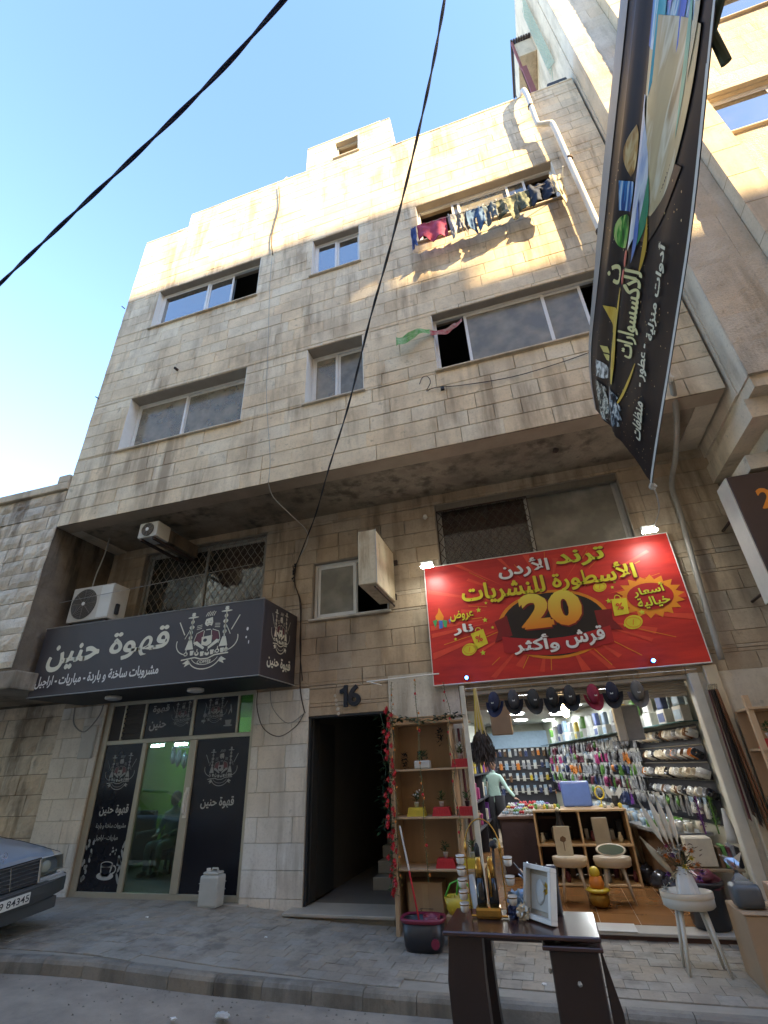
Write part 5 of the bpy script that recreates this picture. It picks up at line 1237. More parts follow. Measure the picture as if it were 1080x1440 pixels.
# ------------------------------------------------------------------ shopkeeper
def skin_body(name, joints, edges, m, parent, sub=2):
    me = bpy.data.meshes.new(name); me.from_pydata([j[0] for j in joints], edges, []); me.update(); me.materials.append(m)
    o = bpy.data.objects.new(name, me); COL.objects.link(o); o.parent = parent
    sk = o.modifiers.new('skin', 'SKIN'); ss = o.modifiers.new('sub', 'SUBSURF'); ss.levels = sub; ss.render_levels = sub
    me2 = o.data
    lay = me2.skin_vertices[0] if me2.skin_vertices else None
    if lay is None:
        bpy.context.view_layer.update(); 
        bpy.context.view_layer.objects.active = o; bpy.ops.mesh.customdata_skin_add(); lay = me2.skin_vertices[0]
    for i, j in enumerate(joints):
        r = j[1]; lay.data[i].radius = r if isinstance(r, tuple) else (r, r); lay.data[i].use_root = (i == 0)
    return o
PX, PY = -1.5, 6.6
MINT = mat('mint_shirt', (0.42, 0.58, 0.52), 0.8, namt=0.3, nscale=9); TROU = mat('dark_trousers', (0.02, 0.02, 0.025), 0.85); SKIN = mat('skin', (0.4, 0.24, 0.16), 0.55)
per = thing('person', 'shopkeeper in mint shirt and dark trousers reaching towards the counter', 'person', (PX, PY, ZF))
z0 = 0.0
J = [((0, 0, 0.98), (0.15, 0.11)), ((0, 0, 1.2), (0.14, 0.1)), ((0.02, -0.03, 1.42), (0.17, 0.1)), ((0.03, -0.04, 1.52), 0.055), ((0.04, -0.06, 1.6), 0.05),
     ((-0.19, -0.03, 1.43), 0.065), ((-0.27, -0.05, 1.15), 0.05), ((-0.25, -0.2, 0.93), 0.038),
     ((0.2, -0.06, 1.42), 0.065), ((0.34, -0.12, 1.17), 0.05), ((0.52, -0.3, 0.98), 0.036),
     ((-0.1, 0.0, 0.9), 0.1), ((-0.12, 0.02, 0.5), 0.075), ((-0.12, 0.05, 0.1), 0.05), ((-0.13, -0.1, 0.04), 0.045),
     ((0.1, 0.0, 0.9), 0.1), ((0.12, -0.04, 0.5), 0.075), ((0.14, 0.04, 0.1), 0.05), ((0.15, -0.11, 0.04), 0.045)]
E_ = [(0, 1), (1, 2), (2, 3), (3, 4), (2, 5), (5, 6), (6, 7), (2, 8), (8, 9), (9, 10), (0, 11), (11, 12), (12, 13), (13, 14), (0, 15), (15, 16), (16, 17), (17, 18)]
body = skin_body('body', J, E_, MINT, per)
part('trousers', MB().tube([(-0.11, 0, 1.0), (-0.12, 0.02, 0.5), (-0.12, 0.05, 0.08)], [0.15, 0.11, 0.085], 12).tube([(0.11, 0, 1.0), (0.12, -0.04, 0.5), (0.14, 0.04, 0.08)], [0.15, 0.11, 0.085], 12), TROU, per, smooth=True, world=False)
hd = MB().blob((0.05, -0.08, 1.7), 0.1, 3, 0.0, 0, (0.82, 0.95, 1.2)); hd.blob((0.05, -0.19, 1.69), 0.018, 1, 0, 0, (0.8, 1, 1.3)); hd.blob((-0.035, -0.08, 1.69), 0.022, 1, 0, 0, (0.4, 0.8, 1.3)); hd.blob((0.135, -0.08, 1.69), 0.022, 1, 0, 0, (0.4, 0.8, 1.3)); part('head', hd, SKIN, per, smooth=True, world=False)
part('hair', MB().blob((0.05, -0.06, 1.74), 0.105, 3, 0.15, 2, (0.86, 0.98, 1.0), 8), mat('black_hair', (0.015, 0.012, 0.01), 0.6), per, smooth=True, world=False)
for s, c_ in ((-1, (-0.25, -0.2, 0.93)), (1, (0.52, -0.3, 0.98))):
    mb = MB().blob((c_[0]+s*0.02, c_[1]-0.03, c_[2]-0.03), 0.042, 2, 0, 0, (0.9, 1.1, 0.5))
    for k in range(4): mb.tube([(c_[0]+s*0.03, c_[1]-0.03+0.018*(k-1.5), c_[2]-0.03), (c_[0]+s*0.075, c_[1]-0.05+0.02*(k-1.5), c_[2]-0.05), (c_[0]+s*(0.1+0.008*(k % 3)), c_[1]-0.055+0.02*(k-1.5), c_[2]-0.075)], [0.009, 0.009, 0.006], 6)
    mb.tube([(c_[0], c_[1]-0.06, c_[2]-0.03), (c_[0]+s*0.03, c_[1]-0.09, c_[2]-0.04), (c_[0]+s*0.06, c_[1]-0.1, c_[2]-0.05)], [0.01, 0.01, 0.007], 6)
    part('hand', mb, SKIN, per, smooth=True, world=False)
for s in (-1, 1): part('shoe', MB().blob((s*0.135, -0.08, 0.045), 0.075, 2, 0, 0, (0.75, 1.9, 0.6)), BLACK, per, smooth=True, world=False)

cu = thing('person', 'customer in pale shirt sitting in the green lit coffee room, dark hair', 'person', (-7.55, 2.0, 0.45))
JS = [((0, 0, 0.05), (0.17, 0.13)), ((0, 0.04, 0.3), (0.15, 0.11)), ((0, 0.05, 0.52), (0.18, 0.1)), ((0, 0.03, 0.63), 0.055), ((0, 0.02, 0.7), 0.05), ((-0.2, 0.04, 0.52), 0.065), ((-0.27, -0.03, 0.27), 0.05), ((-0.14, -0.26, 0.2), 0.04),
      ((0.2, 0.04, 0.52), 0.065), ((0.27, -0.03, 0.27), 0.05), ((0.14, -0.26, 0.2), 0.04), ((-0.1, -0.1, 0.03), 0.1), ((-0.13, -0.46, 0.04), 0.075), ((-0.13, -0.46, -0.36), 0.05), ((0.1, -0.1, 0.03), 0.1), ((0.13, -0.46, 0.04), 0.075), ((0.13, -0.46, -0.36), 0.05)]
skin_body('body', JS, [(0, 1), (1, 2), (2, 3), (3, 4), (2, 5), (5, 6), (6, 7), (2, 8), (8, 9), (9, 10), (0, 11), (11, 12), (12, 13), (0, 14), (14, 15), (15, 16)], mat('pale_blue_shirt', (0.3, 0.36, 0.4), 0.8), cu)
hd = MB().blob((0, -0.02, 0.79), 0.1, 3, 0, 0, (0.82, 0.95, 1.2)); hd.blob((0, -0.125, 0.78), 0.017, 1); hd.blob((-0.085, -0.02, 0.78), 0.02, 1, 0, 0, (0.4, 0.8, 1.2)); hd.blob((0.085, -0.02, 0.78), 0.02, 1, 0, 0, (0.4, 0.8, 1.2)); part('head', hd, SKIN, cu, smooth=True, world=False)
part('hair', MB().blob((0, 0.01, 0.83), 0.107, 3, 0.15, 2, (0.88, 1.0, 1.0), 8), mat('black_hair', (0.015, 0.012, 0.01), 0.6), cu, smooth=True, world=False)
for s in (-1, 1):
    mb = MB().blob((s*0.13, -0.3, 0.19), 0.04, 2, 0, 0, (0.8, 1.1, 0.6))
    for k in range(4): mb.tube([(s*0.13+0.017*(k-1.5), -0.32, 0.19), (s*0.12+0.018*(k-1.5), -0.365, 0.18), (s*0.12+0.018*(k-1.5), -0.385, 0.155)], [0.009, 0.009, 0.006], 6)
    mb.tube([(s*0.1, -0.29, 0.19), (s*0.075, -0.32, 0.19), (s*0.07, -0.34, 0.175)], [0.01, 0.01, 0.007], 6)
    part('hand', mb, SKIN, cu, smooth=True, world=False); part('shoe', MB().blob((s*0.13, -0.52, -0.4), 0.07, 2, 0, 0, (0.75, 1.8, 0.6)), BLACK, cu, smooth=True, world=False)
single('cafe_chair', MB().cbox(-7.8, -7.3, 1.8, 2.25, 0.36, 0.42, 0.02).cbox(-7.8, -7.3, 2.2, 2.26, 0.42, 0.85, 0.02).box(-7.79, -7.75, 1.81, 1.85, 0, 0.36).box(-7.35, -7.31, 1.81, 1.85, 0, 0.36).box(-7.79, -7.75, 2.21, 2.25, 0, 0.36).box(-7.35, -7.31, 2.21, 2.25, 0, 0.36), BLACK, 'dark chair under the customer in the coffee room', 'chair')

# ------------------------------------------------------------------ counters and displays in the shop
DKCL = mat('dark_plum_cloth', (0.05, 0.03, 0.035), 0.8, namt=0.5, nscale=5, bump=0.4, bscale=10)
t = thing('draped_table', 'table under dark cloth covered with small flowers and trinkets, in front of the shopkeeper', 'table', (-0.6, 4.0, ZF))
part('cloth', MB().cbox(-1.05, 0.0, 2.6, 5.0, ZF+0.02, 0.78, 0.03), DKCL, t)
part('edge_band', MB().cbox(-1.08, 0.03, 2.57, 5.03, 0.74, 0.785, 0.008), mat('brown_edge', (0.13, 0.07, 0.05), 0.6), t)
for k in range(46):
    x, y = gr.uniform(-1.0, -0.05), gr.uniform(2.65, 4.8); c = gr.choice(['white', 'pink', 'purple', 'green', 'pale blue', 'yellow', 'red', 'white'])
    mb = MB(); r = gr.uniform(0.03, 0.06)
    for q in range(5): a = 2*PI*q/5; mb.blob((x+math.cos(a)*r, y+math.sin(a)*r, 0.79+r*0.9), r*0.7, 1, 0.2, k)
    mb.tube([(x, y, 0.786), (x, y, 0.79+r)], 0.006, 4)
    single('trinket_flower', mb, cm(c, 0.5), c + ' artificial flower trinket on the draped table', 'flower', c + ' trinkets on the draped table')
mb = MB().cbox(0.1, 0.58, 2.45, 2.7, 0.92, 1.3, 0.03); single('storage_box', mb, mat('blue_plastic', (0.12, 0.2, 0.5), 0.3), 'blue plastic storage box standing on the wooden cube rack', 'box')
rk = thing('cube_rack', 'low wooden cube rack with trinkets behind the two plant stools', 'rack', (0.3, 2.2, ZF))
WOODL = mat('pale_wood', (0.5, 0.34, 0.19), 0.55, namt=0.5, nscale=6, stretch=(0.5, 3, 3)); WOODD = mat('dark_interior', (0.06, 0.04, 0.035), 0.7)
for x in (-0.42, 0.28, 1.0): part('upright', MB().box(x, x+0.03, 1.95, 2.7, ZF, 0.9), WOODL, rk)
for z in (0.0, 0.43, 0.9): part('shelf', MB().box(-0.42, 1.03, 1.94, 2.71, z-0.012 if z else ZF+0.01, z+0.015 if z else ZF+0.03), WOODL, rk)
part('back_panel', MB().box(-0.4, 1.02, 2.68, 2.7, ZF+0.04, 0.88), WOODD, rk)
for k in range(14):
    x = -0.33+0.1*k; c = ['white', 'brown', 'cream', 'maroon', 'grey'][k % 5]; z = [0.446, -0.069][k % 2]
    if k in (6, 7): continue
    single('trinket_jar', MB().lathe([(0.03, 0), (0.04, 0.05), (0.03, 0.1), (0.02, 0.11), (0.024, 0.14)], (x, 2.1+0.1*(k % 3), z), 12), cm(c, 0.3), c + ' jar on the ' + ('upper' if z > 0 else 'lower') + ' level of the cube rack', 'jar', c + (' upper' if z > 0 else ' lower') + ' jars on the cube rack', smooth=True)
for k in range(20):
    x = -0.35+0.067*k; c = ['brown', 'white', 'maroon', 'cream', 'grey', 'black'][(k*5) % 6]; up_ = k % 2; z = 0.446 if up_ else ZF+0.031; h = gr.uniform(0.1, 0.3); w_ = gr.uniform(0.025, 0.05)
    if abs(x-0.3) < 0.06: continue
    single('rack_carton', MB().cbox(x-w_, x+w_, 2.45, 2.6, z, z+h, 0.006), cm(c, 0.5), c + ' small box at the back of the ' + ('upper' if up_ else 'lower') + ' level of the cube rack', 'box', c + (' upper' if up_ else ' lower') + ' boxes in the cube rack')
for k in range(12):
    x = -0.36+0.045*k if k < 9 else 0.62+0.12*(k-8); c = ['green', 'white', 'cream', 'yellow'][k % 4]
    single('rack_trinket', MB().blob((x, 2.15, 0.95), 0.04, 2, 0.5, k, (0.8, 0.8, 1)), cm(c, 0.5), c + ' trinket on top of the cube rack', 'trinket', c + ' trinkets on top of the cube rack')
t = thing('heart_ornament', 'yellow ring shaped ornament on a stand on the cube rack', 'ornament', (0.72, 2.4, 0.92))
part('ring', MB().tube([(0.72+0.07*math.cos(a*PI/8), 2.4, 1.12+0.09*math.sin(a*PI/8)) for a in range(17)], 0.014, 8, cap=False), cm('yellow', 0.3), t, smooth=True); part('stand', MB().lathe([(0.06, 0), (0.05, 0.02), (0.01, 0.04), (0.01, 0.12)], (0.72, 2.4, 0.916), 12), cm('yellow', 0.3), t)
t = thing('butterfly_ornament', 'white butterfly ornament on a black jar on the cube rack', 'ornament', (0.95, 2.4, 0.92))
part('jar', MB().lathe([(0.05, 0), (0.06, 0.1), (0.05, 0.16)], (0.95, 2.4, 0.916), 14), BLACK, t)
for s in (-1, 1): part('wing', MB().add([(0.95, 2.4, 1.08), (0.95+s*0.12, 2.38, 1.24), (0.95+s*0.13, 2.38, 1.12), (0.95+s*0.06, 2.39, 1.03), (0.95, 2.41, 1.08), (0.95+s*0.12, 2.39, 1.24), (0.95+s*0.13, 2.39, 1.12), (0.95+s*0.06, 2.4, 1.03)], [(0, 1, 2, 3), (7, 6, 5, 4), (0, 4, 5, 1), (1, 5, 6, 2), (2, 6, 7, 3), (3, 7, 4, 0)]), cm('white', 0.3), t)
t = thing('dark_bottle', 'tall glossy dark bottle shaped vase in front of the cube rack', 'vase', (-0.02, 1.75, 0.45))
part('body', MB().lathe([(0.09, 0), (0.1, 0.05), (0.09, 0.2), (0.045, 0.36), (0.04, 0.44), (0.05, 0.46)], (-0.02, 1.85, 0.446), 18), mat('glossy_black_ceramic', (0.012, 0.01, 0.012), 0.08), t, smooth=True)
part('stopper', MB().blob((-0.02, 1.85, 0.93), 0.035, 2), cm('cream', 0.4), t, smooth=True)

def plant_stool(name, label, x, y, z, h, r, sy=0.7, group=None, topc=(0.62, 0.58, 0.5)):
    t = thing(name, label, 'plant stool', (x, y, z), 0.0, group)
    MW = mat('white_lacquer_%d' % int(topc[0]*100), topc, 0.4, namt=0.2)
    part('tray_wall', MB().lathe([(r*0.88, 0), (r, 0.02), (r*1.02, h*0.22), (r*0.98, h*0.22), (r*0.95, 0.04), (0.0, 0.03)], (x, y, z+h*0.78), 32, sy=sy, cap=False), MW, t, smooth=True)
    part('tray_floor', MB().lathe([(r*0.96, 0), (r*0.96, 0.012)], (x, y, z+h*0.78+0.03), 28, sy=sy), MW, t)
    part('rim', MB().lathe([(r*1.03, 0), (r*1.03, 0.05), (r*0.985, 0.05), (r*0.985, 0)], (x, y, z+h-0.05), 32, sy=sy, cap=False), mat('birch_veneer', (0.55, 0.44, 0.3), 0.5, namt=0.4), t, smooth=True)
    for a in (PI*0.25, PI*0.75, PI*1.25, PI*1.75):
        p0 = (x+r*0.62*math.cos(a), y+r*sy*0.62*math.sin(a), z+h*0.79); p1 = (x+r*1.05*math.cos(a), y+r*sy*1.05*math.sin(a), z+0.002)
        part('leg', MB().tube([p0, p1], 0.024, 10, r2=0.013), MW, t, smooth=True)
    return t
plant_stool('plant_stool', 'white oval plant stool with pampas vase standing on the pavement before the shop', 1.08, -1.12, -0.18, 0.62, 0.235, 0.75)
plant_stool('plant_stool', 'wooden oval plant stool inside the shop, the left one of the pair', 0.03, 1.0, ZF, 0.52, 0.23, group='plant stools inside the shop', topc=(0.5, 0.42, 0.32))
plant_stool('plant_stool', 'wooden oval plant stool inside the shop holding an oval green tray', 0.6, 1.0, ZF, 0.52, 0.24, group='plant stools inside the shop', topc=(0.5, 0.42, 0.33))
t = thing('oval_tray', 'oval green tray with pale rim leaning on the right indoor stool', 'tray', (0.6, 0.92, 0.43))
part('tray', MB().lathe([(0.16, 0), (0.2, 0.02), (0.185, 0.025)], (0,0,0), 28, sy=0.45).xf(Matrix.Translation((0.6, 0.9, 0.5)) @ Matrix.Rotation(math.radians(50), 4, 'X')), cm('cream', 0.4), t, smooth=True)
part('inlay', MB().lathe([(0.17, 0.024), (0.17, 0.028)], (0,0,0), 28, sy=0.42).xf(Matrix.Translation((0.6, 0.9, 0.5)) @ Matrix.Rotation(math.radians(50), 4, 'X')), mat('dark_green_inlay', (0.03, 0.06, 0.03), 0.4), t)
single('wooden_board', MB().cbox(-0.11, 0.11, -0.01, 0.01, 0, 0.42, 0.02).xf(Matrix.Translation((0.55, 1.2, 0.45)) @ Matrix.Rotation(math.radians(-10), 4, 'X')), mat('grey_wood', (0.32, 0.27, 0.2), 0.6), 'tall tapered wooden board standing behind the oval tray', 'board')
t = thing('picture_card', 'cream card with a brown tree picture standing in the left indoor stool', 'card', (0.0, 1.05, 0.42))
part('card', MB().cbox(-0.13, 0.1, 1.05, 1.065, 0.42, 0.78, 0.004), cm('cream', 0.5), t); part('printed_tree', MB().blob((-0.01, 1.048, 0.62), 0.05, 1, 0.2, 0, (1, 0.05, 0.8)).box(-0.015, -0.005, 1.046, 1.049, 0.48, 0.6), cm('brown', 0.6), t)
for k in range(7):
    x = -0.12+0.05*k; single('stool_trinket', MB().lathe([(0.02, 0), (0.028, 0.03), (0.018, 0.06)], (x, 0.95+0.03*(k % 3), 0.34), 10), cm(['white', 'cream', 'brown'][k % 3], 0.4), ['white', 'cream', 'brown'][k % 3] + ' small pot in the left indoor stool', 'pot', ['white', 'cream', 'brown'][k % 3] + ' pots in the left indoor stool')
t = thing('gift_stack', 'yellow and brown wrapped gift pot standing between the indoor stools', 'gift', (0.32, 0.75, ZF))
part('base_pot', MB().lathe([(0.07, 0), (0.12, 0.04), (0.13, 0.12), (0.09, 0.17)], (0.32, 0.75, ZF+0.002), 18), mat('gilded_wrap', (0.35, 0.2, 0.03), 0.25, 0.5, namt=0.8, nscale=20), t, smooth=True)
part('ribbon', MB().lathe([(0.13, 0), (0.16, 0.02), (0.12, 0.04)], (0.32, 0.75, ZF+0.17), 18), cm('yellow', 0.25), t, smooth=True)
part('middle_pot', MB().lathe([(0.08, 0), (0.1, 0.06), (0.07, 0.14)], (0.32, 0.75, ZF+0.2), 18), cm('orange', 0.3), t, smooth=True)
part('top_ball', MB().blob((0.32, 0.75, ZF+0.38), 0.07, 2, 0.1), cm('yellow', 0.2), t, smooth=True)
# dark bags under the trestle table
for k, s in enumerate((1.2, 1.6, 2.1)):
    p = wall_pt(s, 0, 0.55)
    single('goods_bag', MB().blob((p[0], p[1], ZF+0.13), 0.15, 3, 0.5, k, (1, 0.8, 0.85), 2.5), mat('shiny_dark_plastic', (0.03, 0.03, 0.04), 0.15), ['dark shiny plastic bag under the trestle table nearest the door', 'dark shiny plastic bag in the middle under the trestle tables', 'dark plastic bag farthest back below the trestles'][k], 'bag', smooth=True)
for k, (x, y, z, sx_, h) in enumerate([(1.35, -0.05, ZF, 0.2, 0.42)]):
    t = thing('waste_bin', 'large black ribbed bin behind the white plant stool', 'bin', (x+0.1, y, z))
    part('body', MB().lathe([(0.17, 0), (0.2, 0.04), (0.22, 0.4), (0.235, 0.41), (0.235, 0.44), (0.2, 0.44), (0.2, 0.1), (0.0, 0.1)], (x+0.1, y+0.05, z), 24, cap=False), mat('black_plastic', (0.02, 0.02, 0.025), 0.35), t, smooth=True)
    part('contents', MB().blob((x+0.1, y+0.05, z+0.42), 0.19, 3, 0.7, 4, (1, 1, 0.6)), cm('maroon', 0.3), t, smooth=True)
# books and tinsel at the right end of the wall
single('book_stack', MB().cbox(1.45, 1.75, 0.25, 0.5, 0.42, 0.72, 0.01), cm('cream', 0.5), 'cream boxed set standing at the foot of the mug wall', 'box')
mb = MB().cbox(1.42, 2.0, 0.2, 0.56, 0.38, 0.41, 0.004); t = thing('low_shelf', 'low brown shelf at the foot of the mug wall', 'shelf', (1.7, 0.4, ZF)); part('board', mb, TL, t)
for x in (1.46, 1.94): part('leg', MB().box(x, x+0.03, 0.24, 0.54, ZF, 0.379), TL, t)
for k in range(5): single('book', MB().cbox(1.78+0.05*k, 1.82+0.05*k, 0.25, 0.45, 0.412, 0.62+0.02*(k % 2), 0.003), cm(['brown', 'green', 'maroon', 'grey', 'black'][k], 0.5), ['brown', 'green', 'maroon', 'grey', 'black'][k] + ' book standing on the low shelf beside the cream box', 'book')
for k, c in enumerate(('purple', 'green')):
    mb = MB(); tr = random.Random(k)
    for q in range(90):
        a = tr.uniform(0, 2*PI); r = tr.uniform(0.01, 0.05); z = tr.uniform(0.82, 1.14); x, y = 1.74+0.15*k+r*math.cos(a), 0.4+r*math.sin(a)
        mb.add([(x, y, z), (x+tr.uniform(-.02, .02), y-0.01, z+0.02), (x+0.012, y, z+tr.uniform(-.02, .02))], [(0, 1, 2)])
    mb.tube([(1.74+0.15*k, 0.4, 0.74), (1.74+0.15*k, 0.4, 1.16)], 0.01, 5)
    single('tinsel_cone', mb, mat(c + '_foil', PAL[c], 0.2, 0.7, spec=1.0), c + ' sparkling foil bouquet at the foot of the mug wall', 'decoration')
single('white_cone', MB().lathe([(0.07, 0), (0.065, 0.06), (0.02, 0.36)], (2.0, 0.32, 0.66), 16), cm('white', 0.4), 'white cone shaped vase with blue base next to the foil bouquets', 'vase', smooth=True)

# caps on a line under the red sign
caps = [(-0.61, 'navy', 0), (-0.34, 'dark grey', 1), (-0.07, 'black mesh', 0), (0.19, 'black', 0), (0.42, 'charcoal', 1), (0.72, 'maroon red', 0), (0.97, 'midnight blue', 1), (1.28, 'grey and black', 0)]
cc = {'navy': (0.012, 0.018, 0.06), 'dark grey': (0.05, 0.05, 0.06), 'black mesh': (0.03, 0.03, 0.03), 'black': (0.012, 0.012, 0.014), 'charcoal': (0.03, 0.028, 0.03), 'maroon red': (0.25, 0.012, 0.04), 'midnight blue': (0.01, 0.012, 0.035), 'grey and black': (0.12, 0.11, 0.1)}
for k, (x, c, q) in enumerate(caps):
    y, z = -0.3, 2.42 + 0.01*q
    m_ = mat('cap_' + c.replace(' ', '_'), cc[c], 0.75, bump=0.3, bscale=300)
    t = thing('cap', c + ' baseball cap hanging under the red sign' + (', first from the left' if k == 0 else ', rightmost of the row' if k == 7 else ''), 'cap', (x, y, z), group='caps hanging under the red sign')
    R_ = Matrix.Translation((x, y, z)) @ Matrix.Rotation(0.25*(k % 3 - 1), 4, 'Z') @ Matrix.Rotation(math.radians(82), 4, 'X')
    cr = MB().lathe([(0.0, 0.1), (0.035, 0.096), (0.07, 0.078), (0.088, 0.045), (0.092, 0.0), (0.088, 0.0), (0.08, 0.05)], (0,0,0), 20, sx=0.86, sy=1.45, cap=False).xf(R_)
    part('crown', cr, m_, t, smooth=True)
    vs = []; n = 10
    for i in range(n+1):
        a = PI + PI*i/n
        for r0, dz in ((0.09, 0.0), (0.16, 0.045)): vs.append((r0*math.cos(a)*0.82, r0*math.sin(a)*1.4, dz - 0.045*math.cos(a)**2))
    m2 = MB().add(vs, [(2*i, 2*i+1, 2*i+3, 2*i+2) for i in range(n)]); m2.add([(a, b, c2-0.005) for a, b, c2 in vs], [(2*i+2, 2*i+3, 2*i+1, 2*i) for i in range(n)])
    part('visor', m2.xf(R_), mat('cap_black', cc['black'], 0.75) if q else m_, t, smooth=True)
    part('button', MB().blob((0, 0, 0.122), 0.01, 1).xf(R_), m_, t)
    part('badge', MB().box(-0.018, 0.018, -0.05, -0.03, 0.094, 0.097).xf(R_), cm('white', 0.5), t)
    part('hook', MB().tube([(x, y, z+0.07), (x+0.01, y, z+0.12), (x, y, z+0.2)], 0.004, 5), ALU_D, t)
single('hanging_line', MB().tube([(-1.1, -0.3, 2.62), (2.05, -0.3, 2.63)], 0.006, 5), ALU_D, 'thin metal rail the caps hang from under the red sign', 'rail')
# hanging shirt, kraft bag, brush bundle
t = thing('hanging_shirt', 'grey and white sleeveless shirt hanging inside the shop below the rightmost caps', 'shirt', (1.3, 0.5, 2.0))
part('front', MB().cbox(1.1, 1.36, 0.48, 0.52, 1.85, 2.32, 0.06), cm('grey', 0.8), t); part('side_panel', MB().cbox(1.0, 1.13, 0.44, 0.475, 1.84, 2.3, 0.03), cm('white', 0.8), t); part('hanger', MB().tube([(1.2, 0.5, 2.3), (1.2, 0.5, 2.55)], 0.005, 5), ALU_D, t)
t = thing('kraft_bag', 'brown kraft paper bag hanging behind the leftmost caps', 'bag', (-0.55, 0.0, 2.0)); KR = mat('kraft_paper', (0.42, 0.29, 0.18), 0.8, namt=0.4)
part('bag', MB().cbox(-0.74, -0.44, 0.1, 0.18, 2.0, 2.38, 0.01).xf(Matrix.Rotation(0.0, 4, 'Z')), KR, t); part('handle', MB().tube([(-0.66, 0.14, 2.38), (-0.6, 0.14, 2.5), (-0.54, 0.14, 2.38)], 0.006, 5), KR, t)
t = thing('duster_bundle', 'bundle of dark feather dusters in clear film hanging by pale straps beside the shelf', 'duster', (-0.84, -0.45, 2.5))
bm_ = MB(); bm_.blob((-0.84, -0.45, 1.86), 0.14, 3, 0.55, 5, (0.8, 0.7, 1.35), 4); part('brush_heads', bm_, mat('dark_brown_bristle', (0.05, 0.035, 0.03), 0.8, bump=1.0, bscale=60), t, smooth=True)
for k in range(6): part('handle', MB().tube([(-0.92+0.03*k, -0.47, 1.96), (-0.88+0.012*k, -0.46, 2.3), (-0.86+0.004*k, -0.45, 2.6)], 0.012, 6), mat('pale_straw', (0.6, 0.5, 0.3), 0.6) if k % 2 else cm('yellow', 0.5), t)
mb = MB(); dr = random.Random(3)
for k in range(420):
    a = dr.uniform(0, 2*PI); zz = dr.uniform(1.66, 2.05); rr_ = 0.13*math.sin(PI*min(1, (zz-1.58)/0.5))**0.6
    leaf(mb, (-0.84+rr_*math.cos(a), -0.45+rr_*0.8*math.sin(a), zz), (math.cos(a)*0.5, math.sin(a)*0.5, -0.9), 0.09, 0.012)
part('bristles', mb, mat('dark_grey_bristle', (0.09, 0.075, 0.07), 0.8, var=0.6), t, kind='stuff')
if False: part('film', MB().blob((-0.84, -0.45, 1.88), 0.19, 2, 0.5, 8, (0.85, 0.8, 1.3), 3), glass_mat('clear_film', (0.92, 0.92, 0.92), 0.06, 0.15), t, smooth=True)

# ------------------------------------------------------------------ left shelf unit
WS = mat('plywood', (0.5, 0.34, 0.2), 0.6, namt=0.5, nscale=4, stretch=(3, 3, 0.5))
sh = thing('shelf_unit', 'pale plywood shelf unit with potted plants on coloured trays, left of the shop opening', 'shelf', (-1.55, -0.45, -0.16))
part('post', MB().cbox(-2.12, -2.07, -0.62, -0.56, -0.16, 2.35, 0.004), WS, sh); part('post', MB().cbox(-1.04, -0.98, -0.64, -0.58, -0.16, 2.62, 0.004), mat('white_timber', (0.62, 0.58, 0.48), 0.5), sh)
part('side_panel', MB().box(-2.12, -2.09, -0.56, -0.15, -0.16, 2.33), WS, sh)
part('back_panel', MB().box(-2.09, -1.26, -0.17, -0.15, -0.1, 2.3), mat('brown_ply', (0.42, 0.27, 0.15), 0.65, namt=0.5, nscale=3, stretch=(4, 1, 0.3)), sh)
for z in (0.5, 1.05, 1.6, 2.18): part('shelf_board', MB().cbox(-2.089, -1.0, -0.62, -0.171, z-0.012, z+0.012, 0.003), WS, sh)
part('divider', MB().box(-1.28, -1.26, -0.55, -0.171, -0.1, 2.16), WS, sh)
LEAF = mat('artificial_leaf', (0.04, 0.1, 0.03), 0.5, var=0.5, hue=0.02); LEAFD = mat('dark_ivy_leaf', (0.02, 0.06, 0.025), 0.45, var=0.5)
def potted(x, y, z, c, label, tray=None, tall=0.14, flower=None, traylab=None):
    t = thing('potted_plant', label, 'plant', (x, y, z))
    part('pot', MB().lathe([(0.022, 0), (0.032, 0.055), (0.035, 0.06), (0.028, 0.06)], (x, y, z), 12), cm(c, 0.4), t, smooth=True)
    mb = MB(); r = random.Random(int(abs(x)*1000+z*77))
    for k in range(34):
        a = r.uniform(0, 2*PI); u = r.uniform(0.1, 1.1)
        leaf(mb, (x+0.01*math.cos(a), y+0.01*math.sin(a), z+0.06+r.uniform(0, tall*0.7)), (math.cos(a), math.sin(a), u), r.uniform(0.04, 0.075), 0.022)
    part('leaves', mb, LEAF, t)
    if flower:
        mb = MB()
        for k in range(9): a = r.uniform(0, 2*PI); mb.blob((x+0.06*r.random()*math.cos(a), y+0.06*r.random()*math.sin(a), z+0.1+r.random()*tall*0.7), 0.014, 1)
        part('blossom', mb, cm(flower, 0.5), t)
    if tray:
        tt = thing('tray', traylab, 'tray', (x, y-0.02, z-0.09))
        part('tray_box', MB().lathe([(0.11, 0), (0.125, 0.015), (0.11, 0.085), (0.1, 0.085)], (x, y-0.01, z-0.088), 4, sy=0.6, cap=True).xf(Matrix.Translation((x, y-0.01, 0)) @ Matrix.Rotation(PI/4, 4, 'Z') @ Matrix.Translation((-x, -y+0.01, 0)) if False else Matrix.Identity(4)), cm(tray, 0.35), tt)
        part('rim', MB().box(x-0.1, x+0.1, y-0.065, y+0.045, z-0.004, z-0.001), cm(tray, 0.35), tt)
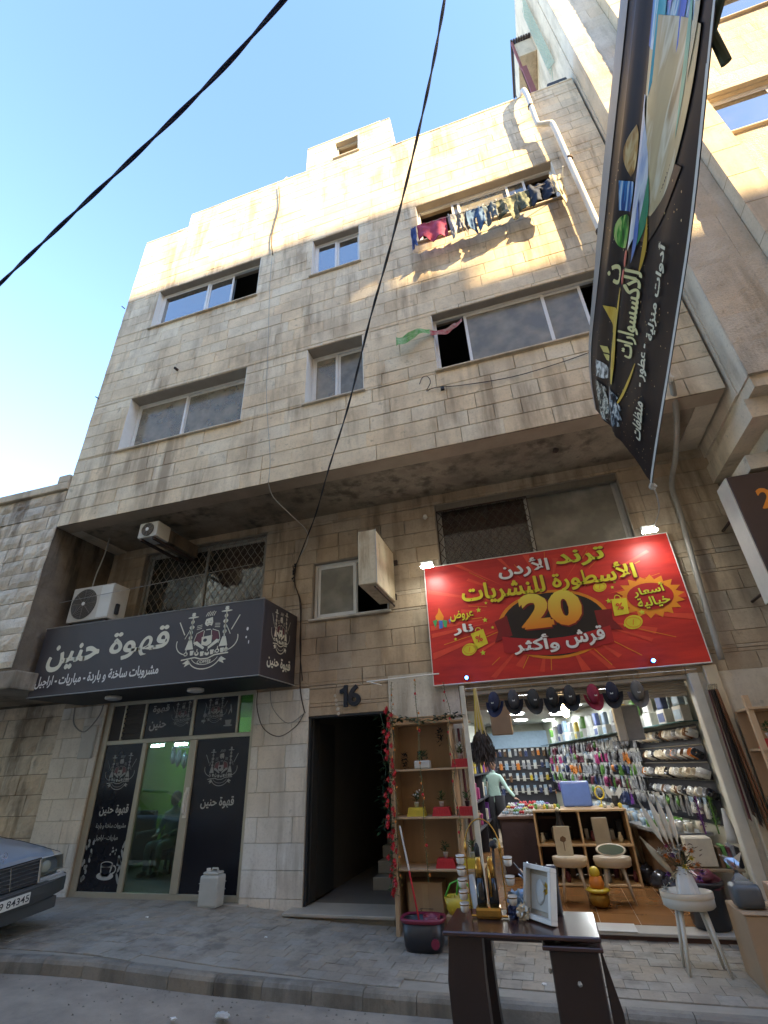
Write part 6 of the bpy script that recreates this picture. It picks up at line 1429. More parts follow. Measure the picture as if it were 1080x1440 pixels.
def block_tray(x, y, z, c, lab, name='tray'):
    tt = thing(name, lab, 'tray', (x, y, z))
    vs = [(x-0.125, y-0.07, z), (x+0.125, y-0.07, z), (x+0.125, y+0.07, z), (x-0.125, y+0.07, z), (x-0.1, y-0.06, z+0.1), (x+0.1, y-0.06, z+0.1), (x+0.1, y+0.06, z+0.1), (x-0.1, y+0.06, z+0.1)]
    part('tray_box', MB().add(vs, [(0,3,2,1),(4,5,6,7),(0,1,5,4),(1,2,6,5),(2,3,7,6),(3,0,4,7)]), cm(c, 0.35), tt)
    mb = MB()
    for k in range(6): mb.box(x-0.09+0.033*k, x-0.075+0.033*k, y-0.0705, y-0.066, z+0.03, z+0.07)
    part('slot', mb, BLACK if False else cm(c, 0.6), tt)
rows = [(1.612, [(-1.68, None, 'white', 'white squat pot with dark red plant on the top level of the left shelf'), (-1.15, 'red', 'white', 'potted plant with white flowers on the red tray, top level of the left shelf')]),
        (1.062, [(-1.8, 'yellow', 'white', 'white flowered plant on the yellow tray, middle level of the left shelf'), (-1.46, 'red', 'white', 'green leafy plant on the red tray, middle level of the left shelf'), (-1.12, 'red', 'black', 'plant in black pot on the red tray at the right of the middle level')]),
        (0.512, [(-1.46, 'red', 'white', 'leafy plant on the red tray, lowest level of the left shelf'), (-1.12, 'yellow', 'white', 'leafy plant on the yellow tray, lowest level of the left shelf')])]
for z, items in rows:
    for x, tr_, pc_, lab in items:
        if tr_:
            block_tray(x, -0.5, z, tr_, tr_ + ' plastic tray under the ' + lab.split(' on the')[0] + ' of the left shelf unit'); potted(x, -0.5, z+0.1, pc_, lab, flower='white' if 'white flower' in lab else None)
        else:
            t = thing('squat_planter', lab, 'plant', (x, -0.5, z)); part('planter', MB().cbox(x-0.11, x+0.11, -0.56, -0.44, z, z+0.1, 0.02), cm('white', 0.5), t)
            mb = MB(); r = random.Random(3)
            for k in range(60): a = r.uniform(0, 2*PI); leaf(mb, (x+r.uniform(-.06, .06), -0.5, z+0.1+r.uniform(0, .1)), (math.cos(a), math.sin(a), 0.7), 0.06, 0.02)
            part('leaves', mb, LEAFD, t)
for k, (x, z) in enumerate([(-1.42, 2.0), (-1.95, 1.72)]):
    mb = MB(); r = random.Random(k)
    for q in range(50): a = r.uniform(0, 2*PI); leaf(mb, (x+r.uniform(-.03, .03), -0.45, z+r.uniform(-.1, .1)), (math.cos(a), math.sin(a), r.uniform(-1, 1)), 0.05, 0.03)
    single('dried_sprig', mb, cm('black', 0.7), ['dark sprig hanging under the top board of the left shelf', 'dark leafy sprig at the left of the top shelf level'][k], 'plant')
# garlands
def garland(name, label, x, y, z0, z1, leafc, flowers, seed, n=150, spread=0.035, lz=0.04, wig=0.02):
    t = thing(name, label, 'garland', (x, y, z0)); r = random.Random(seed)
    P = [(x+wig*math.sin(k*1.3+seed), y+0.01*math.cos(k*1.7), z0+(z1-z0)*k/14) for k in range(15)]
    part('stem', MB().tube(P, 0.004, 5), LEAFD, t)
    mb = MB()
    for k in range(n):
        f = r.random(); q = Vector(P[0]).lerp(Vector(P[-1]), f); q.x += wig*math.sin(f*14*1.3+seed); a = r.uniform(0, 2*PI)
        leaf(mb, (q.x+r.uniform(-spread, spread)*0.5, q.y+r.uniform(-spread, spread)*0.5, q.z), (math.cos(a), math.sin(a), r.uniform(-0.8, 0.3)), lz, lz*0.55)
    part('leaves', mb, leafc, t, kind='stuff')
    for c, cnt, rad in flowers:
        for k in range(cnt):
            f = (k+r.random()*0.8)/cnt; q = Vector(P[0]).lerp(Vector(P[-1]), f)
            m2 = MB(); c0 = (q.x+wig*math.sin(f*14*1.3+seed)+r.uniform(-spread, spread), q.y-0.02+r.uniform(-spread, spread)*0.4, q.z)
            m2.blob(c0, rad, 1, 0.4, k)
            for w in range(5): a = 2*PI*w/5; leaf(m2, c0, (math.cos(a), -0.5, math.sin(a)), rad*1.8, rad*1.3)
            part('blossom', m2, cm(c, 0.5), t)
OLV = mat('olive_gold_leaf', (0.25, 0.2, 0.05), 0.5, var=0.4, hue=0.03)
garland('flower_garland', 'garland with red roses hanging down the left post of the plant shelf', -2.12, -0.68, 2.4, 0.25, LEAF, [('red', 46, 0.026)], 1, 260, 0.06, 0.06)
garland('leaf_garland', 'olive and gold garland beside the red rose one on the left post', -2.03, -0.7, 2.75, 0.35, OLV, [('orange', 10, 0.012)], 2, 240, 0.025, 0.03, 0.008)
garland('leaf_garland', 'olive and orange garland hanging in front of the middle of the plant shelf', -1.66, -0.72, 2.75, 0.4, OLV, [('orange', 8, 0.014), ('red', 4, 0.016)], 3, 170, 0.025, 0.03, 0.008)
garland('leaf_garland', 'olive garland with red buds hanging at the right of the plant shelf', -1.22, -0.72, 2.68, 0.85, OLV, [('red', 9, 0.014)], 4, 170, 0.03, 0.03, 0.03)
garland('ivy_garland', 'dark green ivy hanging in the entrance beside the plant shelf', -2.24, -0.5, 2.35, 0.9, LEAFD, [], 5, 70, 0.05, 0.1, 0.03)
t = thing('ivy_garland', 'dark green ivy lying along the top of the plant shelf', 'garland', (-1.5, -0.6, 2.2)); mb = MB(); r = random.Random(6)
for k in range(190): a = r.uniform(0, 2*PI); x = r.uniform(-2.1, -1.02); leaf(mb, (x, -0.6+r.uniform(-.05, .05), 2.22+0.03*math.sin(x*9)+r.uniform(-.03, .03)), (math.cos(a), math.sin(a), r.uniform(-.5, .5)), 0.07, 0.05)
part('leaves', mb, LEAFD, t, kind='stuff'); part('stem', MB().tube([(-2.1, -0.6, 2.22), (-1.6, -0.62, 2.25), (-1.02, -0.6, 2.22)], 0.005, 5), LEAFD, t)
single('curtain_rail', MB().tube([(-2.4, -0.7, 2.78), (-1.3, -0.72, 2.8)], 0.01, 6).tube([(-2.38, -0.7, 2.78), (-2.38, -0.02, 2.82)], 0.008, 5), WPAINT, 'white rail over the plant shelf that the garlands hang from', 'rail')
# rolls leaning inside the shelf, cartons, basket, bucket
for k in range(4):
    single('leaning_roll', MB().tube([(-1.17+0.05*k, -0.4, 0.53), (-1.24+0.06*k, -0.25, 2.1)], 0.018, 8), cm(['white', 'maroon', 'cream', 'black'][k], 0.5), ['white', 'maroon', 'cream', 'black'][k] + ' roll leaning behind the plants at the right of the left shelf', 'roll')
t = thing('carton', 'plain brown carton with faint print on the bottom level of the plant shelf', 'carton', (-1.75, -0.4, -0.1)); CB = mat('corrugated_card', (0.36, 0.24, 0.14), 0.8, namt=0.3)
part('box', MB().cbox(-1.98, -1.54, -0.5, -0.2, -0.12, 0.36, 0.006), CB, t); part('printed_cup', MB().tube([(-1.83, -0.503, 0.1), (-1.8, -0.503, 0.05), (-1.7, -0.503, 0.05), (-1.67, -0.503, 0.1), (-1.83, -0.503, 0.1)], 0.003, 4), BLACK, t); part('tape', MB().box(-1.8, -1.72, -0.504, -0.501, -0.1, 0.34), mat('parcel_tape', (0.4, 0.28, 0.16), 0.3), t)
bk = thing('mop_bucket', 'black and maroon mop bucket standing on the pavement below the plant shelf', 'bucket', (-1.68, -1.0, -0.16))
BP = mat('black_plastic', (0.02, 0.02, 0.025), 0.35); MR = mat('maroon_plastic', (0.2, 0.02, 0.05), 0.35)
vs = []; n = 24
def oval(w, d_, z, cx=-1.68, cy=-1.0, n=24, p=3.0):
    o = []
    for k in range(n):
        a = 2*PI*k/n; c_, s_ = math.cos(a), math.sin(a); o.append((cx+w*math.copysign(abs(c_)**(2/p), c_), cy+d_*math.copysign(abs(s_)**(2/p), s_), z))
    return o
def loft(rings, cap=True):
    n = len(rings[0]); vs = [v for r in rings for v in r]; fs = []
    for i in range(len(rings)-1):
        for k in range(n): a = i*n+k; b = i*n+(k+1) % n; fs.append((a, b, b+n, a+n))
    if cap: fs.append(tuple(range(n-1, -1, -1)))
    return MB().add(vs, fs)
part('tub', loft([oval(.2, .13, -0.155), oval(.22, .15, -0.1), oval(.24, .165, 0.12), oval(.225, .15, 0.12), oval(.2, .12, -0.1)]), BP, bk, smooth=True)
part('rim', loft([oval(.245, .17, 0.10), oval(.262, .185, 0.125), oval(.25, .175, 0.145), oval(.225, .15, 0.13)], False), MR, bk, smooth=True)
part('wringer', MB().lathe([(0.09, 0), (0.1, 0.06), (0.085, 0.06), (0.07, 0.0)], (-1.58, -1.0, 0.09), 20, cap=False), MR, bk, smooth=True)
part('plug', MB().lathe([(0.045, 0), (0.045, 0.02)], (0,0,0), 16).xf(Matrix.Translation((-1.52, -1.155, -0.06)) @ Matrix.Rotation(PI/2, 4, 'X')), MR, bk)
part('plug_ring', MB().lathe([(0.05, 0), (0.05, 0.012)], (0,0,0), 16).xf(Matrix.Translation((-1.52, -1.147, -0.06)) @ Matrix.Rotation(PI/2, 4, 'X')), BP, bk)
ms = thing('mop_stick', 'white and red mop stick leaning up out of the bucket', 'mop', (-1.78, -1.0, 0.0))
part('stick', MB().tube([(-1.72, -0.98, 0.02), (-1.83, -0.95, 0.55)], 0.011, 8), cm('red', 0.4), ms); part('stick', MB().tube([(-1.83, -0.95, 0.551), (-1.93, -0.92, 1.0)], 0.011, 8), cm('white', 0.4), ms)
b_ = thing('plastic_basket', 'yellow plastic basket with green handles behind the brown table', 'basket', (-1.3, -1.0, 0.1))
part('bowl', loft([oval(.14, .1, 0.12, -1.28, -0.75, 20, 3), oval(.19, .13, 0.28, -1.28, -0.75, 20, 3), oval(.18, .12, 0.28, -1.28, -0.75, 20, 3), oval(.13, .09, 0.13, -1.28, -0.75, 20, 3)]), cm('yellow', 0.35), b_, smooth=True)
for s in (-1, 1): part('handle', MB().tube([(-1.28+s*0.17, -0.75, 0.28), (-1.28+s*0.1, -0.78, 0.4), (-1.28, -0.8, 0.44), (-1.28-s*0.03, -0.8, 0.3)], 0.012, 6), mat('neon_green_plastic', (0.15, 0.6, 0.08), 0.35), b_, smooth=True)
mb = MB()
for k in range(18): a = 2*PI*k/18; mb.box(-1.285+0.165*math.cos(a), -1.275+0.165*math.cos(a), -0.755+0.118*math.sin(a), -0.745+0.118*math.sin(a), 0.16, 0.27)
part('slat', mb, cm('yellow', 0.6), b_)
single('basket_stand', MB().cbox(-1.45, -1.1, -0.85, -0.65, -0.16, 0.12, 0.01), CB, 'brown carton under the yellow basket', 'carton')
single('film_roll', MB().tube([(-1.0, -1.0, -0.155), (-1.12, -0.85, 0.5)], 0.045, 10).tube([(-0.93, -0.98, -0.155), (-1.04, -0.83, 0.4)], 0.03, 8), mat('shiny_grey_film', (0.35, 0.36, 0.36), 0.15), 'shiny grey wrapped rolls leaning behind the brown table', 'roll', smooth=True)

# ------------------------------------------------------------------ brown table in the foreground and things on it
TW = mat('dark_walnut_laminate', (0.06, 0.028, 0.022), 0.22, namt=0.5, nscale=6, stretch=(0.6, 5, 5), coat=0.3)
TBL = thing('side_table', 'dark brown wooden table with glossy top standing at the kerb in front of the shop', 'table', (-0.4, -3.2, -0.3))
zt = 0.62
part('table_top', MB().cbox(-0.93, 0.12, -3.5, -2.88, zt-0.03, zt, 0.008), TW, TBL)
TD = mat('dark_walnut_side', (0.03, 0.018, 0.016), 0.45, namt=0.5, nscale=8)
# left leg: a curved slab
pts = [(-0.90, -0.3), (-0.87, -0.1), (-0.91, 0.15), (-0.92, 0.35), (-0.89, zt-0.031), (-0.66, zt-0.031), (-0.665, 0.35), (-0.655, 0.1), (-0.64, -0.1), (-0.63, -0.3)]
part('leg', plane_prism(MB(), pts, -3.46, -3.36), TD, TBL)
part('leg', plane_prism(MB(), [(x, z) for x, z in pts], -3.02, -2.92), TD, TBL)
part('cabinet', MB().cbox(-0.22, 0.09, -3.47, -2.93, -0.3, zt-0.08, 0.008), TD, TBL)
part('cabinet_top', MB().cbox(-0.26, 0.12, -3.5, -2.9, zt-0.079, zt-0.055, 0.004), TW, TBL)
part('cabinet_side', plane_prism(MB(), [(0.1, -0.3), (0.13, -0.3), (0.17, 0.0), (0.17, 0.25), (0.11, zt-0.081), (0.1, zt-0.081)], -3.44, -3.38), TD, TBL)
part('knob', MB().blob((-0.235, -3.42, 0.42), 0.014, 2), ALU_D, TBL); part('knob', MB().blob((-0.06, -3.478, 0.38), 0.014, 2, 0.4), ALU_D, TBL)
part('apron', MB().box(-0.64, -0.26, -3.44, -3.41, zt-0.055, zt-0.031), TD, TBL)
GOLD = mat('brushed_gold', (0.55, 0.32, 0.08), 0.22, 0.9, namt=0.4, nscale=12)
# tall vacuum jug set: black and gold flask under a gold carrier with cups hanging both sides
cs = thing('coffee_set', 'black and gold flask on a gold base under a tall arched gold carrier', 'coffee set', (-0.62, -3.1, zt))
cx, cy = -0.63, -3.14
part('base', MB().cbox(cx-0.095, cx+0.095, cy-0.06, cy+0.06, zt+0.002, zt+0.075, 0.02), GOLD, cs)
for s in (-1, 1):
    part('flask', MB().lathe([(0.036, 0), (0.038, 0.02), (0.036, 0.17)], (cx+s*0.046, cy, zt+0.077), 16), mat('glossy_black_flask', (0.008, 0.008, 0.01), 0.1), cs, smooth=True)
    part('flask_neck', MB().lathe([(0.036, 0), (0.03, 0.06), (0.022, 0.1), (0.026, 0.13)], (cx+s*0.046, cy, zt+0.248), 16), GOLD, cs, smooth=True)
part('spout_handle', MB().tube([(cx+0.03, cy-0.045, zt+0.33), (cx+0.04, cy-0.07, zt+0.25), (cx+0.035, cy-0.05, zt+0.14)], 0.009, 8), GOLD, cs, smooth=True)
part('stopper', MB().lathe([(0.02, 0), (0.02, 0.06), (0.008, 0.09)], (cx-0.046, cy, zt+0.379), 12), BLACK, cs, smooth=True)
H = [(cx-0.135, cy, zt+0.02), (cx-0.135, cy, zt+0.42), (cx-0.12, cy, zt+0.52), (cx-0.07, cy, zt+0.6), (cx, cy, zt+0.63), (cx+0.07, cy, zt+0.6), (cx+0.12, cy, zt+0.52), (cx+0.135, cy, zt+0.42), (cx+0.135, cy, zt+0.02)]
part('arch', MB().tube(smooth_path(H, 5), 0.006, 7), GOLD, cs, smooth=True)
part('foot_bar', MB().tube([(cx-0.135, cy, zt+0.012), (cx+0.135, cy, zt+0.012)], 0.008, 6), GOLD, cs)
for s in (-1, 1): part('finial', MB().lathe([(0.006, 0), (0.013, 0.03), (0.006, 0.09)], (cx+s*0.135, cy, zt+0.4), 8), GOLD, cs, smooth=True)
for s in (-1, 1):
    for k in range(5 if s < 0 else 3):
        x = cx+s*(0.135+0.05); z = zt+0.03+(0.075 if s < 0 else 0.12)*k + (0 if s < 0 else 0.05)
        t = thing('espresso_cup', 'small white cup stacked on the ' + ('left' if s < 0 else 'right') + ' arm of the gold carrier', 'cup', (x, cy, z), group='cups on the ' + ('left' if s < 0 else 'right') + ' arm of the gold carrier')
        part('cup', MB().lathe([(0.02, 0), (0.03, 0.01), (0.036, 0.06), (0.032, 0.06), (0.024, 0.012)], (x, cy, z), 14, cap=False), mat('white_porcelain', (0.68, 0.66, 0.62), 0.15), t, smooth=True)
        part('band', MB().lathe([(0.0345, 0), (0.0365, 0.008)], (x, cy, z+0.042), 14, cap=False), GOLD, t, smooth=True)
        part('hook', MB().tube([(x, cy, z+0.03), (cx+s*0.135, cy, z+0.045)], 0.004, 5), GOLD, t)
# boxed gift: white frame with grey inset, leaning
fr = thing('framed_gift_box', 'white framed gift box with golden flower standing tilted on the brown table', 'gift box', (-0.25, -3.2, zt))
Rm = Matrix.Translation((-0.25, -3.2, zt+0.002)) @ Matrix.Rotation(math.radians(-48), 4, 'Z') @ Matrix.Rotation(math.radians(-12), 4, 'X')
WH = mat('white_cardboard', (0.66, 0.64, 0.6), 0.4)
w_, h_ = 0.15, 0.33
for a, b, c, d_ in ((-w_, w_, 0, 0.03), (-w_, w_, h_-0.03, h_), (-w_, -w_+0.03, 0.0301, h_-0.0301), (w_-0.03, w_, 0.0301, h_-0.0301)): part('frame_side', MB().cbox(a, b, -0.05, 0.01, c, d_, 0.003).xf(Rm), WH, fr)
part('inset', MB().box(-w_+0.03, w_-0.03, -0.005, 0.005, 0.03, h_-0.03).xf(Rm), mat('taupe_satin_lining', (0.32, 0.27, 0.2), 0.5, namt=0.5), fr)
part('printed_bottle', MB().blob((0, -0.013, 0.17), 0.05, 2, 0, 0, (1, 0.1, 1.6)).xf(Rm), mat('pale_grey_print', (0.4, 0.4, 0.38), 0.5), fr, smooth=True)
mb = MB()
for k in range(8): a = 2*PI*k/8; leaf(mb, (0.08, -0.02, 0.2), (math.cos(a), -0.4, math.sin(a)), 0.045, 0.03)
part('gold_flower', mb.xf(Rm), mat('yellow_satin', (0.65, 0.45, 0.06), 0.4), fr)
part('inner_card', MB().cbox(-w_+0.05, w_-0.05, -0.012, -0.0055, 0.06, h_-0.06, 0.002).xf(Rm), mat('pale_grey_card', (0.42, 0.4, 0.36), 0.5), fr)
single('dark_box', MB().cbox(-0.18, -0.1, -3.0, -2.92, zt+0.001, zt+0.3, 0.01), mat('dark_grey_box', (0.05, 0.05, 0.06), 0.4), 'dark narrow box standing behind the white gift frame', 'box')
for k, (x, y, c, r) in enumerate([(-0.42, -2.98, 'pale blue', 0.07), (-0.3, -2.93, 'grey', 0.09), (-0.38, -3.15, 'cream', 0.045), (-0.22, -2.96, 'pink', 0.07), (-0.46, -3.12, 'dark blue', 0.04)]):
    mb = MB().blob((x, y, zt+r*0.95), r, 3, 0.75, k, (1, 0.9, 1.05), 3.5)
    single('wrapped_trinket', mb, mat('crumpled_film_' + c.replace(' ', '_'), PAL[c], 0.12, 0.3), c + ' film wrapped gift on the brown table behind the frame', 'gift', smooth=False)
mb = MB()
for k in range(26): mb.tube([(-0.3+rnd.uniform(-.03, .03), -2.93, zt+0.16), (-0.3+rnd.uniform(-.14, .14), -2.93+rnd.uniform(-.05, .05), zt+0.26+rnd.uniform(-.03, .06))], 0.006, 4)
single('film_bow', mb, mat('silver_ribbon', (0.5, 0.5, 0.52), 0.15, 0.7), 'crumpled silver ribbon bow above the wrapped gifts on the table', 'bow')
single('flower_sprig', MB().tube([(-0.6, -3.02, zt+0.001), (-0.56, -3.02, zt+0.42)], 0.01, 6).blob((-0.56, -3.02, zt+0.44), 0.03, 2, 0.5), BLACK, 'thin dark spray stem behind the gold flask', 'ornament', smooth=True)

# vase with pampas and flowers on the white stool
vx, vy, vz = 1.1, -1.12, -0.18+0.52
v = thing('pampas_vase', 'white lobed vase with pampas grass and orange artificial flowers on the white stool', 'vase', (vx, vy, vz))
rings = []
for r_, z in ((0.085, 0), (0.1, 0.04), (0.095, 0.12), (0.075, 0.22), (0.05, 0.28), (0.035, 0.3), (0.025, 0.29)):
    rings.append([(vx+r_*(1+0.1*math.cos(5*a))*math.cos(a), vy+r_*(1+0.1*math.cos(5*a))*math.sin(a), vz+z) for a in [2*PI*k/40 for k in range(40)]])
part('vase', loft(rings), mat('white_porcelain', (0.68, 0.66, 0.62), 0.15), v, smooth=True)
PAM = mat('pampas_plume', (0.62, 0.55, 0.43), 0.9, var=0.15)
pr = random.Random(8)
def plume(root, tip, w, m, t, n=150):
    root, tip = Vector(root), Vector(tip); part('stem', MB().tube([(vx, vy, vz+0.28), root], 0.004, 5), PAM, t)
    mb = MB(); d_ = (tip-root)
    for k in range(n):
        f = pr.random(); p = root + d_*f; a = pr.uniform(0, 2*PI); ww = w*math.sin(PI*min(0.95, f*0.85+0.12))
        leaf(mb, p, d_.normalized()*1.0 + Vector((math.cos(a), math.sin(a), 0.2))*ww*7, 0.06, 0.013)
    mb.tube([root + d_*q for q in (0, 0.15, 0.4, 0.65, 0.85, 1.0)], [w*q for q in (0.1, 0.35, 0.5, 0.45, 0.28, 0.04)], 9)
    part('plume', mb, m, t)
for tx, tz in ((-0.2, 0.84), (-0.11, 0.9), (-0.03, 0.9), (0.06, 0.86)): plume((vx+tx*0.55, vy+0.02, vz+0.5), (vx+tx-0.03, vy+0.05, vz+tz), 0.062, PAM, v, 650)
for tx, tz, rx in ((-0.25, 0.48, -0.1),): plume((vx-0.1, vy-0.04, vz+0.24), (vx-0.3, vy, vz+0.52), 0.07, mat('beige_leaf_plume', (0.42, 0.34, 0.22), 0.9), v)
for c, pts_, rad in (('white', [(-0.12, 0.42), (-0.03, 0.44), (-0.16, 0.38), (0.02, 0.47), (-0.2, 0.12)], 0.035), ('orange', [(0.06, 0.46), (0.12, 0.44), (-0.02, 0.35), (0.09, 0.3), (0.14, 0.33), (-0.13, 0.4)], 0.025), ('yellow', [(0.1, 0.38), (0.02, 0.31)], 0.028), ('purple', [(-0.14, 0.24), (0.17, 0.26), (0.12, 0.22), (-0.06, 0.4)], 0.028), ('cream', [(-0.1, 0.22), (-0.17, 0.44)], 0.03), ('pink', [(-0.17, 0.36), (-0.1, 0.48)], 0.02)):
    for (x, z) in pts_:
        mb = MB(); c0 = (vx+x, vy-0.05+pr.uniform(-.04, .04), vz+z)
        for ring in range(2):
            for k in range(7): a = 2*PI*k/7+ring*0.4; leaf(mb, c0, (math.cos(a), -0.35-ring*0.8, math.sin(a)), rad*(1.5-0.4*ring), rad*1.0)
        part('blossom', mb, cm(c, 0.6), v); part('stem', MB().tube([(vx, vy, vz+0.28), c0], 0.003, 4), LEAFD, v)
mb = MB()
for k in range(90): a = pr.uniform(0, 2*PI); x, z = pr.uniform(-.12, .2), pr.uniform(0.22, 0.48); leaf(mb, (vx+x, vy-0.02+pr.uniform(-.05, .05), vz+z), (math.cos(a), math.sin(a), 0.4), 0.06, 0.02)
part('foliage', mb, mat('autumn_leaf', (0.14, 0.08, 0.04), 0.7, var=0.5, hue=0.05), v)

# cartons and bag at the right edge
CBX = thing('carton', 'large brown carton with red print standing at the right edge of the pavement', 'carton', (1.75, -1.6, -0.18))
part('box', MB().cbox(1.42, 1.98, -1.62, -1.05, -0.18, 0.36, 0.008), CB, CBX); part('flap', MB().cbox(1.41, 1.99, -1.63, -1.35, 0.362, 0.37, 0.003), CB, CBX)
mb = MB(); mb.tube([(1.78, -1.623, 0.02), (1.86, -1.623, 0.09), (1.94, -1.623, 0.02), (1.86, -1.623, -0.05), (1.78, -1.623, 0.02)], 0.007, 4); mb.tube([(1.82, -1.623, 0.02), (1.86, -1.623, 0.05), (1.9, -1.623, 0.02)], 0.006, 4); part('printed_mark', mb, cm('red', 0.6), CBX)
part('tape', MB().box(1.66, 1.73, -1.624, -1.621, -0.17, 0.35), mat('parcel_tape', (0.4, 0.28, 0.16), 0.3), CBX)
t = thing('goods_bag', 'clear plastic bag of dark grey goods tied shut on top of the large carton', 'bag', (1.55, -1.4, 0.37))
part('contents', MB().cbox(1.42, 1.66, -1.5, -1.28, 0.372, 0.56, 0.05), mat('dark_grey_foam', (0.09, 0.095, 0.1), 0.35, namt=0.4), t, smooth=True)
part('film', MB().add([(1.46, -1.46, 0.55), (1.64, -1.46, 0.55), (1.64, -1.32, 0.55), (1.46, -1.32, 0.55), (1.51, -1.4, 0.64), (1.53, -1.4, 0.64), (1.4, -1.42, 0.78), (1.62, -1.38, 0.8), (1.55, -1.32, 0.74)], [(0, 1, 5, 4), (1, 2, 5), (2, 3, 4, 5), (3, 0, 4), (4, 5, 7, 6), (5, 8, 7), (4, 6, 8)]), glass_mat('clear_film', (0.92, 0.92, 0.92), 0.06, 0.15), t)
part('neck_tie', MB().lathe([(0.018, 0), (0.018, 0.015)], (1.52, -1.4, 0.64), 10), BLACK, t)
single('carton', MB().cbox(1.74, 2.02, -1.55, -1.25, 0.372, 0.55, 0.006), mat('tan_card', (0.45, 0.3, 0.19), 0.8), 'small tan carton beside the clear bag on top of the large carton', 'carton')
single('plastic_sack', MB().blob((1.85, -0.85, 0.0), 0.2, 3, 0.5, 9, (0.9, 0.7, 1.5)), mat('shiny_dark_plastic', (0.03, 0.03, 0.04), 0.15), 'tall dark plastic sack behind the large carton', 'sack', smooth=True)
# right shelf unit and hanging belts
sh2 = thing('shelf_unit', 'plywood shelf unit at the right edge, beside the hanging belts', 'shelf', (2.6, -0.45, -0.18))
part('post', MB().cbox(2.36, 2.42, -0.62, -0.56, -0.18, 2.25, 0.004), WS, sh2); part('post', MB().cbox(3.3, 3.36, -0.62, -0.56, -0.18, 2.25, 0.004), WS, sh2)
part('back_panel', MB().box(2.36, 3.36, -0.17, -0.15, -0.1, 2.1), mat('brown_ply', (0.42, 0.27, 0.15), 0.65), sh2)
for z in (0.6, 1.15, 1.66, 2.1): part('shelf_board', MB().cbox(2.37, 3.35, -0.64, -0.171, z-0.013, z+0.013, 0.003), WS, sh2)
potted(2.52, -0.5, 1.773, 'white', 'dark leafed plant on the red tray, upper level of the right edge shelf', flower=None); block_tray(2.52, -0.5, 1.674, 'red', 'red plastic tray on the upper level of the right edge shelf')
potted(2.5, -0.5, 1.264, 'white', 'plant in white pot on the red tray, lower level of the right edge shelf'); block_tray(2.5, -0.5, 1.164, 'red', 'red plastic tray on the lower level of the right edge shelf')
single('rolled_mat', MB().tube([(2.46, -0.66, 0.0), (2.42, -0.64, 1.0)], 0.05, 10), mat('cream_mat', (0.55, 0.48, 0.35), 0.8), 'cream rolled mat leaning on the right shelf post', 'roll', smooth=True)
BELT = [('dark brown', (0.06, 0.03, 0.022)), ('chestnut', (0.2, 0.075, 0.03)), ('black', (0.015, 0.013, 0.013)), ('oxblood', (0.1, 0.025, 0.03)), ('tan', (0.26, 0.12, 0.05))]
for k in range(8):
    nm, c = BELT[[3, 0, 2, 0, 2, 1, 4, 1][k]]; x = 2.15+0.013*k; sx_ = 0.012*k-0.03+0.02*(k % 2); y = -0.16-0.03*(k % 3); zb_ = 0.95+0.06*(k % 3) - 0.02*k
    t = thing('belt', nm + ' leather belt hanging in the bunch at the right shop post', 'belt', (x, y, 2.45), group=nm + ' belts at the right shop post')
    part('strap', MB().add([(x-0.003+sx_, y-0.016, zb_), (x+0.02+sx_, y-0.01, zb_-0.03), (x+0.02+sx_, y+0.022, zb_), (x-0.003+sx_, y+0.016, zb_), (x-0.003, y-0.016, 2.38), (x+0.01, y-0.012, 2.38), (x+0.01, y+0.014, 2.38), (x-0.003, y+0.016, 2.38)], [(0,3,2,1),(4,5,6,7),(0,1,5,4),(1,2,6,5),(2,3,7,6),(3,0,4,7)]), mat('leather_' + nm.replace(' ', '_'), c, 0.4), t)
    part('buckle', MB().tube([(x, y-0.02, 2.38), (x, y+0.02, 2.38), (x+0.012, y+0.02, 2.44), (x+0.012, y-0.02, 2.44), (x, y-0.02, 2.38)], 0.006, 5), mat('polished_steel', (0.5, 0.45, 0.36), 0.2, 0.9), t)
# dark sign of the next shop
NS = thing('shop_sign', 'dark brown box sign with orange print and white edge on the building at right', 'sign', (4.2, -0.6, 3.2))
part('box', MB().cbox(2.93, 5.6, -1.15, -0.78, 3.25, 4.92, 0.01).xf(Matrix.Identity(4)), mat('dark_brown_vinyl', (0.035, 0.018, 0.02), 0.4), NS)
part('side_panel', MB().box(2.915, 2.928, -1.148, -0.78, 3.26, 4.91), mat('white_vinyl_edge', (0.5, 0.48, 0.42), 0.5, namt=0.4), NS)
for z in (3.5, 4.6): part('bracket', MB().tube([(3.1, -0.79, z), (3.1, 0.02, z)], 0.02, 6), IRON, NS); part('bracket', MB().tube([(5.2, -0.79, z), (5.2, 0.02, z)], 0.02, 6), IRON, NS)
FR = Face((4.3, -1.15, 4.08), (1,0,0), (0,0,1))
lettering('20', FR, -0.95, 0.45, 0.35, 0.3, ORG_, NS, bold=0.03)
d = Draw(FR, -1.02, 0.08, 0.1); d.ell(0, 0, 0.7, 0.5); d.ell(0.1, -1.6, 0.6, 0.45); d.ell(0.5, 2.2, 0.5, 0.3); d.done('printed_bean', mat('orange_print_dull', (0.5, 0.14, 0.03), 0.5), NS)
d = Draw(FR, -0.95, -0.1, 0.1); d.ell(0.2, 0.3, 0.6, 0.5); d.ell(0.3, -3, 0.5, 0.6); d.done('printed_bean', mat('dark_red_print', (0.14, 0.03, 0.02), 0.5), NS)

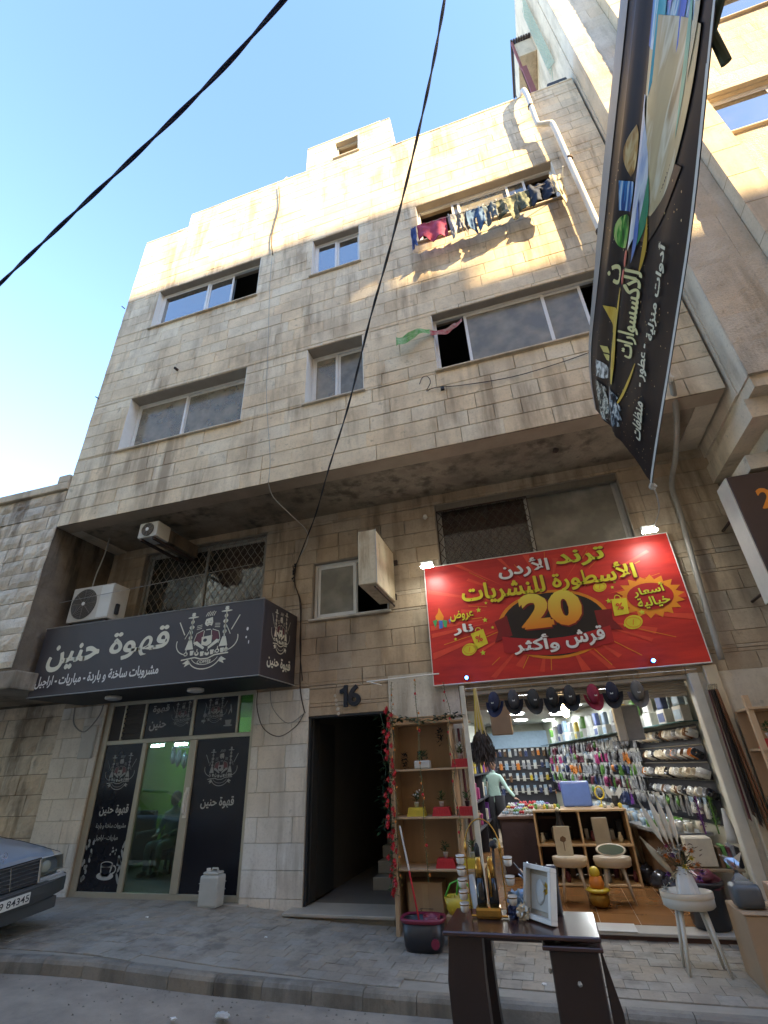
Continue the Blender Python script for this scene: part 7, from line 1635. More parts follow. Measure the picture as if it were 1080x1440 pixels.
# ------------------------------------------------------------------ jerrycan
jc = thing('jerrycan', 'translucent white plastic jerrycan standing at the right end of the coffee shop front', 'jerrycan', (-5.0, -0.25, -0.03))
JC = mat('milky_plastic', (0.5, 0.5, 0.46), 0.35, namt=0.4, nscale=5)
part('body', MB().cbox(-5.17, -4.86, -0.3, -0.09, -0.02, 0.36, 0.035), JC, jc, smooth=False)
part('shoulder', MB().cbox(-5.14, -4.89, -0.28, -0.11, 0.361, 0.395, 0.012), JC, jc); part('cap', MB().lathe([(0.03, 0), (0.03, 0.035)], (-5.1, -0.2, 0.396), 14), WPAINT, jc)
part('handle', MB().tube([(-5.05, -0.2, 0.39), (-5.03, -0.2, 0.43), (-4.95, -0.2, 0.43), (-4.93, -0.2, 0.39)], 0.014, 8), JC, jc, smooth=True)
mb = MB()
for z in (0.08, 0.17, 0.26): mb.box(-5.172, -4.858, -0.302, -0.088, z, z+0.008)
part('rib', mb, JC, jc)

# ------------------------------------------------------------------ laundry, scarf
ry = -1.86
single('clothes_line', MB().tube([(-1.0, ry, 11.42), (0.5, ry-0.02, 11.33), (2.2, ry, 11.44)], 0.006, 5).tube([(-0.8, -1.5, 11.4), (-0.8, ry, 11.42)], 0.012, 5).tube([(2.15, -1.5, 11.42), (2.15, ry-0.2, 11.44)], 0.014, 5), WPAINT, 'clothes line on brackets under the upper right window', 'clothes line')
def cloth(name, label, x0, x1, ztop, h, m, seed, legs=0, cat='laundry', y=ry, fold=0.03, spread=1.0):
    t = thing(name, label, cat, ((x0+x1)/2, y, ztop)); nx, nz = 12, 10
    parts_ = [(0, 1)] if not legs else [(0, 0.46), (0.54, 1)]
    mb = MB()
    hz = 0.35 if legs else 1.0
    def sheet(u0, u1, v0, v1):
        o = len(mb.v)
        for s_ in (-1, 1):
            for j in range(nz+1):
                for i in range(nx+1):
                    u = u0+(u1-u0)*i/nx; vv = v0+(v1-v0)*j/nz
                    f = fold*1.3*math.sin(u*7*max(0.5,(x1-x0)*3)+seed)*(0.3+vv) + 0.05*mnoise.noise(Vector((u*5, vv*4, seed)))
                    x = x0+(x1-x0)*(0.5+(u-0.5)*(1+(spread-1)*vv)); mb.v.append((x+0.015*mnoise.noise(Vector((vv*5, seed, u*3))), y+f+s_*0.008, ztop-0.03*math.sin(PI*u)-h*vv*(1+0.16*math.sin(u*5+seed*2.3))))
        w = nx+1
        for q, fl in ((0, 0), ((nz+1)*w, 1)):
            for j in range(nz):
                for i in range(nx):
                    a = o+q+j*w+i; mb.f.append((a, a+1, a+w+1, a+w) if fl else (a, a+w, a+w+1, a+1))
    sheet(0, 1, 0, hz)
    if legs:
        for a, b in parts_: sheet(a, b, hz, 1.0)
    part('fabric', mb, m, t, smooth=True)
    for q in (0.12,): part('clothes_peg', MB().box(x0+(x1-x0)*q-0.008, x0+(x1-x0)*q+0.008, y-0.02, y+0.02, ztop-0.04, ztop+0.02), cm('white', 0.5), t)
CL = lambda n, c, c2=None: mat('cloth_' + n, c, 0.9, col2=c2, nscale=14, namt=0.9 if c2 else 0.4, bump=0.5, bscale=25)
cloth('hanging_cloth', 'narrow blue cloth at the left end of the clothes line', -0.86, -0.74, 11.4, 0.62, CL('blue', (0.04, 0.08, 0.25)), 1)
cloth('pink_towel', 'dark pink towel with pale motif on the clothes line', -0.72, -0.12, 11.42, 0.52, CL('pink', (0.42, 0.07, 0.13)), 2)
cloth('white_shirt', 'white and grey shirt hanging next to the pink towel', -0.09, 0.14, 11.42, 0.7, CL('whitegrey', (0.4, 0.39, 0.37), (0.07, 0.07, 0.09)), 3, spread=0.7)
cloth('striped_shirt', 'dark grey striped shirt between the white shirt and the blue jeans', 0.12, 0.3, 11.4, 0.66, CL('greystripe', (0.25, 0.24, 0.23), (0.05, 0.05, 0.06)), 4, spread=0.6)
cloth('blue_jeans', 'blue denim jeans hanging from the clothes line', 0.28, 0.62, 11.38, 0.62, CL('denim', (0.07, 0.14, 0.27), (0.03, 0.06, 0.13)), 5, 1)
cloth('faded_jeans', 'paler denim trousers to the right of the blue jeans', 0.6, 0.86, 11.38, 0.56, CL('denim2', (0.05, 0.09, 0.15), (0.2, 0.2, 0.17)), 6, 1)
cloth('patterned_trousers', 'camouflage patterned trousers in the middle of the clothes line', 0.84, 1.24, 11.4, 0.6, CL('camo', (0.05, 0.07, 0.05), (0.3, 0.27, 0.18)), 7, 1)
cloth('patterned_shirt', 'green and dark patterned shirt right of the camouflage trousers', 1.22, 1.55, 11.42, 0.5, CL('camo2', (0.03, 0.05, 0.04), (0.18, 0.18, 0.12)), 8)
cloth('dark_trousers', 'dark navy trousers near the right end of the clothes line', 1.5, 1.92, 11.5, 0.55, CL('navy', (0.02, 0.03, 0.06)), 9, 1)
cloth('cream_cloth', 'cream and white cloth at the right end of the clothes line', 1.92, 2.14, 11.6, 0.72, CL('creamy', (0.6, 0.52, 0.36), (0.2, 0.18, 0.14)), 10, spread=0.8)
# scarf tied in the lower right window
sc_ = thing('green_scarf', 'green and red patterned scarf blowing out of the lower right window', 'scarf', (-0.85, -1.7, 8.5))
def ribbon(pts, w0, w1, m, nm):
    P = smooth_path(pts, 6); mb = MB(); n = len(P)
    for i, p in enumerate(P):
        w = w0+(w1-w0)*i/(n-1); tw = 0.5*math.sin(i*0.5); d_ = Vector((0, math.sin(tw)*0.4, math.cos(tw)))
        for s_ in (-1, 1): mb.v.append(tuple(p+d_*w*s_ + Vector((0, 0.01*math.sin(i), 0))))
    for i in range(n-1): mb.f.append((2*i, 2*i+1, 2*i+3, 2*i+2))
    part(nm, mb, m, sc_, smooth=True)
ribbon([(-0.74, -1.6, 8.62), (-0.95, -1.7, 8.58), (-1.15, -1.74, 8.44), (-1.35, -1.74, 8.42)], 0.06, 0.13, CL('green', (0.08, 0.3, 0.06), (0.4, 0.5, 0.3)), 'outer_end')
ribbon([(-0.74, -1.59, 8.6), (-0.5, -1.5, 8.62), (-0.3, -1.46, 8.75), (-0.15, -1.45, 8.85)], 0.08, 0.05, CL('redscarf', (0.35, 0.04, 0.05), (0.4, 0.35, 0.3)), 'inner_end')

# ------------------------------------------------------------------ street banner, strung across the street
BN = thing('street_banner', 'long black printed vinyl banner sagging across the street at the upper right', 'banner', (1.2, -4.6, 4.5))
top = [(1.2, -6.9, 5.66), (1.2, -6.27, 5.65), (1.16, -5.33, 5.56), (1.18, -4.4, 5.63), (1.2, -3.49, 5.68), (1.2, -3.1, 5.5), (1.2, -2.93, 5.18)]
bot = [(1.2, -7.1, 4.55), (1.2, -6.56, 4.37), (1.2, -5.87, 4.12), (1.2, -5.3, 3.97), (1.2, -4.85, 3.85), (1.2, -4.3, 3.72), (1.2, -3.89, 3.62)]
T_, B_ = smooth_path(top, 6), smooth_path(bot, 6); NB_ = len(T_); NV = 28
def bfold(v, u):
    f = 0.0
    for c0, a, s in ((0.22, 0.018, 0.04), (0.34, -0.022, 0.04), (0.48, 0.02, 0.04), (0.68, -0.012, 0.1)): f += a*math.exp(-((v-c0-0.03*math.sin(u*5))/s)**2)
    return f + 0.006*math.sin(v*21+u*7)
def bp_(u, v, off=0.0):
    """u along the banner (0 near the viewer, 1 at the facade end), v from the top edge down"""
    i = min(u*(NB_-1), NB_-1.001); k = int(i); f = i-k
    a = T_[k].lerp(T_[k+1], f); b = B_[k].lerp(B_[k+1], f); p = a.lerp(b, v); return Vector((p.x-bfold(v, u)-off, p.y, p.z))
mb = MB(); NU = 60
for i in range(NU+1):
    for j in range(NV+1): mb.v.append(tuple(bp_(i/NU, j/NV)))
for i in range(NU):
    for j in range(NV): a = i*(NV+1)+j; mb.f.append((a, a+1, a+NV+2, a+NV+1))
BANM = mat('black_glossy_vinyl', (0.014, 0.011, 0.012), 0.4, col2=(0.035, 0.022, 0.015), nscale=3, namt=0.8, spec=0.12)
part('sheet', mb, BANM, BN, smooth=True)
def bstrip(name, u0, u1, v0, v1, m, off=0.006, nu=24, nv=6, fn=None):
    mb = MB()
    for i in range(nu+1):
        for j in range(nv+1):
            u = u0+(u1-u0)*i/nu; v0_, v1_ = (v0, v1) if fn is None else fn(i/nu); mb.v.append(tuple(bp_(u, (v0_+(v1_-v0_)*j/nv)**(1.0 if name == 'hem' else 0.75), off)))
    for i in range(nu):
        for j in range(nv): a = i*(nv+1)+j; mb.f.append((a, a+1, a+nv+2, a+nv+1))
    return part(name, mb, m, BN, smooth=True)
HEM = mat('white_vinyl_hem', (0.6, 0.58, 0.52), 0.4)
bstrip('hem', 0, 1, 0, 0.055, mat('grey_vinyl_hem', (0.32, 0.29, 0.26), 0.4), fn=lambda f: (0.0, 0.11-0.07*f)); bstrip('hem', 0.2, 1, 0.982, 1.0, HEM); bstrip('hem', 0.0, 0.2, 0.986, 1.0, HEM)
CO = {}
def bp_mat(n, c, c2=None): return mat('banner_' + n, c, 0.35, col2=c2, nscale=4, namt=0.95 if c2 else 0.2, spec=0.15, stretch=(1, 0.45, 2))
def art_mat(n, stops, scale=3.0, st=(1, 0.25, 1.4), seed=0.0):
    m, nt, b = _new('banner_art_' + n); N = nt.nodes; L = nt.links
    g = N.new('ShaderNodeNewGeometry'); mp = N.new('ShaderNodeMapping'); mp.inputs['Scale'].default_value = st; mp.inputs['Location'].default_value = (seed, seed, seed); L.new(g.outputs['Position'], mp.inputs['Vector'])
    z = N.new('ShaderNodeTexNoise'); z.inputs['Scale'].default_value = scale; z.inputs['Detail'].default_value = 4; z.inputs['Distortion'].default_value = 1.2; L.new(mp.outputs[0], z.inputs['Vector'])
    r = N.new('ShaderNodeValToRGB'); e = r.color_ramp.elements; e[0].position = stops[0][0]; e[0].color = (*stops[0][1], 1); e[1].position = stops[-1][0]; e[1].color = (*stops[-1][1], 1)
    for p, c in stops[1:-1]: q = e.new(p); q.color = (*c, 1)
    L.new(z.outputs[0], r.inputs[0]); L.new(r.outputs[0], b.inputs['Base Color']); b.inputs['Roughness'].default_value = 0.35; b.inputs['Specular IOR Level'].default_value = 0.2
    return m
ARTB = art_mat('blue', [(0.3, (0.02, 0.05, 0.22)), (0.42, (0.05, 0.16, 0.5)), (0.5, (0.12, 0.4, 0.5)), (0.56, (0.6, 0.65, 0.7)), (0.62, (0.1, 0.3, 0.5)), (0.7, (0.3, 0.12, 0.35))], 4.5)
ARTT = art_mat('tan', [(0.35, (0.5, 0.4, 0.22)), (0.5, (0.42, 0.32, 0.17)), (0.58, (0.6, 0.55, 0.4)), (0.66, (0.3, 0.22, 0.12)), (0.75, (0.08, 0.05, 0.04))], 3.5)
ARTW = art_mat('white', [(0.35, (0.3, 0.36, 0.5)), (0.48, (0.55, 0.58, 0.6)), (0.58, (0.5, 0.52, 0.55)), (0.66, (0.08, 0.1, 0.2))], 5, seed=3.0)
# printed picture: blue field, tan panel, splashes of colour, gold flourishes
S1 = lambda f: math.sin(PI*f)
bstrip('printed_field', 0.0, 0.2, 0.3, 0.9, ARTB, fn=lambda f: (0.3, 0.95-0.12*f))
bstrip('printed_field', 0.17, 0.36, 0.4, 0.8, ARTT, 0.008, fn=lambda f: (0.32+0.06*f, 0.9-0.35*f**2))
bstrip('printed_field', 0.29, 0.4, 0.45, 0.75, bp_mat('brown', (0.1, 0.06, 0.035), (0.03, 0.02, 0.015)), 0.007, fn=lambda f: (0.42, 0.85-0.3*f))
bstrip('printed_splash', 0.24, 0.42, 0.38, 0.5, ARTW, 0.010, fn=lambda f: (0.33+0.04*f, 0.33+0.04*f+0.15*math.sin(PI*min(1, f*0.85+0.1))))
bstrip('printed_splash', 0.31, 0.42, 0.5, 0.58, bp_mat('green', (0.03, 0.2, 0.1)), 0.012, fn=lambda f: (0.5-0.06*f, 0.5-0.06*f+0.06*S1(f)))
bstrip('printed_splash', 0.36, 0.46, 0.55, 0.6, bp_mat('amber', (0.45, 0.27, 0.03)), 0.013, fn=lambda f: (0.53-0.02*f, 0.53-0.02*f+0.035*S1(f)))
bstrip('printed_splash', 0.34, 0.44, 0.55, 0.6, bp_mat('royal', (0.05, 0.12, 0.4), (0.3, 0.35, 0.5)), 0.014, fn=lambda f: (0.44, 0.44+0.03*S1(f)))
for a_, v_, c_, k_ in ((0.1, 0.42, (0.03, 0.25, 0.3), 'teal'), (0.03, 0.52, (0.25, 0.22, 0.5), 'violet'), (0.06, 0.62, (0.03, 0.1, 0.45), 'ultramarine'), (0.13, 0.72, (0.1, 0.3, 0.2), 'seagreen'), (0.08, 0.8, (0.4, 0.33, 0.2), 'sand'), (0.0, 0.36, (0.35, 0.42, 0.5), 'haze')):
    bstrip('printed_splash', a_, a_+0.14, v_, v_+0.05, bp_mat(k_, c_, tuple(min(1, q*1.6+0.05) for q in c_)), 0.010, fn=lambda f, v_=v_: (v_, v_+0.07*S1(f)))
bstrip('printed_product', 0.27, 0.325, 0.19, 0.33, art_mat('caramel', [(0.35, (0.06, 0.03, 0.01)), (0.5, (0.4, 0.2, 0.04)), (0.65, (0.6, 0.45, 0.2))], 14), 0.008, fn=lambda f: (0.25-0.06*S1(f), 0.25+0.05*S1(f)))
bstrip('printed_product', 0.33, 0.37, 0.18, 0.36, art_mat('cobalt', [(0.38, (0.01, 0.05, 0.2)), (0.5, (0.03, 0.2, 0.45)), (0.6, (0.5, 0.6, 0.65))], 12), 0.008, fn=lambda f: (0.18+0.02*f, 0.31-0.03*f))
bstrip('printed_product', 0.375, 0.43, 0.18, 0.38, art_mat('leafgreen', [(0.38, (0.01, 0.06, 0.01)), (0.5, (0.06, 0.28, 0.03)), (0.62, (0.4, 0.5, 0.15))], 12), 0.008, fn=lambda f: (0.25-0.07*S1(f)**0.5, 0.25+0.07*S1(f)**0.5))
for a_, b_2 in ((0.425, 0.455), (0.46, 0.49)): bstrip('printed_product', a_, b_2, 0.33, 0.42, art_mat('red', [(0.4, (0.2, 0.01, 0.01)), (0.55, (0.5, 0.03, 0.03)), (0.7, (0.7, 0.3, 0.25))], 14), 0.009, fn=lambda f: (0.34-0.04*S1(f)**0.5, 0.34+0.04*S1(f)**0.5))
bstrip('printed_flourish', 0.5, 0.76, 0.4, 0.6, bp_mat('gold', (0.5, 0.3, 0.03), (0.65, 0.5, 0.1)), 0.009, fn=lambda f: (0.29+0.05*f**2, 0.31+0.05*f**2+0.06*S1(f)))
bstrip('printed_flourish', 0.66, 0.84, 0.4, 0.6, bp_mat('gold', (0.5, 0.3, 0.03)), 0.009, fn=lambda f: (0.6-0.22*f, 0.61-0.22*f+0.02*S1(f)))
bstrip('printed_glyph', 0.55, 0.605, 0.14, 0.34, bp_mat('gold', (0.5, 0.3, 0.03)), 0.010, fn=lambda f: (0.15+0.12*f, 0.30))
bstrip('printed_glyph', 0.655, 0.675, 0.17, 0.3, bp_mat('pale_gold', (0.6, 0.5, 0.15)), 0.010, fn=lambda f: (0.15+0.03*f, 0.21+0.03*f)); bstrip('printed_glyph', 0.68, 0.7, 0.17, 0.3, bp_mat('pale_gold', (0.6, 0.5, 0.15)), 0.010, fn=lambda f: (0.18+0.03*f, 0.24+0.03*f))
bstrip('printed_product', 0.71, 0.78, 0.14, 0.42, art_mat('silver', [(0.4, (0.03, 0.03, 0.03)), (0.5, (0.3, 0.3, 0.27)), (0.6, (0.7, 0.7, 0.65))], 14, (1, 0.7, 1)), 0.009, fn=lambda f: (0.11, 0.11+0.14*S1(f)**0.4))
bstrip('printed_product', 0.8, 0.98, 0.35, 0.72, art_mat('silver2', [(0.4, (0.02, 0.02, 0.02)), (0.5, (0.25, 0.25, 0.2)), (0.58, (0.65, 0.65, 0.55)), (0.66, (0.05, 0.1, 0.12))], 16, (1, 0.7, 1)), 0.009, fn=lambda f: (0.09+0.02*f, 0.13+0.1*S1(f)+0.05*math.sin(f*17)**2))
bstrip('printed_product', 0.78, 0.94, 0.35, 0.72, art_mat('glint', [(0.42, (0.015, 0.015, 0.02)), (0.52, (0.2, 0.25, 0.28)), (0.6, (0.6, 0.6, 0.55))], 16, (1, 0.7, 1), 5.0), 0.010, fn=lambda f: (0.3, 0.33+0.09*S1(f)+0.05*math.sin(f*13)**2))
mb = MB(); rs = random.Random(4)
for k in range(190):
    u, v = rs.uniform(0.3, 0.98), rs.uniform(0.1, 0.95); s_ = rs.uniform(0.002, 0.006); p = bp_(u, v, 0.007); mb.add([tuple(p+Vector(q)*s_*1.0) for q in ((0, -1, -1), (0, 1, -1), (0, 1, 1), (0, -1, 1))], [(0, 1, 2, 3)])
part('printed_sparkle', mb, bp_mat('sparkle', (0.55, 0.4, 0.2)), BN, kind='stuff')
def btext(s, u0, u1, vb, hv, m, bold=0.02):
    """lettering that follows the folds; reads from the near end (u0) towards the facade (u1)"""
    vs, fs, tw, th = text_mesh(s, bold); mb = MB()
    for x, y, z in vs:
        fx = x/tw+0.5; mb.v.append(tuple(bp_(u1+(u0-u1)*fx, max(0.01, vb-(y/th)*hv)**0.75, 0.014+z*0.0004)))
    mb.f = [tuple(f) for f in fs]; part('lettering', mb, m, BN)
BL = bp_mat('letter_yellow', (0.66, 0.6, 0.28)); BW = bp_mat('letter_cream', (0.66, 0.62, 0.45))
btext('أدوات منزلية', 0.385, 0.575, 0.76, 0.12, BW, 0.03); btext('- عطور -', 0.59, 0.71, 0.72, 0.12, BW, 0.03); btext('منظفات', 0.75, 0.88, 0.72, 0.12, BW, 0.03)
btext('للاكسسوارات', 0.45, 0.655, 0.5, 0.2, BL, 0.035); btext('ن', 0.46, 0.5, 0.22, 0.1, BL, 0.03)

# ties and the roped end
single('banner_rope', MB().tube(smooth_path([(1.2, -3.89, 3.62), (1.4, -3.2, 3.72), (1.8, -1.6, 4.25), (2.12, -0.1, 4.74)], 6), 0.006, 6), mat('pale_rope', (0.45, 0.42, 0.36), 0.8), 'thin rope tying the lower corner of the banner to the wall', 'rope')
single('banner_rope', MB().tube(smooth_path([(1.2, -2.93, 5.2), (1.5, -2.3, 5.7), (2.0, -1.75, 6.3)], 6), 0.006, 6), mat('pale_rope', (0.45, 0.42, 0.36), 0.8), 'thin rope tying the upper corner of the banner to the facade edge', 'rope')
single('rope_knot', MB().blob((1.2, -3.87, 3.6), 0.03, 2, 0.6, 1), mat('pale_rope', (0.45, 0.42, 0.36), 0.8), 'white knot at the lower corner of the banner', 'knot')
part('end_batten', MB().tube([(1.2, -7.1, 4.3), (1.22, -6.5, 4.42), (1.26, -6.42, 4.3)], 0.022, 8), mat('mossy_batten', (0.06, 0.07, 0.04), 0.9), BN)
single('banner_rope', MB().tube(smooth_path([(1.2, -7.0, 4.4), (1.3, -9, 5.2), (1.4, -12, 6.5)], 5), 0.008, 6), mat('pale_rope', (0.45, 0.42, 0.36), 0.8), 'rope carrying the banner across the street behind the viewer', 'rope')

# ------------------------------------------------------------------ litter on road and pavement
single('crushed_bottle', MB().blob((-3.1, -2.72, -0.2), 0.045, 3, 0.5, 3, (1.5, 0.8, 0.55)), mat('cloudy_plastic', (0.5, 0.5, 0.48), 0.3), 'crushed pale plastic bottle lying in the gutter', 'litter', smooth=True)
single('paper_scrap', MB().blob((-3.5, -2.85, -0.2), 0.022, 2, 0.7, 4, (1.4, 1, 0.4)), WPAINT, 'small white paper ball left of the crushed bottle in the gutter', 'litter')
mb = MB(); z = -0.272
mb.add([(-1.52, -3.12, z+0.005), (-1.36, -3.1, z+0.02), (-1.24, -3.16, z+0.006), (-1.3, -3.24, z+0.015), (-1.45, -3.22, z+0.004), (-1.4, -3.16, z+0.045)], [(0, 1, 5), (1, 2, 5), (2, 3, 5), (3, 4, 5), (4, 0, 5)]); single('cardboard_scrap', mb, CB, 'torn piece of brown cardboard lying on the road by the table', 'litter')
single('blue_wrapper', MB().blob((-1.95, -3.08, -0.265), 0.05, 2, 0.6, 7, (1.7, 0.6, 0.25)), cm('dark blue', 0.4), 'blue wrapper lying on the road', 'litter')
single('brown_scrap', MB().blob((-1.55, -2.95, -0.27), 0.03, 2, 0.6, 9, (1.7, 0.7, 0.3)), CB, 'small brown scrap between the blue wrapper and the cardboard', 'litter')
for k, (x, y) in enumerate([(-3.6, -1.1), (-5.5, -0.9), (-1.0, -2.0), (-0.4, -1.7)]): single('paper_scrap', MB().blob((x, y, zs(x)+0.008), 0.018, 1, 0.6, k, (1.3, 1, 0.5)), WPAINT, ['tiny white scrap on the pavement before the entrance', 'tiny white scrap on the pavement before the coffee shop', 'tiny white scrap on the pavement near the kerb left of the table', 'tiny white scrap on the pavement behind the table'][k], 'litter')
mb = MB(); r = random.Random(12)
for k in range(420):
    x = r.uniform(-9, 3.5); y = yk(x)-abs(r.gauss(0.05, 0.25)); s_ = r.uniform(0.004, 0.014); z = zs(x)-0.135; a = r.uniform(0, 3)
    mb.add([(x-s_, y, z), (x+s_, y+s_*0.5, z), (x, y-s_, z+s_*0.3), (x, y, z+s_)], [(0, 1, 3), (1, 2, 3), (2, 0, 3)])
o = single('gutter_grit', mb, mat('grit', (0.22, 0.19, 0.15), 0.9, var=0.4), 'grit and small stones scattered along the kerb', 'grit'); o['kind'] = 'stuff'

# ------------------------------------------------------------------ parked car (front half in view)
CAR = thing('parked_car', 'old blue grey sedan parked half on the pavement at the left edge, plate 19 84345', 'car', (-6.36, -2.25, -0.03))
CAR.rotation_euler = (math.atan2(0.12, 1.5), 0, -0.03); ORG[CAR.name] = Vector((0,0,0))
BODY = mat('blue_grey_car_paint', (0.3, 0.35, 0.41), 0.3, 0.2, namt=0.35, nscale=2.5, coat=0.6)
TRIM = mat('dark_grey_bumper', (0.05, 0.052, 0.052), 0.55, namt=0.4, nscale=5); CHR = mat('chrome', (0.62, 0.62, 0.62), 0.15, 1.0); TYR = mat('tyre_rubber', (0.02, 0.02, 0.02), 0.8); HGL = glass_mat('lamp_glass', (0.85, 0.86, 0.82), 0.12, 0.03)
def cpart(n, mb, m, par=CAR, **k): return part(n, mb, m, par, world=False, **k)
# body cross sections along x (0 = nose, negative to the rear): (x, half width low, half width mid, half width top, z low, z mid, z top)
secs = [(-0.25, 0.76, 0.80, 0.70, 0.3, 0.57, 0.80), (-0.34, 0.82, 0.85, 0.74, 0.28, 0.6, 0.83), (-0.5, 0.84, 0.87, 0.76, 0.24, 0.62, 0.865), (-1.0, 0.84, 0.87, 0.79, 0.22, 0.64, 0.92), (-1.55, 0.84, 0.87, 0.81, 0.22, 0.66, 0.97),
        (-2.4, 0.84, 0.87, 0.82, 0.22, 0.66, 0.98), (-3.4, 0.84, 0.87, 0.82, 0.22, 0.66, 0.99), (-4.2, 0.84, 0.86, 0.78, 0.26, 0.64, 0.97), (-4.7, 0.78, 0.82, 0.7, 0.34, 0.6, 0.92)]
rings = []
for x, a, b, c, zl, zm, zt_ in secs:
    rings.append([(x, -a, zl), (x, -b, zl+0.12), (x, -b, zm), (x, -b+0.02, zt_-0.12), (x, -c, zt_-0.02), (x, -c*0.6, zt_+0.005), (x, 0, zt_+0.015), (x, c*0.6, zt_+0.005), (x, c, zt_-0.02), (x, b-0.02, zt_-0.12), (x, b, zm), (x, b, zl+0.12), (x, a, zl)])
cpart('body', loft(rings), BODY, smooth=True)
rings = []
for x, a, b, zt_ in [(-1.5, 0.74, 0.72, 0.975), (-2.15, 0.72, 0.58, 1.38), (-2.7, 0.72, 0.58, 1.43), (-3.5, 0.72, 0.57, 1.4), (-4.15, 0.7, 0.66, 1.0)]:
    rings.append([(x, -a, 0.96), (x, -b-0.02, (zt_-0.03)), (x, -b*0.7, zt_), (x, b*0.7, zt_), (x, b+0.02, zt_-0.03), (x, a, 0.96)])
cpart('cabin', loft(rings), mat('dark_car_glass', (0.02, 0.025, 0.03), 0.05), smooth=False)
cpart('roof', MB().cbox(-3.45, -2.2, -0.56, 0.56, 1.4, 1.445, 0.02), BODY)
cpart('bonnet_line', MB().tube([(-0.14, -0.70, 0.80), (-0.9, -0.76, 0.9), (-1.5, -0.78, 0.965)], 0.004, 4).tube([(-0.14, 0.70, 0.80), (-0.9, 0.76, 0.9), (-1.5, 0.78, 0.965)], 0.004, 4), BLACK)
cpart('nose_panel', MB().cbox(-0.3, -0.075, -0.385, 0.385, 0.797, 0.812, 0.005), BODY)
# bumper, bowed in plan
def bow(y): return -0.0 - 0.16*(abs(y)/0.88)**3
rings = []
for k in range(21):
    y = -0.88+1.76*k/20; x = bow(y); rings.append([(x-0.12, y, 0.33), (x-0.02, y, 0.34), (x, y, 0.42), (x, y, 0.49), (x-0.03, y, 0.535), (x-0.14, y, 0.535)])
b_ = cpart('bumper', loft(rings), TRIM, smooth=False)
for s in (-1, 1): cpart('bumper_side', MB().cbox(-0.75, -0.16, min(s*0.86, s*0.885), max(s*0.86, s*0.885), 0.34, 0.53, 0.01), TRIM)
cpart('lower_apron', MB().cbox(-0.2, -0.08, -0.72, 0.72, 0.2, 0.33, 0.02), TRIM)
cpart('bumper_trim', MB().tube([(bow(y)+0.004, y, 0.515) for y in [-0.86+1.72*k/20 for k in range(21)]], 0.006, 4), mat('dull_trim', (0.1, 0.1, 0.1), 0.4))
# grille
g = MB(); cpart('grille_back', MB().add([(-0.035, -0.35, 0.55), (-0.035, 0.35, 0.55), (-0.085, 0.38, 0.79), (-0.085, -0.38, 0.79)], [(0, 1, 2, 3)]), BLACK)
def gx(z): return -0.03 - 0.05*(z-0.55)/0.24
for y0_, y1_, z0_, z1_ in ((-0.36, -0.38, 0.55, 0.79), (0.36, 0.38, 0.55, 0.79)): cpart('grille_frame', MB().tube([(gx(z0_)+0.012, y0_, z0_), (gx(z1_)+0.012, y1_, z1_)], 0.013, 6), CHR)
cpart('grille_frame', MB().tube([(gx(0.79)+0.012, -0.38, 0.795), (gx(.79)+0.012, 0.38, 0.795)], 0.014, 6), CHR); cpart('grille_bar', MB().tube([(gx(0.55)+0.015, 0, 0.55), (gx(0.79)+0.015, 0, 0.79)], 0.006, 6), CHR)
for k in range(5): z = 0.585+0.042*k; cpart('grille_slat', MB().tube([(gx(z)+0.008, -0.355, z), (gx(z)+0.008, 0.355, z)], 0.006, 5), mat('dull_chrome', (0.3, 0.3, 0.3), 0.3, 0.8))
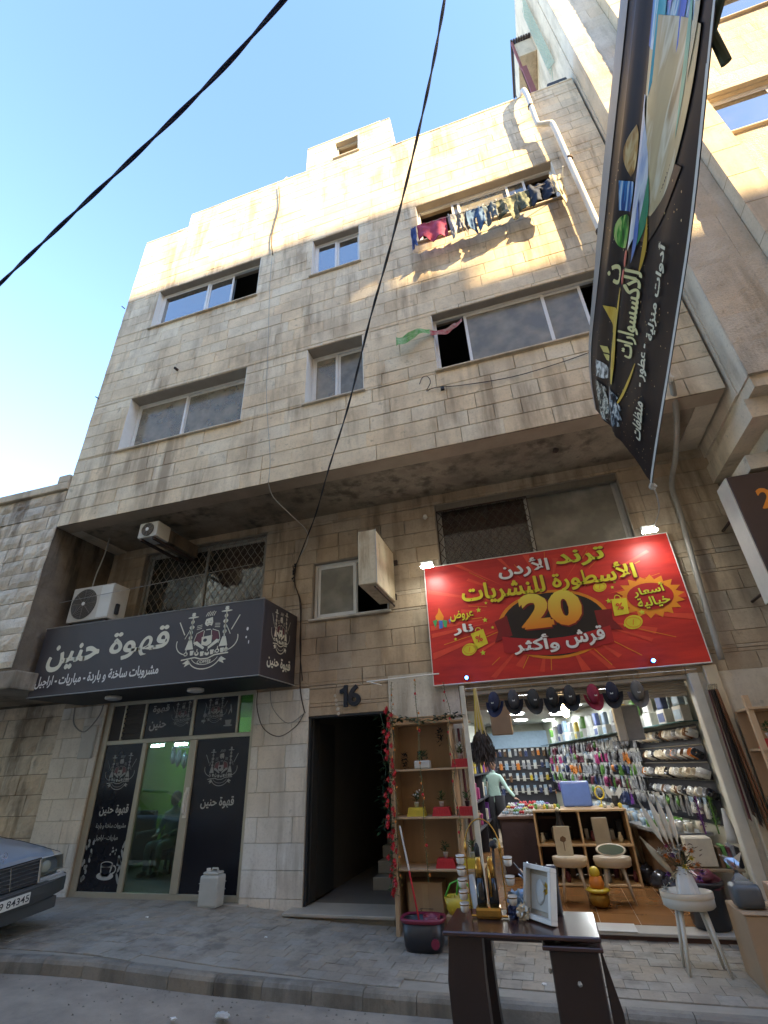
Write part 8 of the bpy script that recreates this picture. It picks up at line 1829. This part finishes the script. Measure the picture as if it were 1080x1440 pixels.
# headlights
for s in (-1, 1):
    y0_, y1_ = s*0.40, s*0.80
    h = cpart('headlight', MB().add([(-0.09, y0_, 0.585), (-0.17, y1_, 0.6), (-0.2, y1_, 0.755), (-0.12, y0_, 0.78), (-0.2, y0_, 0.585), (-0.3, y1_, 0.6), (-0.3, y1_, 0.755), (-0.2, y0_, 0.78)], [(4, 5, 6, 7), (0, 4, 7, 3), (1, 2, 6, 5), (0, 1, 5, 4), (3, 7, 6, 2)]), mat('lamp_reflector', (0.62, 0.6, 0.52), 0.3, 0.15, namt=0.3))
    part('lens', MB().quad((-0.07, y0_, 0.58), (-0.15, y1_, 0.595), (-0.18, y1_, 0.76), (-0.1, y0_, 0.785)), HGL, h, world=False)
    part('bulb_bowl', MB().blob((-0.17, s*0.55, 0.67), 0.075, 2, 0, 0, (0.5, 1, 0.9)), mat('lamp_bowl', (0.8, 0.78, 0.7), 0.25, 0.0), h, world=False, smooth=True)
    part('indicator', MB().quad((-0.165, s*0.80, 0.6), (-0.3, s*0.855, 0.6), (-0.3, s*0.85, 0.74), (-0.19, s*0.80, 0.75)), mat('smoked_indicator', (0.3, 0.17, 0.06), 0.2), h, world=False)
    cpart('headlight_trim', MB().cbox(-0.1, -0.075, min(s*0.39, s*0.76), max(s*0.39, s*0.76), 0.54, 0.575, 0.006), mat('pale_grey_trim', (0.3, 0.31, 0.31), 0.5))
    cpart('valance', MB().box(-0.16, -0.06, min(s*0.38, s*0.79), max(s*0.38, s*0.79), 0.52, 0.54), mat('pale_grey_trim', (0.3, 0.31, 0.31), 0.5))
# plate
pl = cpart('licence_plate', MB().cbox(0.004, 0.014, -0.26, 0.26, 0.375, 0.485, 0.004), mat('plate_white', (0.62, 0.6, 0.54), 0.4, namt=0.3, nscale=12))
FP = Face((0.0142, 0.0, 0.43), (0, 1, 0), (0, 0, 1))
ORG[pl.name] = Vector((0,0,0))
vs, fs, tw, th = text_mesh('19 84345', 0.012); mb = MB().add([FP.p(x/tw*0.40+0.045, y/th*0.07, 0.002) for x, y, z in vs], fs); part('plate_number', mb, BLACK, pl, world=False)
# bonnet star and mirrors
st = MB(); c0 = Vector((-0.22, 0, 0.895))
st.tube([tuple(c0+Vector((0, 0.04*math.cos(a*PI/12), 0.04*math.sin(a*PI/12)))) for a in range(25)], 0.0035, 5, cap=False)
for a in (PI/2, PI*7/6, PI*11/6): st.tube([tuple(c0), tuple(c0+Vector((0, 0.038*math.cos(a), 0.038*math.sin(a))))], [0.005, 0.002], 5)
st.tube([(-0.22, 0, 0.83), (-0.22, 0, 0.856)], 0.006, 6); cpart('bonnet_ornament', st, CHR, smooth=True)
for s in (-1, 1):
    cpart('mirror', MB().cbox(-1.85, -1.72, min(s*0.84, s*0.98), max(s*0.84, s*0.98), 0.98, 1.1, 0.03), BODY)
    for x in (-0.85, -3.65):
        w = cpart('wheel', MB().lathe([(0.2, -0.09), (0.3, -0.1), (0.315, -0.07), (0.315, 0.07), (0.3, 0.1), (0.2, 0.09)], (0,0,0), 28).xf(Matrix.Translation((x, s*0.76, 0.315)) @ Matrix.Rotation(PI/2, 4, 'X')), TYR, smooth=True)
        part('rim', MB().lathe([(0.2, -0.095), (0.12, -0.1), (0.05, -0.11)], (0,0,0), 20).xf(Matrix.Translation((x, s*0.76, 0.315)) @ Matrix.Rotation(PI/2*s, 4, 'X')), mat('steel_rim', (0.3, 0.3, 0.3), 0.4, 0.6), w, world=False, smooth=True)
